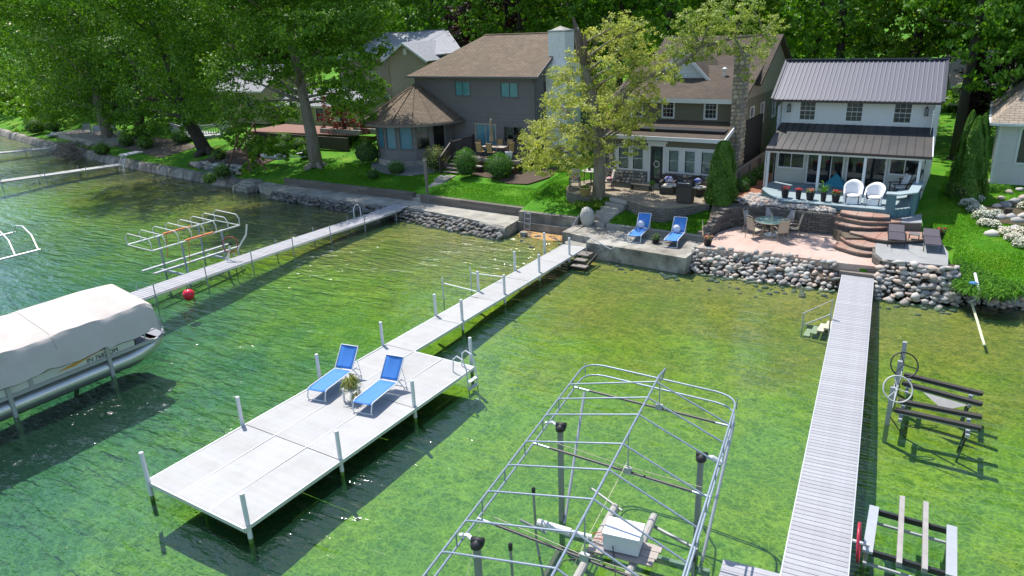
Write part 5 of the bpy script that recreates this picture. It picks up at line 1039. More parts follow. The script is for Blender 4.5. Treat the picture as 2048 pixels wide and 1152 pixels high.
# ================================================================== pontoon boat under canopy
CANV = M('beige_canvas', (.56, .50, .45), .9, var=.05, scale=1.5, bmp=.3, bscale=2.6, bd=.05, dirt=.10)
cb = thing('covered_lift', 'boat lift with a long beige canvas canopy over the pontoon boat at the left edge', 'boat lift', (-24, 8, 0))
prof = [(-25.95, 1.3, 0), (-25.9, 2.1, 0), (-25.75, 2.28, 0), (-24.36, 2.68, 0), (-24.24, 2.68, 0), (-22.62, 2.30, 0), (-22.46, 2.24, 0), (-22.38, 2.1, 0), (-22.3, 1.8, 0), (-22.18, 1.28, 1)]
ysn = 90; rows = []; 
for i in range(ysn+1):
    k = i/ysn; y = 1.5+(12.75-1.5)*k
    for j, (x, z, s) in enumerate(prof):
        e = max(0, (y-12.2)/.55); z2_ = z-(.05*e*e if j in (2, 3, 4, 5, 6) else 0); x2 = x+(.0 if 1 < j < 5 else (.06*e*e if x < -24 else -.06*e*e))
        if j == len(prof)-1 or j == 0: z2_ += .13*max(0, math.sin(y*3.6))**6-.02*math.sin(y*7)
        if j == 6: z2_ += .03*math.sin(y*2.6)+.015*math.sin(y*7.1)
        if j == 5: z2_ += .012*math.sin(y*2.6+1)
        if j == 7: x2 += .03*math.sin(y*2.6+2)+.02*math.sin(y*9)
        rows.append((x2+.012*math.sin(y*5+j), y, z2_))
# front end cap
n = len(prof); mb = MB(); mb.add(rows, [(i*n+j, i*n+j+1, (i+1)*n+j+1, (i+1)*n+j) for i in range(ysn) for j in range(n-1)])
top = [(x, 12.75-.0, z) for x, z, s in prof]; caps = []
for j, (x, z, s) in enumerate(prof): caps.append((x*.98-24.1*.02, 12.95, min(z, 2.5)-.15)); 
m0 = len(mb.v); last = ysn*n; mb.v += caps; mb.f += [(last+j, last+j+1, m0+j+1, m0+j) for j in range(n-1)]
m1 = len(mb.v); mb.v += [(x*.98-24.1*.02, 13.0, 1.45+.1*max(0, math.sin(x*3.6))**4) for x, z, s in prof]; mb.f += [(m0+j, m0+j+1, m1+j+1, m1+j) for j in range(n-1)]
nf = ysn*(n-1); can = None
for ja, jb in ((0, 2), (2, 3), (3, 4), (4, 6), (6, 9)):
    q_ = MB(); q_.v = list(mb.v); q_.f = [f for i, f in enumerate(mb.f[:nf]) if ja <= i % (n-1) < jb]; use = sorted({k for f in q_.f for k in f}); ix = {k: i for i, k in enumerate(use)}; q_.v = [q_.v[k] for k in use]; q_.f = [tuple(ix[k] for k in f) for f in q_.f]; can = q_.build('canvas_panel', CANV, cb, True)
q_ = MB(); q_.f = mb.f[nf:]; use = sorted({k for f in q_.f for k in f}); ix = {k: i for i, k in enumerate(use)}; q_.v = [mb.v[k] for k in use]; q_.f = [tuple(ix[k] for k in f) for f in q_.f]; q_.build('canvas_end', CANV, cb, False)
MB().tube([(-22.19+.0*k, 1.5+k*.25, 1.27+.13*max(0, math.sin((1.5+k*.25)*3.6))**6-.02*math.sin((1.5+k*.25)*7)) for k in range(46)], .012, 4).build('canopy_hem', M('dark_hem', (.06, .07, .06), .8), can)
MB().tube([(-22.42, 1.5+k*.75, 2.05) for k in range(16)], .008, 4).build('canopy_seam', M('seam', (.38, .36, .33), .8), can)
for x, y in ((-22.85, 11.3), (-22.85, 8.2), (-22.85, 5), (-25.7, 11.3), (-25.7, 5)): MB().box(x-.06, x+.06, y-.06, y+.06, -1.6, 2.1).build('lift_post', ALU, cb)
bt = thing('pontoon_boat', 'silver pontoon boat with white side panels and orange flash under the beige canopy', 'pontoon boat', (-24, 8, .3))
PON = M('brushed_pontoon', (.55, .56, .54), .28, .75, var=.08, scale=2); PW = M('boat_panel_white', (.72, .73, .70), .35, var=.03); OF = M('orange_decal', (.75, .36, .05), .45)
for x in (-23.15, -25.35):
    pts = []; rs = []
    for k in range(15):
        y = 1.5+k*.75; pts.append((x, y, .28)); rs.append(.33)
    pts += [(x, 12.4, .32), (x, 12.9, .42), (x, 13.3, .54), (x, 13.5, .60)]; rs += [.33, .28, .17, .05]
    MB().tube(pts, rs, 20).build('pontoon', PON, bt, True)
MB().box(-25.7, -22.82, 1.5, 13.15, .64, .72).build('boat_deck', ALU, bt)
fx = -22.86
MB().prism([(-22.83, 1.5), (-22.83, 12.9), (-25.7, 12.9), (-25.7, 1.5)], .72, .74).build('floor', M('boat_floor', (.2, .2, .22), .9), bt)
pan = MB().box(fx-.03, fx, 1.5, 12.3, .74, 1.42).box(-25.68, -25.65, 1.5, 12.3, .74, 1.42).box(-25.65, fx, 12.27, 12.3, .74, 1.3).build('side_panel', PW, bt)
MB().box(fx+.001, fx+.035, 1.5, 12.95, .70, .76).box(fx+.001, fx+.02, 1.5, 12.3, 1.42, 1.46).build('rub_rail', ALU, bt)
bow = MB().prism([(-25.5, 12.9), (-22.85, 12.9), (-23.05, 13.5), (-23.4, 13.7), (-25.1, 13.7), (-25.5, 13.4)], .66, .72).build('bow_deck', M('bow_grey', (.22, .23, .26), .6), bt)
MB().tube([(-22.9, 12.7, .73), (-22.9, 12.7, 1.35), (-23.05, 13.3, 1.15), (-23.3, 13.65, .8)], .025, 8).build('bow_rail', WHITE, bt)
for yy_, sgn in ((10.7, 1), (6.6, 1), (3.0, 1)): MB().add([(fx+.006, yy_-1.1, .86), (fx+.006, yy_-.2, 1.02), (fx+.006, yy_+1.2, 1.12), (fx+.006, yy_+.1, .98), (fx+.006, yy_-.5, .86)], [(0, 4, 3, 2, 1)]).build('orange_flash', OF, pan)
for y in (2.5, 5.6, 8.8): MB().box(fx+.002, fx+.03, y, y+.12, .76, 1.4).build('panel_post', ALU, bt)
def text3d(s, size, loc, rot, mat, par, name):
    cu = bpy.data.curves.new(name, 'FONT'); cu.body = s; cu.size = size; cu.extrude = .002; cu.align_x = 'LEFT'; tmp = bpy.data.objects.new('tmp_text', cu); COL.objects.link(tmp)
    dg = bpy.context.evaluated_depsgraph_get(); me = bpy.data.meshes.new_from_object(tmp.evaluated_get(dg)); bpy.data.objects.remove(tmp); me.materials.clear(); me.materials.append(mat); me.name = name
    return obj(name, me, par, loc, rot)
text3d('IN 7682 DM', .21, (fx+.012, 10.6, .79), (R(90), 0, R(90)), BLACKR, bt, 'registration_number')
# sea pole at the right
t = thing('drain_hose_pole', 'crooked white pole reaching from the daylilies into the shallow water at the far right', 'pole', (.8, 32, 0))
P_ = [at(1950, 547, 1.2), at(1960, 590, .75), at(1943, 604, .2), at(1957, 650, .03), at(1969, 691, -.02)]
MB().tube(P_[:2], .05, 8).build('upper_pole', WHITE, t); MB().tube([P_[1], P_[2]], .03, 8).build('joint_pole', WHITE, t); MB().tube(P_[2:], .045, 8).build('lower_pole', M('algae_white', (.6, .63, .4), .7), t)
tag(MB().obox((.95, 31.65, .36), (1.7, .2, .08), -.2).build('rusty_plank', M('rust_plank', (.42, .13, .05), .85, var=.25)), 'rust-red plank lying on the small stones below the daylilies', 'plank')
tag(MB().blob(at(1947, 566, 1.0), (.16, .1, .1), .3).build('blue_cloth', M('blue_cloth', (.05, .18, .4), .8)), 'scrap of blue cloth caught in the daylilies next to the crooked pole', 'cloth')
# ================================================================== furniture
BLUE = M('blue_sling', (.05, .21, .58), .7, var=.08, scale=3, bmp=.2, bscale=120)
def sling_lounger(label, cat_grp, fabric, frame, cover=False):
    t = thing('sun_lounger', label, 'sun lounger', (0, 0, 0), 0, cat_grp)     # head towards +Y
    ang = R(52); hy, hz_ = .45, .36; W2 = .31
    def bar(pts, nm, r=.018): MB().tube(pts, r, 7).build(nm, frame, t)
    bk = Vector((0, math.cos(ang), math.sin(ang)))*.78
    f = MB()
    for s in (-1, 1): f.tube([(s*W2, -.95, .02), (s*W2, -1.0, .1), (s*W2, -.93, .34), (s*W2, -.85, .375), (s*W2, hy, .36), (s*W2, hy+.25, .345)], .018, 7)
    f.tube([(-W2, -.95, .02), (W2, -.95, .02)], .018, 7); f.tube([(-W2, hy, .355), (W2, hy, .355)], .018, 7); f.build('frame', frame, t)
    MB().tube([(-W2, hy+.2, .34), (-W2, hy+.42, .2), (-W2, hy+.45, .03), (-W2, hy+.33, .02), (-W2, hy+.1, .33)], .016, 6).tube([(W2, hy+.2, .34), (W2, hy+.42, .2), (W2, hy+.45, .03), (W2, hy+.33, .02), (W2, hy+.1, .33)], .016, 6).tube([(-W2, hy+.42, .03), (W2, hy+.42, .03)], .016, 6).build('rear_leg', frame, t)
    b = MB()
    for s in (-1, 1): b.tube([(s*W2, hy, .36), (s*W2, hy+bk.y, .36+bk.z)], .018, 7)
    b.tube([(-W2, hy+bk.y, .36+bk.z), (W2, hy+bk.y, .36+bk.z)], .018, 7).tube([(-W2, hy+.3, .7), (-W2, hy+.42, .22)], .01, 6).tube([(W2, hy+.3, .7), (W2, hy+.42, .22)], .01, 6).build('back_frame', frame, t)
    def sheet(a, b_, nm, sag=.03):
        a, b_ = Vector(a), Vector(b_); vs = []; n = 8
        nr = (b_-a).cross(Vector((1, 0, 0))).normalized(); nr = -nr if nr.z > 0 else nr
        for i in range(n+1):
            p = a.lerp(b_, i/n)
            for s in (-1, -.5, 0, .5, 1): q = p+Vector((s*(W2-.012), 0, 0))+nr*(sag*(1-s*s)*(.4+.6*math.sin(math.pi*i/n))); vs.append(q)
        m_ = MB().add(vs, [(i*5+j, i*5+j+1, i*5+j+6, i*5+j+5) for i in range(n) for j in range(4)]); o_ = m_.build(nm, fabric, t, True); o_.modifiers.new('t', 'SOLIDIFY').thickness = .012
    sheet((0, -.98, .36), (0, hy-.03, .365), 'seat'); sheet((0, hy+.03, .39), (0, hy+bk.y, .36+bk.z), 'backrest')
    return t
L1 = sling_lounger('blue sling lounger on the dock platform, left one next to the potted spider plant', 'blue sling loungers', BLUE, WHITE)
def face(p_foot, p_head): d = p_head-p_foot; return math.atan2(d.y, d.x)-math.pi/2
# dock pair: feet / head pixels
def place_l(o, foot, head, z):
    f, h = at(*foot, z), at(*head, z); c = (f+h)/2; o.location = (c.x, c.y, z); o.rotation_euler[2] = face(f, h)
place_l(L1, (630, 806), (712, 742), .5)
kids_first = True
L2 = dup(L1, label='blue sling lounger on the dock platform, right one nearer the open water'); place_l(L2, (722, 832), (801, 765), .5)
L3 = dup(L1, label='blue sling lounger on the concrete platform, left one with a white round pillow'); place_l(L3, (1266, 488), (1292, 462), .76)
L4 = dup(L1, label='blue sling lounger on the concrete platform, right one with a white round pillow'); place_l(L4, (1338, 499), (1363, 470), .76)
PILL = M('white_pillow', (.68, .68, .72), .9, var=.12, scale=14)
for L_, nm in ((L3, 'white round patterned pillow on the left blue lounger of the concrete platform'), (L4, 'white round patterned pillow on the right blue lounger of the concrete platform')):
    a = L_.rotation_euler[2]; c = Vector(L_.location)+Matrix.Rotation(a, 3, 'Z') @ Vector((-.06, .36, .56)); q = thing('round_pillow', nm, 'pillow', c); MB().blob(c, (.19, .1, .19), .06).build('cushion', PILL, q, True)
    rg_ = MB().ring(c+Vector((.0, -.01, 0)), .19, .012, (.3, -1, .2), 20).build('piping', M('lilac_piping', (.4, .42, .62), .8), q)
# white slatted side table with spider plant
tp = at(705, 800, .5); st = thing('side_table', 'small white slatted plastic table between the two loungers on the dock', 'side table', (tp.x, tp.y, .5))
for sx_ in (-.17, .17):
    for sy_ in (-.17, .17): MB().beam((tp.x+sx_, tp.y+sy_, .5), (tp.x+sx_*.95, tp.y+sy_*.95, .88), .045).build('leg', WHITE, st)
for k in range(6): MB().box(tp.x-.21, tp.x+.21, tp.y-.21+.071*k, tp.y-.21+.071*k+.055, .88, .91).build('slat', WHITE, st)
def blades(mb, c, n, L, droop=.5, up=.6, w=.02, seed=0, spread=1.):
    rg = random.Random(seed)
    for _ in range(n):
        a = rg.uniform(0, 6.28); l = L*rg.uniform(.6, 1.1); e = rg.uniform(.2, 1)*up; d = Vector((math.cos(a), math.sin(a), 0)); s = Vector((-d.y, d.x, 0))*w; c_ = Vector(c)+d*rg.uniform(0, .1)*spread*L
        p1 = c_+d*l*.35*(1-e*.5)+Vector((0, 0, l*e*.8)); p2 = c_+d*l*.75*(1-e*.4)+Vector((0, 0, l*(e*.95-droop*.35))); p3 = c_+d*l*(1-e*.3)+Vector((0, 0, l*(e*.75-droop)))
        mb.add([c_-s*.6, c_+s*.6, p1+s, p1-s, p2+s*.8, p2-s*.8, p3], [(0, 1, 2, 3), (3, 2, 4, 5), (5, 4, 6)])
    return mb
def potplant(name, label, c, r, h, potm, leaves, n, L, cat='potted plant', flowers=None, droop=.5, up=.7, w=.02, seed=1, square=False):
    t = thing(name, label, cat, c); c = Vector(c); nn = 4 if square else 14
    pot = MB().lathe([(r*.68, 0), (r*.98, h*.93), (r*1.08, h*.93), (r*1.08, h), (r*.9, h), (r*.88, h*.9)], c, nn).build('pot', potm, t, not square)
    blades(MB(), c+Vector((0, 0, h*.9)), n, L, droop, up, w, seed).build('foliage', leaves, t)
    if flowers:
        mb = MB(); rg = random.Random(seed)
        for _ in range(26): a, d = rg.uniform(0, 6.28), rg.uniform(0, r*1.1); mb.blob(c+Vector((d*math.cos(a), d*math.sin(a), h+rg.uniform(.05, .8)*L*.5)), (.035, .035, .03), .3, ICO1, seed=rg.randrange(99))
        tag(mb.build('flowers', flowers, t), kind='stuff')
    return t
TERR = M('terracotta', (.28, .15, .08), .85, var=.15); CHAR = M('charcoal_pot', (.035, .035, .042), .5, var=.2); REDF = M('red_flower', (.55, .03, .03), .7, var=.25, scale=30); ORF = M('salmon_flower', (.62, .2, .12), .7, var=.3, scale=30); PURF = M('purple_flower', (.16, .03, .14), .7, var=.3, scale=30); SP = SKINS['yel']
potplant('spider_plant', 'spider plant in a brown pot on the white side table of the dock', (tp.x, tp.y, .91), .13, .18, TERR, SP, 110, .42, droop=.9, up=.8, w=.012)
blades(MB(), (tp.x+.2, tp.y-.05, .75), 30, .22, .9, .4, .01, 5).build('trailing_offsets', SP, COL.objects['spider_plant'])
# platform flower pot
p = at(1311, 486, .76); potplant('flower_pot', 'dark pot of purple flowers between the blue loungers on the concrete platform', p, .2, .26, CHAR, SKINS['box'], 60, .35, flowers=PURF, droop=.2)
p = at(1415, 491, 1.0); potplant('flower_pot', 'black pot with wilting salmon flowers at the corner of concrete platform and rose patio', p, .22, .36, CHAR, SKINS['box'], 30, .25, flowers=ORF)
p = at(1879, 478, 1.4); potplant('flower_pot', 'black pot of red flowers on the lawn edge behind the right dark lounger', p, .2, .36, CHAR, SKINS['lily'], 26, .35, flowers=REDF, droop=.1)
tag(MB().tube([at(1406, 470, 1.2), at(1405, 440, 1.75)], .02, 6).build('garden_stake', M('pale_wood', (.55, .45, .25))), 'pale wooden stake standing behind the salmon flower pot', 'stake')
# deck planters
pots = [((1569.4, 395), .2, .44, 'square charcoal planter with small red flowers, leftmost on the blue-green deck edge', REDF, .22, 30, False), ((1596, 398), .15, .46, 'tall narrow black planter with few red flowers, second from the left on the deck edge', REDF, .12, 12, False),
        ((1619.6, 399.6), .22, .42, 'square charcoal planter with orange and white flowers, third on the deck edge', ORF, .3, 40, False), ((1646, 402.6), .15, .46, 'tall black planter with spiky green leaves, fourth on the deck edge', None, .55, 26, True), ((1670.6, 404), .21, .42, 'charcoal planter overflowing with red flowers beside the white wicker chair', REDF, .32, 44, False)]
for i, (px_, r, h, lab, fl, L, n, spiky) in enumerate(pots): p = at(*px_, 2.3); potplant('deck_planter', lab, p, r, h, CHAR, SKINS['lily' if spiky else 'box'], n, L, 'planter', fl, 0 if spiky else .3, 1. if spiky else .6, .018, i+4)
# wicker chairs
WICK = M('white_wicker', (.78, .78, .79), .6, var=.05, bmp=.8, bscale=70)
def wicker(label):
    t = thing('wicker_chair', label, 'chair', (0, 0, 0), 0, 'white wicker chairs')
    MB().lathe([(.24, .3), (.3, .34), (.29, .4), (.1, .42)], n=18).build('seat', WICK, t, True)
    n = 14; vs = []; 
    for i in range(n+1):
        a = R(-25)+R(230)*i/n; k = math.sin(math.pi*i/n); h = .62+.42*k**1.3; x, y = math.cos(a), math.sin(a)
        for (r, z) in ((.28, .02), (.30, .35), (.34+.02*k, h*.75+.1), (.37+.04*k, h), (.41+.04*k, h-.02), (.38, h*.7), (.33, .3), (.31, .02)): vs.append((x*r, y*r, z))
    MB().add(vs, [(i*8+j, i*8+(j+1) % 8, (i+1)*8+(j+1) % 8, (i+1)*8+j) for i in range(n) for j in range(8)]).build('back_shell', WICK, t, True)
    MB().box(-.24, .24, -.3, -.24, .02, .3).build('front_skirt', WICK, t)
    for s in (-1, 1): MB().tube([(s*.33, -.28, .05), (s*.35, -.3, .5), (s*.37, -.1, .62), (s*.37, .1, .64)], .045, 8).build('armrest', WICK, t)
    return t
q = at(1703, 407, 2.3); w1 = wicker('white wicker chair with rounded back on the deck, left of the two'); w1.location = (q.x, q.y+.1, 2.3); w1.rotation_euler[2] = .1
q = at(1746, 410, 2.3); dup(w1, (q.x, q.y+.15, 2.3), -.1, 'white wicker chair with lower open back on the deck, right of the two', sc=(1, 1, .92))
# dark rockers with white cushion
def rocker(label, cush=True):
    t = thing('rocking_chair', label, 'chair', (0, 0, 0)); BL = M('black_paint_wood', (.02, .02, .022), .5)
    MB().box(-.28, .28, -.3, .25, .38, .42).build('seat', BL, t)
    for k in range(6): MB().beam((-.25+.1*k, .22, .4), (-.25+.1*k, .45, 1.1), .06, .02).build('back_slat', BL, t)
    for s in (-1, 1): MB().tube([(s*.27, -.45, .06), (s*.27, -.1, .02), (s*.27, .3, .03), (s*.27, .55, .12)], .025, 6).build('rocker', BL, t); MB().beam((s*.28, -.3, .02), (s*.28, -.3, .6), .04).beam((s*.28, .25, .03), (s*.28, .25, .6), .04).box(s*.28-.05, s*.28+.05, -.38, .3, .6, .63).build('armrest', BL, t)
    if cush: MB().box(-.25, .25, -.28, .2, .42, .5).build('cushion', M('white_cushion', (.66, .66, .66), .9), t); o_ = MB().obox((0, .27, .75), (.48, .09, .6), 0, R(-18)).build('back_cushion', M('white_cushion', (.66, .66, .66)), t)
    return t
t = rocker('black rocking chair with pale cushions by the right end of the deck'); q = at(1795, 392, 2.3); t.location = (q.x, q.y, 2.3); t.rotation_euler[2] = -1.1
t = rocker('black rocking chair half hidden behind the cushioned one on the deck', False); t.location = (q.x+.35, q.y+1.1, 2.3); t.rotation_euler[2] = -.9
q = Vector((-5.75, 39.3, 2.3)); t = thing('folded_umbrella', 'turquoise canvas sheet propped like a pyramid against the glass door', 'canvas', q); TQ = M('turquoise_canvas', (.04, .26, .36), .8, var=.1)
MB().add([(-6.35, 39.2, 2.32), (-5.2, 39.0, 2.32), (-5.1, 39.45, 2.35), (-6.2, 39.5, 2.35), (-5.75, 39.45, 2.98)], [(0, 1, 4), (1, 2, 4), (2, 3, 4), (3, 0, 4), (3, 2, 1, 0)]).build('canvas', TQ, t)
t = thing('white_patio_table', 'white wicker table seen through the glass doors of the cottage', 'table', (-4.0, 40.6, 2.3)); MB().lathe([(.3, .68), (.34, .7), (.3, .73)], (-4.0, 40.6, 2.3), 16).build('tabletop', WICK, t); MB().lathe([(.16, 0), (.1, .35), (.16, .68)], (-4.0, 40.6, 2.3), 12).build('pedestal', WICK, t)
# glass patio table set
GLT = glassmat('green_table_glass', (.28, .45, .40), .55, .05); BRZ = M('bronze_frame', (.30, .25, .19), .45, .4, var=.1); SLG = M('grey_mesh_sling', (.36, .35, .34), .8, var=.06); SLT = M('tan_mesh_sling', (.40, .35, .27), .8, var=.06)
TCn = at(1541, 470, 1.0); t = thing('glass_table', 'round green glass patio table with a white umbrella base under it', 'table', TCn)
MB().lathe([(.0, 0), (.75, 0), (.76, .008), (.75, .016), (0, .016)], TCn+Vector((0, 0, .70)), 32, False).build('glass_top', GLT, t); MB().ring(TCn+Vector((0, 0, .70)), .76, .02, n=36).build('rim', BRZ, t)
for k in range(4): a = k*math.pi/2+.4; d = Vector((math.cos(a), math.sin(a), 0)); MB().tube([TCn+d*.5, TCn+d*.2+Vector((0, 0, .35)), TCn+d*.45+Vector((0, 0, .69))], .02, 6).build('leg', BRZ, t)
ub_ = thing('umbrella_base', 'round white umbrella base standing under the glass table', 'umbrella base', TCn); MB().lathe([(.3, 0), (.3, .06), (.1, .12), (.04, .14)], TCn, 20).build('base', WHITE, ub_, True); MB().tube([TCn, TCn+Vector((0, 0, 1.0))], .022, 8).build('tube', M('tan_tube', (.5, .42, .3)), ub_)
def patio_chair(label, sl):
    t = thing('patio_chair', label, 'chair', (0, 0, 0), 0, 'high-back chairs around the glass table')
    for s in (-1, 1):
        MB().tube([(s*.25, .3, 0), (s*.25, .2, .42), (s*.24, .26, .75), (s*.22, .36, 1.08)], .016, 6).build('rear_leg', BRZ, t); MB().tube([(s*.26, -.26, 0), (s*.26, -.24, .4), (s*.26, -.26, .62), (s*.27, -.1, .66), (s*.26, .2, .64)], .016, 6).build('armrest', BRZ, t)
    MB().tube([(-.22, .36, 1.08), (-.1, .375, 1.11), (.1, .375, 1.11), (.22, .36, 1.08)], .016, 6).build('top_rail', BRZ, t)
    vs = []; 
    for (y, z) in ((-.26, .42), (-.1, .4), (.12, .38), (.21, .44), (.26, .75), (.33, 1.0)): vs += [(-.23, y, z), (.23, y, z)]
    o_ = MB().add(vs, [(2*i, 2*i+1, 2*i+3, 2*i+2) for i in range(5)]).build('sling_seat', sl, t); o_.modifiers.new('t', 'SOLIDIFY').thickness = .01
    return t
ch = [(90, 'beyond the glass table with its back to the dark wall, left one', SLG, 105), (90, 'beyond the glass table with its back to the dark wall, right one', SLG, 62), (0, 'at the right end of the glass table, seen side on', SLT, 15), (0, 'in front of the glass table, right one, tan back to the lake', SLT, -52), (0, 'in front of the glass table, left one, tan back to the lake', SLT, -125), (0, 'at the left end of the glass table, seen side on', SLG, 170)]
c0_ = {}
for _, lab, sl_, ang in ch:
    a = R(ang); loc = (TCn.x+math.cos(a)*.98, TCn.y+math.sin(a)*.95, 1.0); rz_ = a-math.pi/2; L_ = 'high-back patio chair '+lab
    if sl_.name in c0_: dup(c0_[sl_.name], loc, rz_, L_)
    else: t = patio_chair(L_, sl_); t.location = loc; t.rotation_euler[2] = rz_; c0_[sl_.name] = t
# dark loungers
DKS = M('dark_plum_sling', (.075, .065, .08), .55, var=.15, scale=3); 
def dark_lounger(label):
    t = thing('sun_lounger', label, 'sun lounger', (0, 0, 0), 0, 'dark loungers on the grey terrace')
    for nm, a, b in (('seat', (-.95, .36), (.25, .36)), ('backrest', (.27, .37), (.92, .52))): MB().add([(-.3, a[0], a[1]), (.3, a[0], a[1]), (.3, b[0], b[1]), (-.3, b[0], b[1]), (-.3, a[0], a[1]-.03), (.3, a[0], a[1]-.03), (.3, b[0], b[1]-.03), (-.3, b[0], b[1]-.03)], [(0, 1, 2, 3), (7, 6, 5, 4), (0, 4, 5, 1), (2, 6, 7, 3), (1, 5, 6, 2), (3, 7, 4, 0)]).build(nm, DKS, t)
    MB().tube([(-.32, -.97, .35), (-.32, .9, .35)], .02, 6).tube([(.32, -.97, .35), (.32, .9, .35)], .02, 6).build('frame', DKMET, t)
    for y in (-.8, .6):
        for s in (-1, 1): MB().tube([(s*.31, y, .35), (s*.31, y+.04*s, 0)], .018, 6).build('leg', DKMET, t)
    return t
a_, b_ = at(1797, 497, 1.38), at(1786, 468, 1.38); d1 = dark_lounger('dark plum lounger on the grey flagstone terrace, left one'); d1.location = ((a_.x+b_.x)/2, (a_.y+b_.y)/2-.1, 1.38); d1.rotation_euler[2] = .12
a_, b_ = at(1866, 507, 1.38), at(1858, 477, 1.38); dup(d1, ((a_.x+b_.x)/2, (a_.y+b_.y)/2-.1, 1.38), .12, 'dark plum lounger on the grey flagstone terrace, right one by the lawn')
p = at(1826, 487, 1.38); t = thing('metal_side_table', 'small square dark metal table between the two dark loungers', 'side table', p)
MB().box(p.x-.2, p.x+.2, p.y-.2, p.y+.2, 1.79, 1.82).build('tabletop', M('mesh_top', (.16, .15, .15), .6), t)
for sx_ in (-.18, .18):
    for sy_ in (-.18, .18): MB().beam((p.x+sx_, p.y+sy_, 1.38), (p.x+sx_, p.y+sy_, 1.79), .025).build('leg', DKMET, t)
# middle house patio furniture
BRW = M('brown_wicker', (.05, .04, .032), .7, var=.3, bmp=.7, bscale=60); CUSH = M('cream_cushion', (.55, .5, .44), .9); NAVY = M('navy_pattern', (.02, .03, .25), .85, var=.6, scale=18, tint=(.6, .6, .65))
def armchair(label):
    t = thing('wicker_armchair', label, 'armchair', (0, 0, 0), 0, 'brown wicker armchairs with blue pillows')
    MB().box(-.36, .36, -.36, .34, .02, .36).build('base', BRW, t); MB().box(-.27, .27, -.37, .2, .362, .46).build('seat_cushion', CUSH, t)
    for s in (-1, 1): MB().obox((s*.34, -.02, .5), (.12, .7, .3)).build('armrest', BRW, t)
    MB().obox((0, .34, .6), (.78, .12, .66), 0, R(-12)).build('backrest', BRW, t); return t
p = at(1331, 388, 1.96); a1 = armchair('brown wicker armchair with navy patterned pillow and cream seat by the glass door'); a1.location = (p.x, p.y+.3, 1.96); a1.rotation_euler[2] = .15
q_ = thing('navy_pillow', 'navy patterned pillow on the wicker armchair by the house door', 'pillow', (p.x, p.y+.42, 2.6)); MB().blob((p.x, p.y+.4, 2.66), (.27, .11, .2), .08).build('cushion', NAVY, q_, True)
p2_ = at(1392, 395, 1.96); dup(a1, (p2_.x-.1, p2_.y+.6, 1.96), .9, 'brown wicker armchair behind the grill with a blue and white pillow'); q_ = thing('blue_pillow', 'blue and white pillow on the armchair behind the grill', 'pillow', (p2_.x, p2_.y+.6, 2.6)); MB().blob((p2_.x-.15, p2_.y+.62, 2.68), (.22, .1, .18), .08).build('cushion', M('blue_pattern', (.06, .1, .4), .85, var=.6, scale=12, tint=(.6, .62, .66)), q_, True)
p = at(1370, 405, 1.96); g = thing('gas_grill', 'black gas grill cart with closed lid and side shelf on the brick patio', 'grill', p)
MB().box(p.x-.38, p.x+.38, p.y-.25, p.y+.25, 2.0, 2.75).build('cabinet', BRW, g); MB().box(p.x-.4, p.x+.4, p.y-.28, p.y+.28, 2.76, 2.88).build('firebox', BLACKR, g)
ly = MB(); n = 8; vs = []
for i in range(n+1): a = math.pi*i/n; vs += [(p.x-.4, p.y-.27*math.cos(a), 2.88+.26*math.sin(a)), (p.x+.4, p.y-.27*math.cos(a), 2.88+.26*math.sin(a))]
ly.add(vs, [(2*i, 2*i+1, 2*i+3, 2*i+2) for i in range(n)]+[tuple(2*i for i in range(n+1))[::-1], tuple(2*i+1 for i in range(n+1))]).build('lid', BLACKR, g, True); MB().tube([(p.x-.3, p.y-.33, 3.0), (p.x+.3, p.y-.33, 3.0)], .02, 8).build('lid_handle', ALU, g)
MB().box(p.x-.95, p.x-.42, p.y-.24, p.y+.24, 2.78, 2.82).build('side_shelf', M('steel_shelf', (.5, .5, .5), .4, .5), g); MB().box(p.x+.42, p.x+.8, p.y-.24, p.y+.24, 2.78, 2.82).build('side_shelf', M('steel_shelf', (.5, .5, .5)), g)
p = at(1303, 391, 1.96); t = thing('wire_plant_stand', 'slender wire plant stand with a small green plant near the brick patio centre', 'plant stand', p)
for k in range(3): a = k*2.1; MB().tube([(p.x+.12*math.cos(a), p.y+.12*math.sin(a), 1.96), (p.x+.1*math.cos(a), p.y+.1*math.sin(a), 2.55)], .01, 5).build('leg', DKMET, t)
MB().ring((p.x, p.y, 2.55), .12, .012, n=16).build('ring', DKMET, t); potplant('small_plant', 'small bushy plant on the wire stand of the brick patio', (p.x, p.y, 2.5), .1, .12, CHAR, SKINS['box'], 50, .28)
MB_ = MB(); p = at(1290, 381, 1.96); t = thing('low_bench', 'low dark bench against the cobble base left of the door', 'bench', p); MB().box(p.x-.9, p.x+.35, p.y-.05, p.y+.25, 2.2, 2.25).build('seat', BRW, t)
for dx in (-.8, .25): MB().box(p.x+dx-.04, p.x+dx+.04, p.y-.03, p.y+.22, 1.96, 2.2).build('leg', BRW, t)
def lawnchair(label):
    t = thing('slat_chair', label, 'chair', (0, 0, 0)); BL = M('espresso_wood', (.03, .02, .018), .5)
    for s in (-1, 1): MB().beam((s*.27, -.25, 0), (s*.27, -.25, .6), .045).beam((s*.27, .27, 0), (s*.27, .27, .6), .045).box(s*.27-.04, s*.27+.04, -.3, .3, .6, .63).build('leg_frame', BL, t)
    for k in range(5): MB().box(-.27, .27, -.26+.11*k, -.17+.11*k, .39, .42).build('seat_slat', BL, t)
    MB().obox((0, .3, .72), (.52, .06, .68), 0, R(-14)).build('back_cushion', CUSH, t); MB().box(-.25, .25, -.26, .22, .42, .49).build('seat_cushion', CUSH, t)
    MB().blob((0, .08, .6), (.22, .16, .13), .35).build('pink_towel', M('pink_towel', (.45, .05, .14), .9, var=.5, scale=12, tint=(.6, .5, .5)), t, True); return t
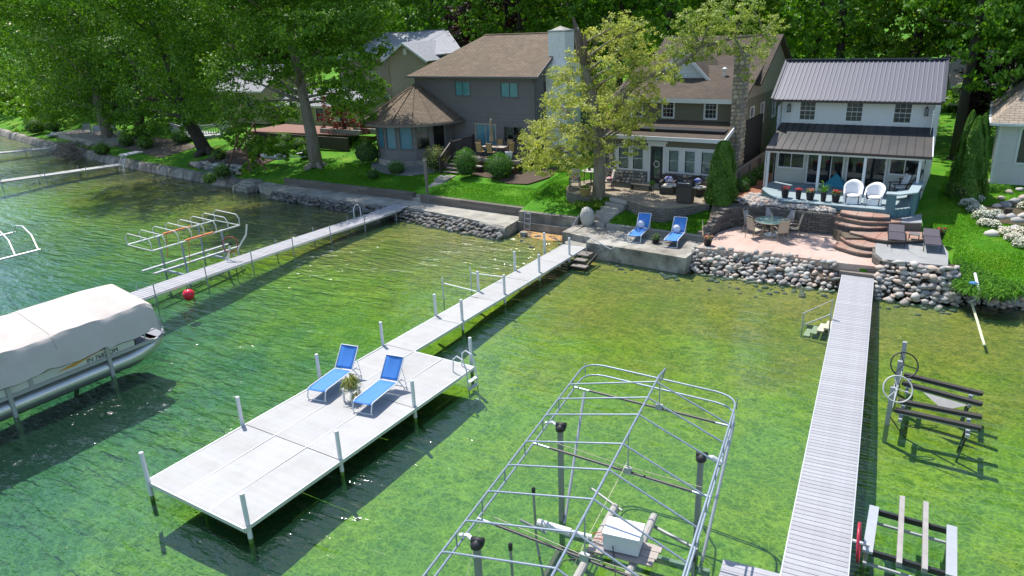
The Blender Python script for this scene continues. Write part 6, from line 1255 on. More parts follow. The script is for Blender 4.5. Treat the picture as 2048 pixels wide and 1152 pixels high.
p = at(1148, 378, 1.96); l1 = lawnchair('dark wood chair with a raspberry towel at the left end of the brick patio'); l1.location = (p.x, p.y+.1, 1.96); l1.rotation_euler[2] = .35
p = at(1213, 378, 1.96); dup(l1, (p.x+.05, p.y, 1.96), -1.0, 'dark wood chair with white and red cushion right of the pale oak trunk')
p = at(1168, 392, 1.96); potplant('barrel_planter', 'straw coloured drum planter with yellow green leaves in front of the left patio chair', (p.x, p.y+.15, 1.96), .33, .45, M('straw_drum', (.45, .36, .18), .6, .2, var=.2, stretch=(8, 8, 1)), SKINS['lime'], 50, .35, 'planter')
p = at(1182, 366, 1.96); t = thing('round_patio_table', 'round grey table with a plant beside the pale oak trunk', 'table', p); MB().lathe([(0, .7), (.5, .7), (.52, .72), (.5, .74), (0, .74)], p, 24, False).build('tabletop', M('table_grey', (.42, .4, .37), .7), t)
for k in range(4): a = k*1.57+.5; MB().beam(p+Vector((.4*math.cos(a), .4*math.sin(a), 0)), p+Vector((.36*math.cos(a), .36*math.sin(a), .7)), .04).build('leg', DKMET, t)
potplant('table_plant', 'small green plant in a dark pot on the round grey table', p+Vector((-.1, 0, .74)), .1, .15, CHAR, SKINS['lime'], 40, .22)
# grey house deck set
WD = M('honey_wicker', (.45, .28, .12), .8, var=.15); 
p = Vector((-27.0, 40.3, 2.36)); t = thing('dining_table', 'rectangular pale outdoor dining table on the timber deck of the grey house', 'table', p); MB().box(p.x-.85, p.x+.85, p.y-.45, p.y+.45, 3.04, 3.09).build('tabletop', M('pale_tabletop', (.42, .36, .29), .7), t)
for sx_ in (-.75, .75):
    for sy_ in (-.38, .38): MB().beam((p.x+sx_, p.y+sy_, 2.36), (p.x+sx_, p.y+sy_, 3.04), .05).build('leg', DKMET, t)
def dchair(label):
    t = thing('dining_chair', label, 'chair', (0, 0, 0), 0, 'honey coloured chairs around the deck dining table'); 
    MB().box(-.22, .22, -.22, .2, .42, .45).build('seat', WD, t); o_ = MB().obox((0, .24, .75), (.42, .035, .58), 0, R(-10)).build('backrest', WD, t); MB().tube([(-.23, .18, .4), (-.23, .31, 1.06), (.23, .31, 1.06), (.23, .18, .4)], .02, 6).build('back_frame', DKMET, t)
    for sx_ in (-.21, .21):
        for sy_ in (-.2, .18): MB().beam((sx_, sy_, 0), (sx_, sy_, .42), .03).build('leg', DKMET, t)
    return t
cs = [((-27.75, 39.65), math.pi, 'with its honey back to the lake, left one beside the stair rail'), ((-26.9, 39.62), math.pi, 'with its honey back to the lake, middle of the table'), ((-25.85, 40.2), -math.pi/2-.4, 'at the right end of the deck table by the white tub'), ((-28.2, 40.5), math.pi/2, 'at the left end of the deck table'), ((-27.3, 41.05), 0, 'against the house wall behind the deck table, left'), ((-26.5, 41.05), 0, 'against the house wall behind the deck table, right')]
for i, ((x, y), a, lab) in enumerate(cs):
    if i == 0: dc = dchair('outdoor dining chair '+lab); dc.location = (x, y, 2.36); dc.rotation_euler[2] = a
    else: dup(dc, (x, y, 2.36), a, 'outdoor dining chair '+lab)
p = Vector((-27.45, 40.55, 2.36)); t = thing('closed_parasol', 'closed beige parasol rising from the deck dining table', 'umbrella', p); MB().tube([p, p+Vector((0, 0, 2.5))], .025, 8).build('pole', M('parasol_pole', (.3, .22, .12)), t)
MB().lathe([(.2, 1.0), (.16, 1.2), (.12, 1.6), (.14, 1.62), (.10, 1.9), (.09, 2.3), (.02, 2.5)], p, 10).build('canopy', M('khaki_canvas', (.30, .25, .17), .9, var=.2), t, True)
p = at(1018, 318, 2.4); t = thing('white_tub', 'square white planter tub at the front edge of the timber deck', 'planter', p); MB().lathe([(.2, 0), (.3, .45), (.31, .47), (.27, .47), (.25, .38)], p, 4).build('tub', WHITE, t); MB().lathe([(0.0, .36), (.24, .36)], p, 4, False).build('soil', EARTH, t)
# lamp post
p = at(855, 388, .95); t = thing('lamp_post', 'slim grey timber lamp post by the garden steps of the walkway', 'post', p); MB().beam(p, p+Vector((0, 0, 2.25)), .12).build('shaft', WOODG, t); MB().box(p.x-.08, p.x+.08, p.y-.08, p.y+.08, 1.9, 3.05).build('sleeve', WOODG, t); MB().box(p.x-.1, p.x+.1, p.y-.1, p.y+.1, 3.05, 3.1).build('cap', M('pale_cap', (.5, .47, .4)), t)
# grey boulder by platform
q = at(1174, 440, 1.0); tag(MB().blob((q.x+.1, q.y-.1, 1.2), (.42, .3, .55), .12, ICO3, 5).build('grey_boulder', ROCKM, None, True), 'large upright grey boulder beside the platform steps', 'boulder')
# white balustrade deck in the left
BAL = M('shaded_white_paint', (.40, .42, .42), .6, var=.08)  # white paint darkened, tree shade put into its colour
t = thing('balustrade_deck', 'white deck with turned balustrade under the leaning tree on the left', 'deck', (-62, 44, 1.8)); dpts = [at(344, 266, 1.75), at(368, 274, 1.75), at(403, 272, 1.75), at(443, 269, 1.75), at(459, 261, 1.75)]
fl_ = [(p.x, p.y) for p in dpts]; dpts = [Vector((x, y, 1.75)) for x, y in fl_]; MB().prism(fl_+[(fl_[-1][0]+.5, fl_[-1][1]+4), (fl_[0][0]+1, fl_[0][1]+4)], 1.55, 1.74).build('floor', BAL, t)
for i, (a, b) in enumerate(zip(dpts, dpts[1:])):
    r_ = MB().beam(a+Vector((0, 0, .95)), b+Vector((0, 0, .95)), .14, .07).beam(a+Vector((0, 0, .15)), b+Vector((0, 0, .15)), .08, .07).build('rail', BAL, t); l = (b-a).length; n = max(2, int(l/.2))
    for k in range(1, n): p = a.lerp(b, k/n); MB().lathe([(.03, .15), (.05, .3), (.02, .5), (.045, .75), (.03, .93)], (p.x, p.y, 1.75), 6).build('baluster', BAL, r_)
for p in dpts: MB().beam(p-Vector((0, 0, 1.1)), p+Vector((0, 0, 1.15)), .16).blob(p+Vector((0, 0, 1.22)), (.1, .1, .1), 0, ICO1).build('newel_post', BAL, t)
mb = t; fd = at(405, 262, 1.8)
for k in range(4): MB().box(fd.x-1.5, fd.x+3, fd.y+1.5+.35*k, fd.y+1.84+.35*k, 1.74, 1.9+.17*k).build('step', M('pale_steps', (.42, .38, .3), .8), t)
# red deck and steep wooden stair
RDK = M('faded_red_deck', (.24, .12, .09), .8, var=.2); RST = M('redwood_rail', (.16, .07, .045), .75, var=.25)
t = thing('red_deck', 'faded red timber deck raised behind the steep wooden stair', 'deck', (-50, 44, 2)); 
for i in range(26): MB().box(-54.6+.47*i, -54.6+.47*i+.45, 42.0+.045*i, 46.5, 2.62, 2.68).build('deck_board', RDK, t)
tag(MB().box(-54.6, -42.4, 42.1, 42.3, 1.6, 2.6).build('skirt', M('skirt_dark', (.06, .045, .035), .9), t), kind=None)
MB().box(-46.5, -42.0, 43.2, 43.5, 2.7, 3.05).box(-43.5, -40.8, 44.0, 44.3, 2.7, 3.1).build('stone_ledge', FLAG, t)
t = thing('wooden_stair', 'steep redwood stair with side rails and tall thin legs left of the big shade tree', 'stairs', (-50, 40, 1)); a, b = at(478, 310, 1.7), at(512, 262, 3.4); st_a, st_b = Vector((-50.2, 38.6, 1.6)), Vector((-50.6, 41.6, 3.0))
A2, B2 = at(485, 300, 1.6), Vector((0, 0, 0)); B2 = at(503, 270, 2.65)
sv = Vector((.45, .1, 0))
for s in (-1, 1): MB().beam(A2+sv*s, B2+sv*s, .06, .22).build('stringer', RST, t); MB().beam(A2+sv*s+Vector((0, 0, .9)), B2+sv*s+Vector((0, 0, 1.0)), .07, .1).beam(B2+sv*s, B2+sv*s+Vector((0, 0, 1.05)), .1).beam(A2+sv*s, A2+sv*s+Vector((0, 0, .95)), .08).build('handrail', RST, t)
for k in range(6): p = A2.lerp(B2, (k+.5)/6); MB().beam(p-sv, p+sv, .26, .045).build('tread', WOODG, t)
sw2 = thing('swing_frame', 'tall dark A-frame legs standing on the grass in front of the wooden stair', 'frame', at(480, 350, 1.0))
for a, b in (((455, 340), (478, 268)), ((501, 345), (490, 290)), ((532, 340), (512, 312))): P1 = at(*a, 1.0); d_ = aty(*b, P1.y+.3); MB().beam(P1, d_, .09).build('leg', RST, sw2)
p = at(548, 316, 1.5); t = thing('upturned_boat', 'pale upturned rowing boat lying on the shaded grass left of the big trunk', 'boat', p); MB().blob(p+Vector((0, 0, .12)), (1.5, .38, .26), 0, ICO3).build('hull', M('boat_grey', (.42, .44, .46), .5), t, True)
p = at(592, 316, 1.45); t = thing('folded_trailer', 'folded metal frame lying on the grass beside the upturned boat', 'metal frame', p); MB().tube([p+Vector((-.6, 0, .1)), p+Vector((.9, .3, .12)), p+Vector((1, -.1, .1)), p+Vector((-.5, -.4, .1))], .03, 6, True).tube([p+Vector((-.2, -.4, .3)), p+Vector((.5, .3, .4))], .03, 6).build('tubes', ALU, t)
# scaffold like ladder hung on the seawall
p = Vector((-61.9, 34.9, 0)); t = thing('gangway_ladder', 'white metal gangway frame with grey top hanging over the seawall at the narrow dock', 'gangway', p)
MB().obox((-62.1, 35.7, 1.3), (1.0, 1.7, .1), .2).build('top_plate', M('gangway_top', (.5, .53, .58), .5), t)
for x in (-.35, .35): MB().tube([(-62.1+x, 35.0, 1.2), (-61.8+x, 34.4, .45), (-61.7+x, 34.3, -.3)], .03, 6).build('stile', WT, t)
for k in range(6): MB().tube([(-62.4+.06*k, 34.95-.11*k, 1.15-.25*k), (-61.75+.06*k, 34.95-.11*k, 1.15-.25*k)], .022, 6).tube([(-62.4+.06*k, 34.95-.11*k, 1.15-.25*k), (-61.75+.06*k, 34.85-.11*k, .9-.25*k)], .018, 5).build('rung', WT, t)
# far left furniture on the paved terrace
flat('terrace_paving', [(-86, 41.6), (-72.5, 38.9), (-70, 43), (-74, 46.5), (-88, 47)], .55, 1.15, M('terrace_stone', (.38, .33, .29), .85, var=.2))
def bench_chair(lab, x, y, rz, wd=1.6):
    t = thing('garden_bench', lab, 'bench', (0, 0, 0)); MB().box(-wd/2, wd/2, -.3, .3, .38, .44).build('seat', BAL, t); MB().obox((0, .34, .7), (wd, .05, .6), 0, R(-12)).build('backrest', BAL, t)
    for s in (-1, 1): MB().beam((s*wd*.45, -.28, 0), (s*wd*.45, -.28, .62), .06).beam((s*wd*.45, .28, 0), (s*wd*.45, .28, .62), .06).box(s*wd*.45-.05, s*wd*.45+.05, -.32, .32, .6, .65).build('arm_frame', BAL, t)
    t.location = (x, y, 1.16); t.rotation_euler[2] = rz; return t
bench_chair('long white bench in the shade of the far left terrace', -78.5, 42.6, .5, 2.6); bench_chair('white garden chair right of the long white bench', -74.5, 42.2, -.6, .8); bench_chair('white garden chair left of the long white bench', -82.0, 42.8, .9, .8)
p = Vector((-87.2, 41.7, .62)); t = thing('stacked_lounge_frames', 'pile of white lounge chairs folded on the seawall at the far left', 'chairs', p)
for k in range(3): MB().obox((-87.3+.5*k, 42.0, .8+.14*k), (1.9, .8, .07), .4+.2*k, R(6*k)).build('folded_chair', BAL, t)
# utility pole / TV mast
t = thing('antenna_mast', 'thin roof antenna mast above the broken trunk', 'antenna', (-23.2, 46.5, 9)); MB().tube([(-22.0, 47, 7.5), (-22.0, 47, 11.2)], .03, 6).build('mast', DKMET, t); MB().tube([(-22.6, 47, 10.8), (-21.4, 47, 10.8)], .015, 5).tube([(-22.4, 46.8, 10.5), (-21.6, 47.2, 10.5)], .012, 5).build('crossbar', DKMET, t)

cb.location.x -= .85; bt.location.x -= .85

for y in (3.2, 6.4, 9.6): MB().tube([(-25.76, y, 2.29), (-24.36, y, 2.69), (-24.24, y, 2.69), (-22.62, y, 2.315), (-22.4, y, 2.17), (-22.3, y, 1.82)], .008, 4).build('canopy_seam', M('seam', (.38, .36, .33)), cb)
# stones and sunken twigs lying on the shallow bed
rg = random.Random(44); mb = MB()
for _ in range(260):
    x = rg.uniform(-20, 3); y = float(shore(x))-abs(rg.gauss(.0, .55))-.05; s = rg.uniform(.03, .2)**1.2; mb.blob((x, y, float(depth(x, y))+s*.2), (s*1.3, s, s*.5), .2, ICO1, seed=rg.randrange(999))
tag(mb.build('sunken_stones', ROCKD, None, True), 'scattered small stones lying on the shallow lake bed along the right shore', 'stones', kind='stuff')
# ================================================================== vegetation
def leaves(name, C, N_, size, mat, seed=0, aspect=.62, up=.35, fold=True):
    rg = np.random.default_rng(seed); n = len(C); nr = N_+rg.normal(0, .55, (n, 3)); nr[:, 2] += up; nr /= np.linalg.norm(nr, axis=1)[:, None]
    t = rg.normal(0, 1, (n, 3)); t -= nr*(t*nr).sum(1)[:, None]; t /= np.linalg.norm(t, axis=1)[:, None]; b = np.cross(nr, t)
    s = (size*rg.uniform(.6, 1.35, n))[:, None]*.5
    V_ = np.stack([C-t*s, C+b*s*aspect+nr*s*.12, C+t*s, C-b*s*aspect+nr*s*.12], 1).reshape(-1, 3)
    return npmesh(name, V_, np.arange(n*4).reshape(-1, 4), mat)
def cloud(cl, per, seed, shell=.55, flat_=.75):
    """leaf positions over a list of (centre, radius): twig sprays grouped on the outside of every clump"""
    rg = np.random.default_rng(seed); Cs, Ns = [], []
    for c, r in cl:
        n = int(per*(r**1.9)); ns = max(3, n//22)
        d = rg.normal(0, 1, (ns, 3)); d /= np.linalg.norm(d, axis=1)[:, None]; rad = r*(shell+(1.08-shell)*rg.random(ns)**.6)*(1+.18*rg.normal(0, 1, ns)*.6)
        sp = d*rad[:, None]; sp[:, 2] *= flat_
        k = rg.integers(0, ns, n); q = sp[k]+rg.normal(0, r*.11, (n, 3))*np.array([1, 1, .6]); Cs.append(q+np.array(c)); Ns.append(d[k]*.8)
    return np.concatenate(Cs), np.concatenate(Ns)
def bez(a, b, c, n=6): return [a*((1-t)**2)+b*(2*t*(1-t))+c*(t*t) for t in [i/n for i in range(n+1)]]
def treething(name, label, base, trunk_pts, radii, cl, per, ls, mat, bark, seed, group=None, nlimb=14, cat='tree', shell=.5, twig=True, fork=.45):
    t = thing(name, label, cat, base, 0, group); rg = random.Random(seed); tp = [Vector(p) for p in trunk_pts]
    mb = MB(); mb.tube(tp, radii, 10)
    b0 = Vector(base); 
    for k in range(5): a = k*1.3+seed; d = Vector((math.cos(a), math.sin(a), 0)); mb.tube([b0+d*radii[0]*1.9-Vector((0, 0, .15)), b0+d*radii[0]*.9+Vector((0, 0, .12)), b0+Vector((0, 0, .7))], [radii[0]*.3, radii[0]*.42, radii[0]*.3], 6)
    for c, r in rg.sample(cl, min(nlimb, len(cl))):
        c = Vector(c); hz = math.hypot(c[0]-b0.x, c[1]-b0.y); want = c[2]-.45*hz-.5; cand = [q/20*(len(tp)-1) for q in range(int(fork*20), 20)]; k = min(cand, key=lambda q: abs(tp[int(q)].lerp(tp[min(int(q)+1, len(tp)-1)], q-int(q)).z-want))+rg.uniform(-.15, .15); k = min(max(k, 0), len(tp)-1.01); i = int(k); s = tp[i].lerp(tp[min(i+1, len(tp)-1)], k-i); r0 = radii[min(i, len(radii)-1)]*.30
        if (c-s).length < .8 or c.z < s.z-.9: continue
        mid = s.lerp(c, .45)+Vector((rg.uniform(-.6, .6), rg.uniform(-.6, .6), rg.uniform(.1, .9)))*min(1, (c-s).length*.18); P_ = bez(s, mid, c, 5); mb.tube(P_, [r0*(1-.86*j/5) for j in range(6)], 6)
        if twig:
            for _ in range(5): e = c+Vector((rg.uniform(-1, 1), rg.uniform(-1, 1), rg.uniform(-.6, .8)))*r*.8; mb.tube([P_[3], (P_[4]+e)*.5+Vector((0, 0, .1)), e], [r0*.3, r0*.2, r0*.08], 4)
    mb.build('trunk', bark, t, True); C, N_ = cloud(cl, per, seed, shell)
    obj('crown', leaves('crown', C-np.array(base), N_, ls, mat, seed), t, base); return t
def crown_pts(c, r, n, cr, seed, low=-.75):
    rg = random.Random(seed); out = []
    while len(out) < n:
        d = Vector((rg.gauss(0, 1), rg.gauss(0, 1), rg.gauss(0, 1))).normalized()*rg.uniform(.35, 1)**.5
        if d.z < low: continue
        out.append(((c[0]+d.x*r[0], c[1]+d.y*r[1], c[2]+d.z*r[2]), cr*rg.uniform(.65, 1.3)))
    return out
# --- pale oak in front of the olive house
oz = gh(-16.9, 35.0); ob = Vector((-16.75, 34.7, 1.45))
OC = [(1092,300,34,33),(1076,262,36,28),(1112,205,36,30),(1146,330,33.5,28),(1062,322,35,26),(1110,255,34,32),(1155,275,34,32),(1128,155,35.5,30),(1165,118,35,30),(1150,190,34,30),(1200,75,36,32),(1240,50,36,28),(1262,95,35.5,34),(1300,120,36,30),(1228,135,34,32),(1282,165,35,32),(1196,165,36.5,32),(1248,205,34,32),(1303,200,36,26),(1238,246,33.5,30),(1292,240,35,24),(1182,222,33.5,32),(1212,292,33.5,24),(1268,290,33.5,24),(1090,340,34,22),(1172,312,34,22),(1330,145,35,26),(1218,200,36,30),(1120,310,36,26),(1275,60,35,26),
      (1352,96,36,28),(1385,70,36,30),(1425,45,36.5,30),(1450,85,36,30),(1480,45,36,30),(1505,105,36.5,26),(1532,76,36,26),(1412,100,35.5,26),(1440,15,37,28),(1385,115,36,20),(1350,160,36,18),(1548,45,37,20),(1496,150,36.5,16),(1370,40,37,22),(1500,15,36,24),(1060,290,37,22),(1230,325,33.5,14),(1255,250,36,24)]
rg = random.Random(5); cl = []
for px_, py_, yy_, rp in OC:
    p = aty(px_, py_, yy_+rg.uniform(-.7, .7)); cl.append(((p.x, p.y, p.z), rp/FPX*(p-CAM).length*1.12))
tp = [ob, Vector((-16.75, 34.8, 3.2)), Vector((-16.9, 35.0, 4.8)), Vector((-17.25, 35.2, 6.6)), Vector((-17.8, 35.3, 8.2)), Vector((-18.15, 35.3, 9.6)), Vector((-18.3, 35.3, 10.4))]
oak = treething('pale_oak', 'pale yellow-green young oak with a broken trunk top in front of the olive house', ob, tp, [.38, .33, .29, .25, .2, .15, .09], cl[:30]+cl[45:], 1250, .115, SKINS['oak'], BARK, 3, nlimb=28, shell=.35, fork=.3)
mb = MB(); lim = [Vector((-16.95, 35.1, 5.2)), aty(1275, 160, 35.6), aty(1345, 140, 36), aty(1400, 95, 36.2), aty(1470, 75, 36.3), aty(1530, 70, 36.5)]; mb.tube(lim, [.2, .17, .14, .1, .07, .03], 8)
for c, r in cl[30:45]: s = min(lim[1:], key=lambda q: (q-Vector(c)).length); mb.tube([s, s.lerp(Vector(c), .5)+Vector((0, 0, .2)), Vector(c)], [.06, .04, .015], 5)
mb.build('long_limb', BARK, oak, True); C, N_ = cloud(cl[30:45], 1300, 8, .35); obj('crown', leaves('crown', C-np.array(ob), N_, .105, SKINS['oak'], 4), oak, ob)
MB().tube([(-18.05, 35.3, 9.0), (-18.2, 35.32, 9.9), (-18.5, 35.3, 10.9)], [.26, .2, .04], 7).tube([(-17.9, 35.2, 8.6), (-17.75, 35.2, 9.6), (-17.8, 35.2, 10.1)], [.2, .13, .03], 6).build('dead_snag', M('dead_wood', (.15, .11, .08), .95, var=.5, bmp=1, stretch=(1, 1, .2)), oak)
# --- big shade tree and leaning trees on the left
b = Vector((-40.9, 37.2, gh(-40.9, 37.2)))
rg = random.Random(2); cl = []
for px_, py_, yy_, rp in [(430,60,37,55),(400,130,37,50),(460,140,36,50),(520,60,35,55),(420,210,38,44),(480,220,35,42),(540,140,34,40),(590,60,33,50),(650,50,34,52),(700,60,36,48),(640,120,33,38),(700,130,35,42),(740,100,37,36),(720,190,37,40),(745,170,39,30),(560,220,38,34),(660,180,36,30),(600,160,40,40),(520,290,36,30),(470,270,38,26),(560,300,38,24),(540,20,38,60),(640,0,38,60),(740,30,39,50),(460,0,38,60),(600,-60,38,80),(500,-80,38,80),(700,-80,38,80),(690,210,40,30),(735,235,39,20),(500,330,36,18),(545,350,37,14),(395,50,39,50),(380,180,40,36)]:
    p = aty(px_, py_, yy_+rg.uniform(-1, 1)); cl.append(((p.x, p.y, p.z), rp/FPX*(p-CAM).length))
cl += [((-41+dx, 37+dy, z), r) for dx, dy, z, r in ((-3, -3, 15, 2.6), (0, -5, 15.5, 2.8), (3, -4, 15, 2.6), (-5, -5, 15, 2.6), (-1, -7.5, 15, 2.4), (0, 0, 18, 3), (4, 0, 16.5, 2.6), (-4, 1, 17, 2.8))]
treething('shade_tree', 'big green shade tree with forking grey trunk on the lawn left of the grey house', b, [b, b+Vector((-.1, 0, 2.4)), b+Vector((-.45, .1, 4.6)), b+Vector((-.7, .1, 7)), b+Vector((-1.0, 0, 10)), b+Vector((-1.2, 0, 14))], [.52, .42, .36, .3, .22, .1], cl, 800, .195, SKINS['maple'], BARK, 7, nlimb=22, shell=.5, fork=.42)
def pxtree(name, label, base, lean, H, r0, spec, per, ls, mat, seed, bark=BARKD, extra=()):
    rg = random.Random(seed); cl = []
    for px_, py_, yy_, rp in spec: p = aty(px_, py_, yy_+rg.uniform(-1, 1)); cl.append(((p.x, p.y, p.z), rp/FPX*(p-CAM).length))
    b = Vector(base); cl += [((b.x+dx, b.y+dy, z), r) for dx, dy, z, r in extra]; return treething(name, label, b, [b, b+Vector((lean[0]*.4, 0, H*.25)), b+Vector((lean[0], lean[1], H*.6)), b+Vector((lean[0]*1.3, lean[1], H))], [r0, r0*.8, r0*.55, r0*.2], cl, per, ls, mat, bark, seed, nlimb=14, shell=.5, fork=.38)
pxtree('leaning_tree', 'dark trunked tree leaning left over the white balustrade deck', (-56.7, 39.3, gh(-56.7, 39.3)), (-4.5, 1), 12, .62, [(300,50,40,60),(240,110,40,60),(330,130,39,55),(280,190,40,48),(360,200,39,40),(230,220,41,36),(300,240,40,30),(360,60,40,60),(190,60,41,60),(330,-30,40,80),(210,-40,41,80),(350,250,38,24),(385,110,38,40),(260,250,42,26)], 380, .22, SKINS['maple'], 21, extra=[(-3, -3, 14, 2.6), (0, -5, 15, 2.8), (3, -4, 14.5, 2.6), (-5, -5.5, 15, 2.6), (0, -8, 14.5, 2.6), (3.5, -7.5, 15, 2.4), (-3, -8.5, 15, 2.4), (0, -1, 17, 3), (3, 0, 16, 2.6), (-4, 0, 17, 2.6)])
pxtree('round_maple', 'full leafy tree with short grey trunk beside the far left terrace', (-76.2, 41.8, gh(-76, 41.8)), (-1.2, .5), 12, .6, [(120,90,42,60),(80,150,42,56),(160,150,41,56),(120,210,42,44),(190,200,42,44),(60,60,43,60),(150,20,42,70),(60,-20,43,80),(220,160,43,40),(200,100,43,50)], 320, .24, SKINS['maple'], 23, BARK, extra=[(-3, -3, 14, 2.6), (0, -5, 15, 2.8), (3, -4, 14.5, 2.6), (-5, -5.5, 15, 2.6), (0, -8, 14.5, 2.6), (3.5, -7.5, 15, 2.4), (-3, -8.5, 15, 2.4), (0, -1, 17, 3), (3, 0, 16, 2.6), (-4, 0, 17, 2.6)])
pxtree('shadow_tree', 'darker tree between the round maple and the leaning tree', (-71.5, 42.6, gh(-71.5, 42.6)), (1, .5), 13, .5, [(260,160,45,50),(290,210,44,40),(240,60,46,60),(300,100,46,60),(250,-20,46,80),(330,170,46,44)], 280, .24, SKINS['dark'], 25)
# --- forest prototypes (copied below)
def proto(name, H, R_, mat, seed, bark=BARKD, low=.22, ncl=38, cr=1.6, per=185, ls=.30):
    cl = crown_pts((0, 0, H*(low+1)/2), (R_, R_, H*(1-low)/2), ncl, cr, seed, -.95)
    return treething(name, 'x', (0, 0, 0), [(0, 0, 0), (.1, 0, H*.3), (-.1, .2, H*.6), (.2, 0, H*.9)], [.38, .32, .22, .07], cl, per, ls, mat, bark, seed, nlimb=16, twig=False)
PT = [proto('broadleaf_tree', 18, 4.6, SKINS['maple'], 31), proto('broadleaf_tree', 20, 5.0, SKINS['dark'], 32), proto('broadleaf_tree', 16, 4.2, SKINS['lime'], 33), proto('copper_tree', 15, 4.4, SKINS['copper'], 34), proto('broadleaf_tree', 19, 4.8, SKINS['maple'], 35, cr=2.0, ncl=26)]
KIND = ['mid green', 'dark green', 'bright lime green', 'dark copper', 'loose mid green']
spots = []
FL = [(-57, 60, 0, 'behind the red maple'), (-52, 66, 1, 'left above the tan house roof'), (-45.5, 68, 2, 'right above the tan house ridge'), (-41, 64, 3, 'between the tan house and grey house roofs'), (-37, 60, 1, 'over the left hip of the grey house roof'), (-32, 61, 0, 'directly above the grey house ridge'), (-27, 60, 4, 'above the right end of the grey house roof'), (-22, 58, 1, 'just behind the white chimney'), (-17.5, 62, 2, 'behind the broken oak top'), (-12.5, 68, 0, 'behind the olive house roof'), (-9, 57, 1, 'behind the gap between olive house and white cottage'), (-4.5, 58, 2, 'above the left half of the metal roof'), (-.8, 60, 0, 'above the right half of the metal roof'), (3.5, 62, 4, 'above the pale vinyl house'), (7.5, 56, 2, 'at the far right edge')]
FL += [(-132, 66, 1, 'first from the left edge behind the water'), (-142, 74, 0, 'deep behind the left shore'), (-126, 74, 2, 'behind the white house on the left'), (-150, 64, 4, 'at the corner of the upper left'), (-116, 74, 1, 'over the roof of the white house'), (-160, 76, 1, 'farthest to the upper left'), (-102, 70, 0, 'over the round maple')]
for x, y, k, w_ in FL: spots.append((x, y, k, '%s tree %s' % (KIND[k].capitalize(), w_)))
B2 = [(-118, 62, 0, 'at the far left edge over the water'), (-108, 55, 1, 'over the white house on the left edge'), (-98, 60, 4, 'second from the left edge'), (-92, 52, 2, 'behind the far left terrace'), (-86, 60, 1, 'behind the round maple crown'), (-79, 54, 0, 'behind the shadow tree'), (-74, 62, 3, 'glimpsed left of the yellow house'), (-68, 58, 1, 'behind the yellow house'), (-62, 62, 4, 'right behind the yellow house chimney side')]
for x, y, k, w_ in B2: spots.append((x, y, k, '%s tree %s' % (KIND[k].capitalize(), w_)))
row3 = ['far left', 'left of the leaning tree top', 'above the leaning tree', 'beyond the shade tree crown', 'beyond the tan house', 'beyond the copper tree', 'beyond the grey house ridge', 'beyond the white chimney', 'beyond the oak top', 'beyond the olive house', 'beyond the cottage ridge', 'beyond the cottage right gable', 'beyond the pale vinyl house', 'beyond the right edge']
for i, w_ in enumerate(row3): spots.append((-104+i*8.9, 78+(i*37 % 9), (i*3+1) % 5 if (i*3+1) % 5 != 3 else 0, 'Second-row %s tree %s' % (KIND[(i*3+1) % 5 if (i*3+1) % 5 != 3 else 0], w_)))
used = set(); rg = random.Random(77)
for x, y, k, lab in spots:
    z = gh(x, y); s = rg.uniform(.85, 1.2); rz = rg.uniform(0, 6.28)
    if k not in used: used.add(k); o = PT[k]; o.location = (x, y, z-.1); o.rotation_euler[2] = rz; o.scale = (s, s, s); o['label'] = lab; o['group'] = 'woodland trees behind the houses'
    else: o = dup(PT[k], (x, y, z-.1), rz, lab, 'woodland trees behind the houses', (s, s, s*rg.uniform(.9, 1.15)))
    o['group'] = 'woodland trees behind the houses'
for x_, y_, k, lab in ((-1.0, 50.5, 1, 'Dark trunked tree right beside the white cottage gable'), (1.5, 53, 0, 'Tall tree behind the cedar spires'), (5.0, 52, 4, 'Tree whose trunk rises behind the pale vinyl house ridge')):
    dup(PT[k], (x_, y_, gh(x_, y_)-.1), x_, lab, 'woodland trees behind the houses', (.8, .8, 1.0))
p = (1.2, 57); dup(PT[3], (p[0], p[1], 2), 1., 'Low dark copper tree between the cottage and the pale vinyl house', 'woodland trees behind the houses', (.55, .55, .42))
# far woods as one mass
rgn = np.random.default_rng(9); cl = []
for i in range(420): x = rgn.uniform(-330, 70); y = rgn.uniform(96, 150)+max(0, -x-120)*.2; z0 = gh(x, y); cl.append(((x, y, z0+rgn.uniform(1, 17)), rgn.uniform(3, 5)))
C, N_ = cloud(cl, 50, 5, .6); o = obj('far_woods', leaves('far_woods', C, N_, .8, SKINS['maple'], 5)); tag(o, 'distant wooded slope closing the view behind all houses', 'woods', kind='stuff')
cl = []
for i in range(90): x = rgn.uniform(-140, 25); y = rgn.uniform(56, 90); 
for i in range(170): x = rgn.uniform(-140, 22); y = rgn.uniform(64, 92); cl.append(((x, y, gh(x, y)+rgn.uniform(.3, 2.2)), rgn.uniform(1.2, 2.4)))
C, N_ = cloud(cl, 60, 6, .5); tag(obj('undergrowth', leaves('undergrowth', C, N_, .4, SKINS['maple'], 6)), 'leafy undergrowth filling the ground between the woodland trunks', 'undergrowth', kind='stuff')
# --- copper maple behind the shade tree
treething('red_maple', 'low dark red laceleaf maple behind the trunk of the big shade tree', (-44.5, 44.2, 1.8), [(-44.5, 44.2, 1.8), (-44.6, 44.2, 2.8), (-44.9, 44.3, 4), (-45, 44.3, 5)], [.14, .12, .08, .03], [((-44.5+dx, 44.2+dy, z), r) for dx, dy, z, r in ((-2, 0, 3.6, 1.0), (-1, -.4, 4.6, 1.1), (.2, 0, 5, 1.1), (1.4, -.2, 4.3, 1.1), (2.4, 0, 3.4, .9), (0, -.6, 3.4, 1.2), (-1.4, .6, 5.3, .9), (1.0, .5, 3.0, 1.1), (-2.6, .2, 5.4, .7), (3.0, -.2, 2.7, .7))], 420, .16, SKINS['red'], BARKD, 41, nlimb=8, shell=.3)
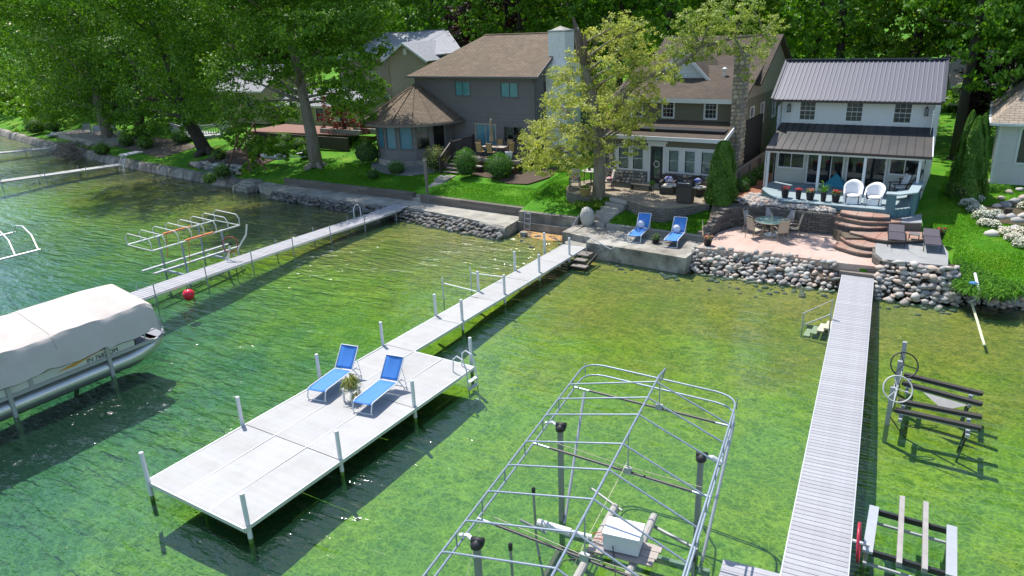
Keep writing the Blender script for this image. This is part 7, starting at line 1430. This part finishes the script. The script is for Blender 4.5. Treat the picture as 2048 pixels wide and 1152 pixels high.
# --- bushes
rgm = np.random.default_rng(19); cl = []
for i in range(270):
    x = rgm.uniform(-165, -86); y = float(shore(x))+rgm.uniform(2.0, 18)+(5 if x > -90 else 0); cl.append(((x, y, gh(x, y)+rgm.uniform(.6, 3.8+2*rgm.random())), rgm.uniform(1.3, 2.6)))
C, N_ = cloud(cl, 75, 16, .5); tag(obj('shore_thicket', leaves('shore_thicket', C, N_, .42, SKINS['maple'], 16)), 'leafy thicket covering the bank at the far left behind the seawall', 'thicket', kind='stuff')
def bush(name, label, c, r, mat, per=900, ls=.07, cone=0, seed=1, cat='bush', stems=True, n=None, group=None):
    t = thing(name, label, cat, c, 0, group); rg = np.random.default_rng(seed); n = n or int(per*(r[0]*r[2])**.9*2.4)
    d = rg.normal(0, 1, (n, 3)); d /= np.linalg.norm(d, axis=1)[:, None]; d[:, 2] = np.abs(d[:, 2])*np.where(rg.random(n) < .72, 1, -1)
    k = 1+.09*np.sin(d[:, 0]*5+seed)*np.sin(d[:, 2]*6+d[:, 1]*4)+rg.normal(0, .04, n); q = d*k[:, None]*(1-.3*rg.random(n)[:, None]**3)
    zn = (q[:, 2]+1)/2; 
    if cone: w_ = np.clip((1-zn)**cone*1.25, .04, 1)*np.clip(zn*9+.35, 0, 1); an = np.arctan2(q[:, 1], q[:, 0]); rr_ = w_*(1+.10*np.sin(an*5+zn*9)+rg.normal(0, .05, n))*(1-.25*rg.random(n)**3); zn = rg.random(n)**1.2; w2_ = np.clip((1-zn)**cone*1.05, .03, 1)*np.clip(zn*8+.5, 0, 1); rr_ = w2_*(1+.13*np.sin(an*5+zn*9)+.09*np.sin(an*3-zn*21)+rg.normal(0, .06, n)); q = np.stack([np.cos(an)*rr_, np.sin(an)*rr_, zn*2-1], 1)
    C = q*np.array(r)*np.array([1, 1, 1])+np.array([0, 0, r[2]*.96]); obj('foliage', leaves('foliage', C, d*.9, ls, mat, seed, up=.2), t, c)
    if stems:
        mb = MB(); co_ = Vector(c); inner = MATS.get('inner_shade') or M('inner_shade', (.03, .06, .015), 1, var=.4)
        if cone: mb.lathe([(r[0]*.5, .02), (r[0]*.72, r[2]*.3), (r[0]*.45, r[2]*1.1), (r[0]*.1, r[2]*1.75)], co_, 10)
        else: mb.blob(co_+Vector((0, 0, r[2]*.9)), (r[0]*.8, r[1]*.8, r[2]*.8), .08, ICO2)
        mb.build('shade_core', inner, t, True)  # solid dark core, shade between the leaves put into its colour
    return t
def B(name, lab, px_, z, r, mat, **k): p = at(*px_, z) if len(px_) == 2 else Vector(px_); return bush(name, lab, (p.x, p.y, gh(p.x, p.y)-.05 if z is None else z-.05), r, SKINS[mat], **k)
p = at(933, 356, 1.5); B('clipped_bush', 'clipped green bush with pointed top, left of the two below the timber deck', (p.x, p.y+.3), None if False else 1.5, (.72, .72, .85), 'box', seed=3) if False else None
def BB(name, lab, x, y, r, mat, dz=0, **k): return bush(name, lab, (x, y, gh(x, y)-.05+dz), r, SKINS[mat], **k)
q = at(933, 352, 1.5); BB('clipped_bush', 'clipped green bush with a pointed top below the timber deck, left of the two', q.x, q.y, (.8, .8, 1.0), 'box', seed=3, per=1500)
q = at(1000, 355, 1.5); BB('clipped_bush', 'ball shaped clipped bush below the white tub, right of the two', q.x, q.y, (1.0, .95, .85), 'box', seed=4, per=1500)
q = at(735, 325, 1.6); BB('clipped_bush', 'large dark rounded bush left of the turret room', q.x, q.y, (1.1, 1.0, 1.0), 'box', seed=5)
q = at(793, 340, 1.6); BB('low_bush', 'small rounded bush in the gravel bed below the turret windows', q.x, q.y, (.72, .6, .5), 'box', seed=6)
q = at(745, 345, 1.6); BB('low_bush', 'small dark bush at the left end of the turret gravel bed', q.x, q.y, (.55, .5, .4), 'box', seed=7)
q = at(868, 342, 1.5); BB('golden_bush', 'loose golden variegated bush behind the lamp post', q.x, q.y+.2, (.95, .9, .9), 'yel', seed=8, per=500, ls=.09)
q = at(965, 345, 1.5); BB('red_bush', 'small dark red bush between the two clipped bushes', q.x, q.y+.3, (.4, .4, .45), 'red', seed=9)
for i, (px_, py_, r, m_, lab) in enumerate(((505, 300, .8, 'box', 'left beside the wooden stair foot'), (560, 300, .9, 'box', 'right of the wooden stair foot'), (610, 305, .7, 'maple', 'behind the folded metal frame'), (700, 290, .9, 'box', 'against the red deck skirt'), (440, 325, .8, 'cedar', 'below the balustrade deck'), (415, 335, .6, 'cedar', 'by the seawall left of the A-frame'), (200, 285, .9, 'maple', 'at the foot of the shadow tree'), (70, 250, 1.4, 'maple', 'beside the stacked lounge chairs'), (25, 215, 1.8, 'lime', 'left of the terrace steps'), (130, 225, 1.6, 'maple', 'behind the far left terrace'), (250, 275, .9, 'maple', 'below the grey stone path'), (720, 275, .9, 'box', 'beside the turret corner'), (1040, 320, .9, 'oak', 'under the low oak branches'), (1075, 330, .7, 'oak', 'at the right end of the deck bed'))):
    q = at(px_, py_, 1.7); BB('garden_bush', 'garden bush '+lab, q.x, q.y, (r, r*.9, r*.75), m_, seed=20+i, per=500, ls=.1)
q = at(1437, 404, 2.0); bush('arborvitae', 'dense column shaped arborvitae at the corner of the brick patio', (q.x+.05, q.y+.2, 1.85), (.68, .68, 1.6), SKINS['cedar'], cone=.3, seed=50, n=15000, ls=.09, cat='conifer')
for i, (dx, dy, h, r, lab) in enumerate(((-.2, .4, 2.2, .55, 'left spire'), (.1, .0, 2.1, .66, 'middle spire'), (.34, .3, 2.15, .55, 'right spire'))):
    q = at(1925, 398, 1.9); bush('cedar_spire', 'tall pointed cedar of the trio beside the pale vinyl house, '+lab, (q.x+dx, q.y+.3+dy, 1.7), (r, r, h), SKINS['cedar'], cone=.55, seed=60+i, n=15000, ls=.1, cat='conifer', group='three cedar spires')
q = at(1925, 396, 1.9); BB('bare_hedge_foot', 'straw coloured bare twig mass at the foot of the cedar spires', q.x, q.y-.1, (.75, .6, .55), 'yel', seed=66, per=300)
# side-yard shrubs along the fence
for i, y in enumerate((37.8, 39.3, 41, 43)): BB('fence_shrub', ('first', 'second', 'third', 'fourth')[i]+' leafy shrub from the lake along the plank fence with pink blossoms', -10.0, y, (.45, .6, .5), 'box', dz=.1, seed=70+i, per=500, ls=.08)
BB('side_shrub', 'light green shrub behind the stone chimney between the houses', -9.6, 47.5, (1.2, 1.2, 1.5), 'lime', seed=77, per=300, ls=.13)
# ground cover, lilies, phlox, sand grass : uncountable
def scatter(name, label, cat, poly, n, mat, hfun, L=.3, seed=1, **k):
    rg = random.Random(seed); mb = MB(); xs_ = [p[0] for p in poly]; ys_ = [p[1] for p in poly]; c = 0
    def inside(x, y):
        r_ = False
        for (x0, y0), (x1, y1) in zip(poly, poly[1:]+poly[:1]):
            if (y0 > y) != (y1 > y) and x < (x1-x0)*(y-y0)/(y1-y0)+x0: r_ = not r_
        return r_
    while c < n:
        x, y = rg.uniform(min(xs_), max(xs_)), rg.uniform(min(ys_), max(ys_))
        if inside(x, y): hfun(mb, x, y, rg); c += 1
    o = mb.build(name, mat); return tag(o, label, cat, kind='stuff')
def at2(pts, z): return [(at(x, y, z).x, at(x, y, z).y) for x, y in pts]
lil = at2([(1900, 545), (1902, 568), (1940, 590), (2000, 596), (2046, 590), (2046, 578), (1990, 562), (1950, 546), (1915, 534)], .75)
scatter('daylilies', 'dense band of bright green strap leaved daylilies above the stones at the right', 'daylilies', lil, 420, SKINS['lily'], lambda mb, x, y, rg: blades(mb, (x, y, gh(x, y)), 9, .42, .5, 1.0, .016, rg.randrange(9999)))
q = at(1975, 392, 1.7); scatter('ornamental_grass', 'tuft of long green ornamental grass behind the white flowers', 'grass tuft', [(q.x-.9, q.y-.4), (q.x+.8, q.y-.4), (q.x+.8, q.y+.5), (q.x-.9, q.y+.5)], 60, SKINS['lily'], lambda mb, x, y, rg: blades(mb, (x, y, gh(x, y)), 9, .5, .4, 1., .015, rg.randrange(9999)))
PH = leaf_mat('white_petals', (.60, .60, .60), (.72, .72, .74), (.8, .8, .8), .1, (1, 1, 1))
def phlox(name, label, spots_, seed):
    rg = np.random.default_rng(seed); Cs, Ns = [], []
    for x, y, r, h in spots_:
        n = int(4200*r*r); a = rg.uniform(0, 6.28, n); d = r*np.sqrt(rg.random(n)); k = np.sqrt(np.clip(1-(d/r)**2, 0, 1)); Cs.append(np.stack([x+d*np.cos(a), y+d*np.sin(a), gh(x, y)+h*k+rg.normal(0, .03, n)], 1)); Ns.append(np.tile([0, 0, .8], (n, 1)))
        o_ = None
    C = np.concatenate(Cs); tag(obj(name, leaves(name, C, np.concatenate(Ns), .06, PH, seed, .9)), label, 'white flowers', kind='stuff')
    mb = MB()
    for x, y, r, h in spots_: mb.blob((x, y, gh(x, y)+h*.3), (r*.92, r*.92, h*.65), .1)
    C2 = C[::3].copy(); C2[:, 2] -= .05; tag(obj(name.replace('flowers', 'leaves'), leaves('phlox_leaves', C2, np.tile([0, 0, .6], (len(C2), 1)), .09, SKINS['box'], seed+1)), label.replace('white', 'green leafy mass under the white'), 'foliage', kind='stuff')
def sp(l, z=1.45): return [(at(x, y, z).x, at(x, y, z).y, r, h) for x, y, r, h in l]
phlox('phlox_flowers', 'cushion of white phlox flowers along the lawn edge, left patch', sp([(1935, 425, .45, .35), (1950, 432, .42, .3), (1962, 440, .42, .3), (1975, 440, .4, .28), (1985, 452, .35, .25), (1970, 450, .35, .25), (1950, 418, .35, .3), (1990, 438, .3, .25)]), 3)
phlox('phlox_flowers', 'cushion of white phlox flowers at the right edge, right patch', sp([(2015, 465, .42, .32), (2030, 472, .4, .3), (2042, 465, .4, .3), (2044, 430, .3, .3), (2046, 480, .4, .3)]), 4)
rocks = []
rg = random.Random(31)
for px_, py_, s in ((1985, 462, .32), (2010, 425, .34), (2025, 420, .3), (2040, 415, .28), (2000, 440, .25), (2020, 440, .3), (2035, 445, .25), (2005, 455, .22), (2044, 440, .25), (2030, 455, .22), (1998, 415, .2), (2015, 405, .22), (2035, 400, .24), (1992, 425, .2)): q = at(px_, py_, 1.5); rocks.append((Vector((q.x, q.y, gh(q.x, q.y)+.08)), (s, s*.8, s*.6), rg.uniform(0, 6), rg.uniform(-.2, .2)))
rockthing('rockery', 'rockery of low grey-brown boulders among the white phlox', 'rockery', rocks, RM, ROCKM)
q = at(2013, 438, 1.4); tag(MB().tube([(q.x, q.y, 1.3), (q.x, q.y, 1.9)], [.2, .17], 10).build('tree_stump', BARKD), 'small dark upright stump standing in the rockery', 'stump')
def flatpatch(name, poly, mat, dz=.03, n=1):
    mb = MB(); N = len(poly); cx = sum(p[0] for p in poly)/N; cy = sum(p[1] for p in poly)/N; vs = [(cx, cy, gh(cx, cy)+dz)]
    for r_ in (.5, 1.): vs += [(cx+(x-cx)*r_, cy+(y-cy)*r_, gh(cx+(x-cx)*r_, cy+(y-cy)*r_)+dz) for x, y in poly]
    fs = [(0, 1+i, 1+(i+1) % N) for i in range(N)]+[(1+i, 1+N+i, 1+N+(i+1) % N, 1+(i+1) % N) for i in range(N)]; return tag(mb.add(vs, fs).build(name, mat), kind='structure')
GRAV = M('gravel', (.28, .27, .25), .95, var=.6, scale=40, bmp=1, bscale=60)
flatpatch('painted_bank_shade', [(-72, 39.8), (-66, 38.4), (-60.5, 37.4), (-60, 41), (-66, 42.5), (-71, 43)], EARTH, .04)  # dark earth sheet that paints shade onto the bank grass
for i, (x_, y_, r_) in enumerate(((-66, 39.5, .9), (-63.5, 41.5, 1.0), (-69.5, 41.5, .8), (-53.5, 38.2, .7), (-51.5, 40.5, .9), (-48.8, 39.6, .6), (-47.0, 41.3, .9), (-49.5, 42.0, 1.0), (-84.5, 46.5, 1.3), (-90.5, 43.5, 1.2))): BB('darkening_bush', 'loose leafy bush on the shaded bank '+('between the far trees', 'behind the leaning tree', 'at the terrace corner', 'below the red deck', 'under the wooden stair', 'beside the A-frame legs', 'against the deck skirt', 'left of the deck skirt', 'behind the terrace benches', 'left of the lounge frames')[i], x_, y_, (r_, r_*.9, r_*.7), ('maple', 'box', 'cedar')[i % 3], seed=120+i, per=420, ls=.11)  # bushes added to darken the bright bank
flatpatch('gravel_bed', [(-36.9, 38.8), (-35.8, 37.6), (-33.8, 36.9), (-31.8, 37.0), (-30.6, 38.0), (-30.3, 39.5), (-32, 41), (-36, 41)], GRAV, .05)
flatpatch('mulch_bed', [(-27.8, 38.3), (-25.8, 37.9), (-24.3, 37.3), (-22.9, 37.5), (-22.2, 39.0), (-22.6, 41), (-25, 39.6), (-28, 39.3)], MULCH, .06)
flatpatch('painted_tree_shade', [(-55, 36), (-50, 35.2), (-47.5, 36.2), (-47.5, 40), (-50, 42), (-55, 41)], MULCH, .05)  # dark mulch sheet, tree shade painted over the lawn
flatpatch('rockery_soil', [(q.x-.9, q.y-1.2), (q.x+.2, q.y-1.4), (q.x+2, q.y-1.3), (q.x+2.5, q.y+1.5), (q.x-.3, q.y+1.3), (q.x-1.1, q.y+.3)], MULCH, .04)
# ground cover round the oak
scatter('ground_cover', 'light green leafy ground cover ringing the foot of the pale oak', 'ground cover', [(-17.9, 34.3), (-17.6, 33.6), (-16.9, 33.4), (-16.1, 33.9), (-15.9, 34.6), (-16.3, 35.2), (-17.4, 35.2)], 420, SKINS['lime'], lambda mb, x, y, rg: blades(mb, (x, y, max(gh(x, y), 1.35)+.1), 5, .22, .15, .8, .04, rg.randrange(9999)))
scatter('silver_plants', 'pale silvery plants spilling over the seawall under the leaning tree', 'ground cover', at2([(400, 325), (430, 345), (470, 340), (450, 318)], 1.1), 160, M('silver_leaf', (.25, .3, .26), .8), lambda mb, x, y, rg: blades(mb, (x, y, gh(x, y)), 6, .4, .3, .8, .03, rg.randrange(9999)))
# brush pile of bare branches in the water on the left
mb = MB(); rg = random.Random(12); q = at(150, 305, .4)
for _ in range(90): a = q+Vector((rg.gauss(0, 1.3), rg.gauss(0, .9), rg.uniform(-.3, .9))); d = Vector((rg.gauss(0, 1), rg.gauss(0, 1), rg.gauss(0, .35))).normalized()*rg.uniform(.8, 2.6); mb.tube([a-d*.5, a+Vector((0, 0, rg.uniform(0, .3))), a+d*.5], [.05, .04, .015], 5)
tag(mb.build('brush_pile', M('bleached_branch', (.24, .21, .18), .9, var=.3)), 'tangled pile of bare grey branches at the seawall end of the upper narrow dock', 'brush pile')
# loose stones along the seawall foot in the shade
rk = strip([(-54.0, 35.9), (-50, 35.3), (-46.5, 34.9)], [(-54, 36.9), (-50, 36.4), (-46.5, 36)], .75, 1.0, .5, 33, rows=2); rockthing('edging_stones', 'loose flat stones edging the shaded bank below the balustrade deck', 'stones', rk, RM, ROCKM)
# grass blades over the nearer lawns
GB = leaf_mat('grass_blade', (.06, .20, .008), (.10, .29, .012), (.20, .38, .02), .35)
def lawn(name, label, x0, x1, y0, y1, n, skip, seed):
    rg = np.random.default_rng(seed); x = rg.uniform(x0, x1, n); y = rg.uniform(y0, y1, n); keep = np.array([not skip(a, b) for a, b in zip(x, y)]); x, y = x[keep], y[keep]; z = np.array([gh(a, b) for a, b in zip(x, y)]); k = len(x)
    a = rg.uniform(0, 6.28, k); w_ = .018; h = rg.uniform(.03, .08, k); lx, ly = rg.normal(0, .03, k), rg.normal(0, .03, k)
    V_ = np.stack([np.stack([x-np.cos(a)*w_, y-np.sin(a)*w_, z-.005], 1), np.stack([x+np.cos(a)*w_, y+np.sin(a)*w_, z-.005], 1), np.stack([x+lx, y+ly, z+h], 1)], 1).reshape(-1, 3)
    tag(obj(name, npmesh(name, V_, np.arange(k*3).reshape(-1, 3), GB)), label, 'grass', kind='stuff')
lawn('lawn_blades', 'mown grass in front of the grey house', -41, -17.2, 34.4, 41.5, 110000, lambda x, y: (x < -20.7 and y < 34.45) or (-29.5 < x < -28.2 and y < 38) or (x < -30 and y > 38.5) or (y > 37 and x > -28.5 and x < -22), 1)
lawn('lawn_blades', 'mown grass of the small lawn above the blue loungers on the concrete platform', -15.2, -10.1, 32.6, 34.9, 16000, lambda x, y: False, 2)
lawn('lawn_blades', 'mown grass strip right of the white cottage and grey terrace', -1.2, 4, 31.9, 47, 60000, lambda x, y: (y < 34.9 and x < -.1) or (x > .8 and y > 44.4), 3)
# birds-eye small debris: fallen petals and twigs on the roof and lawns
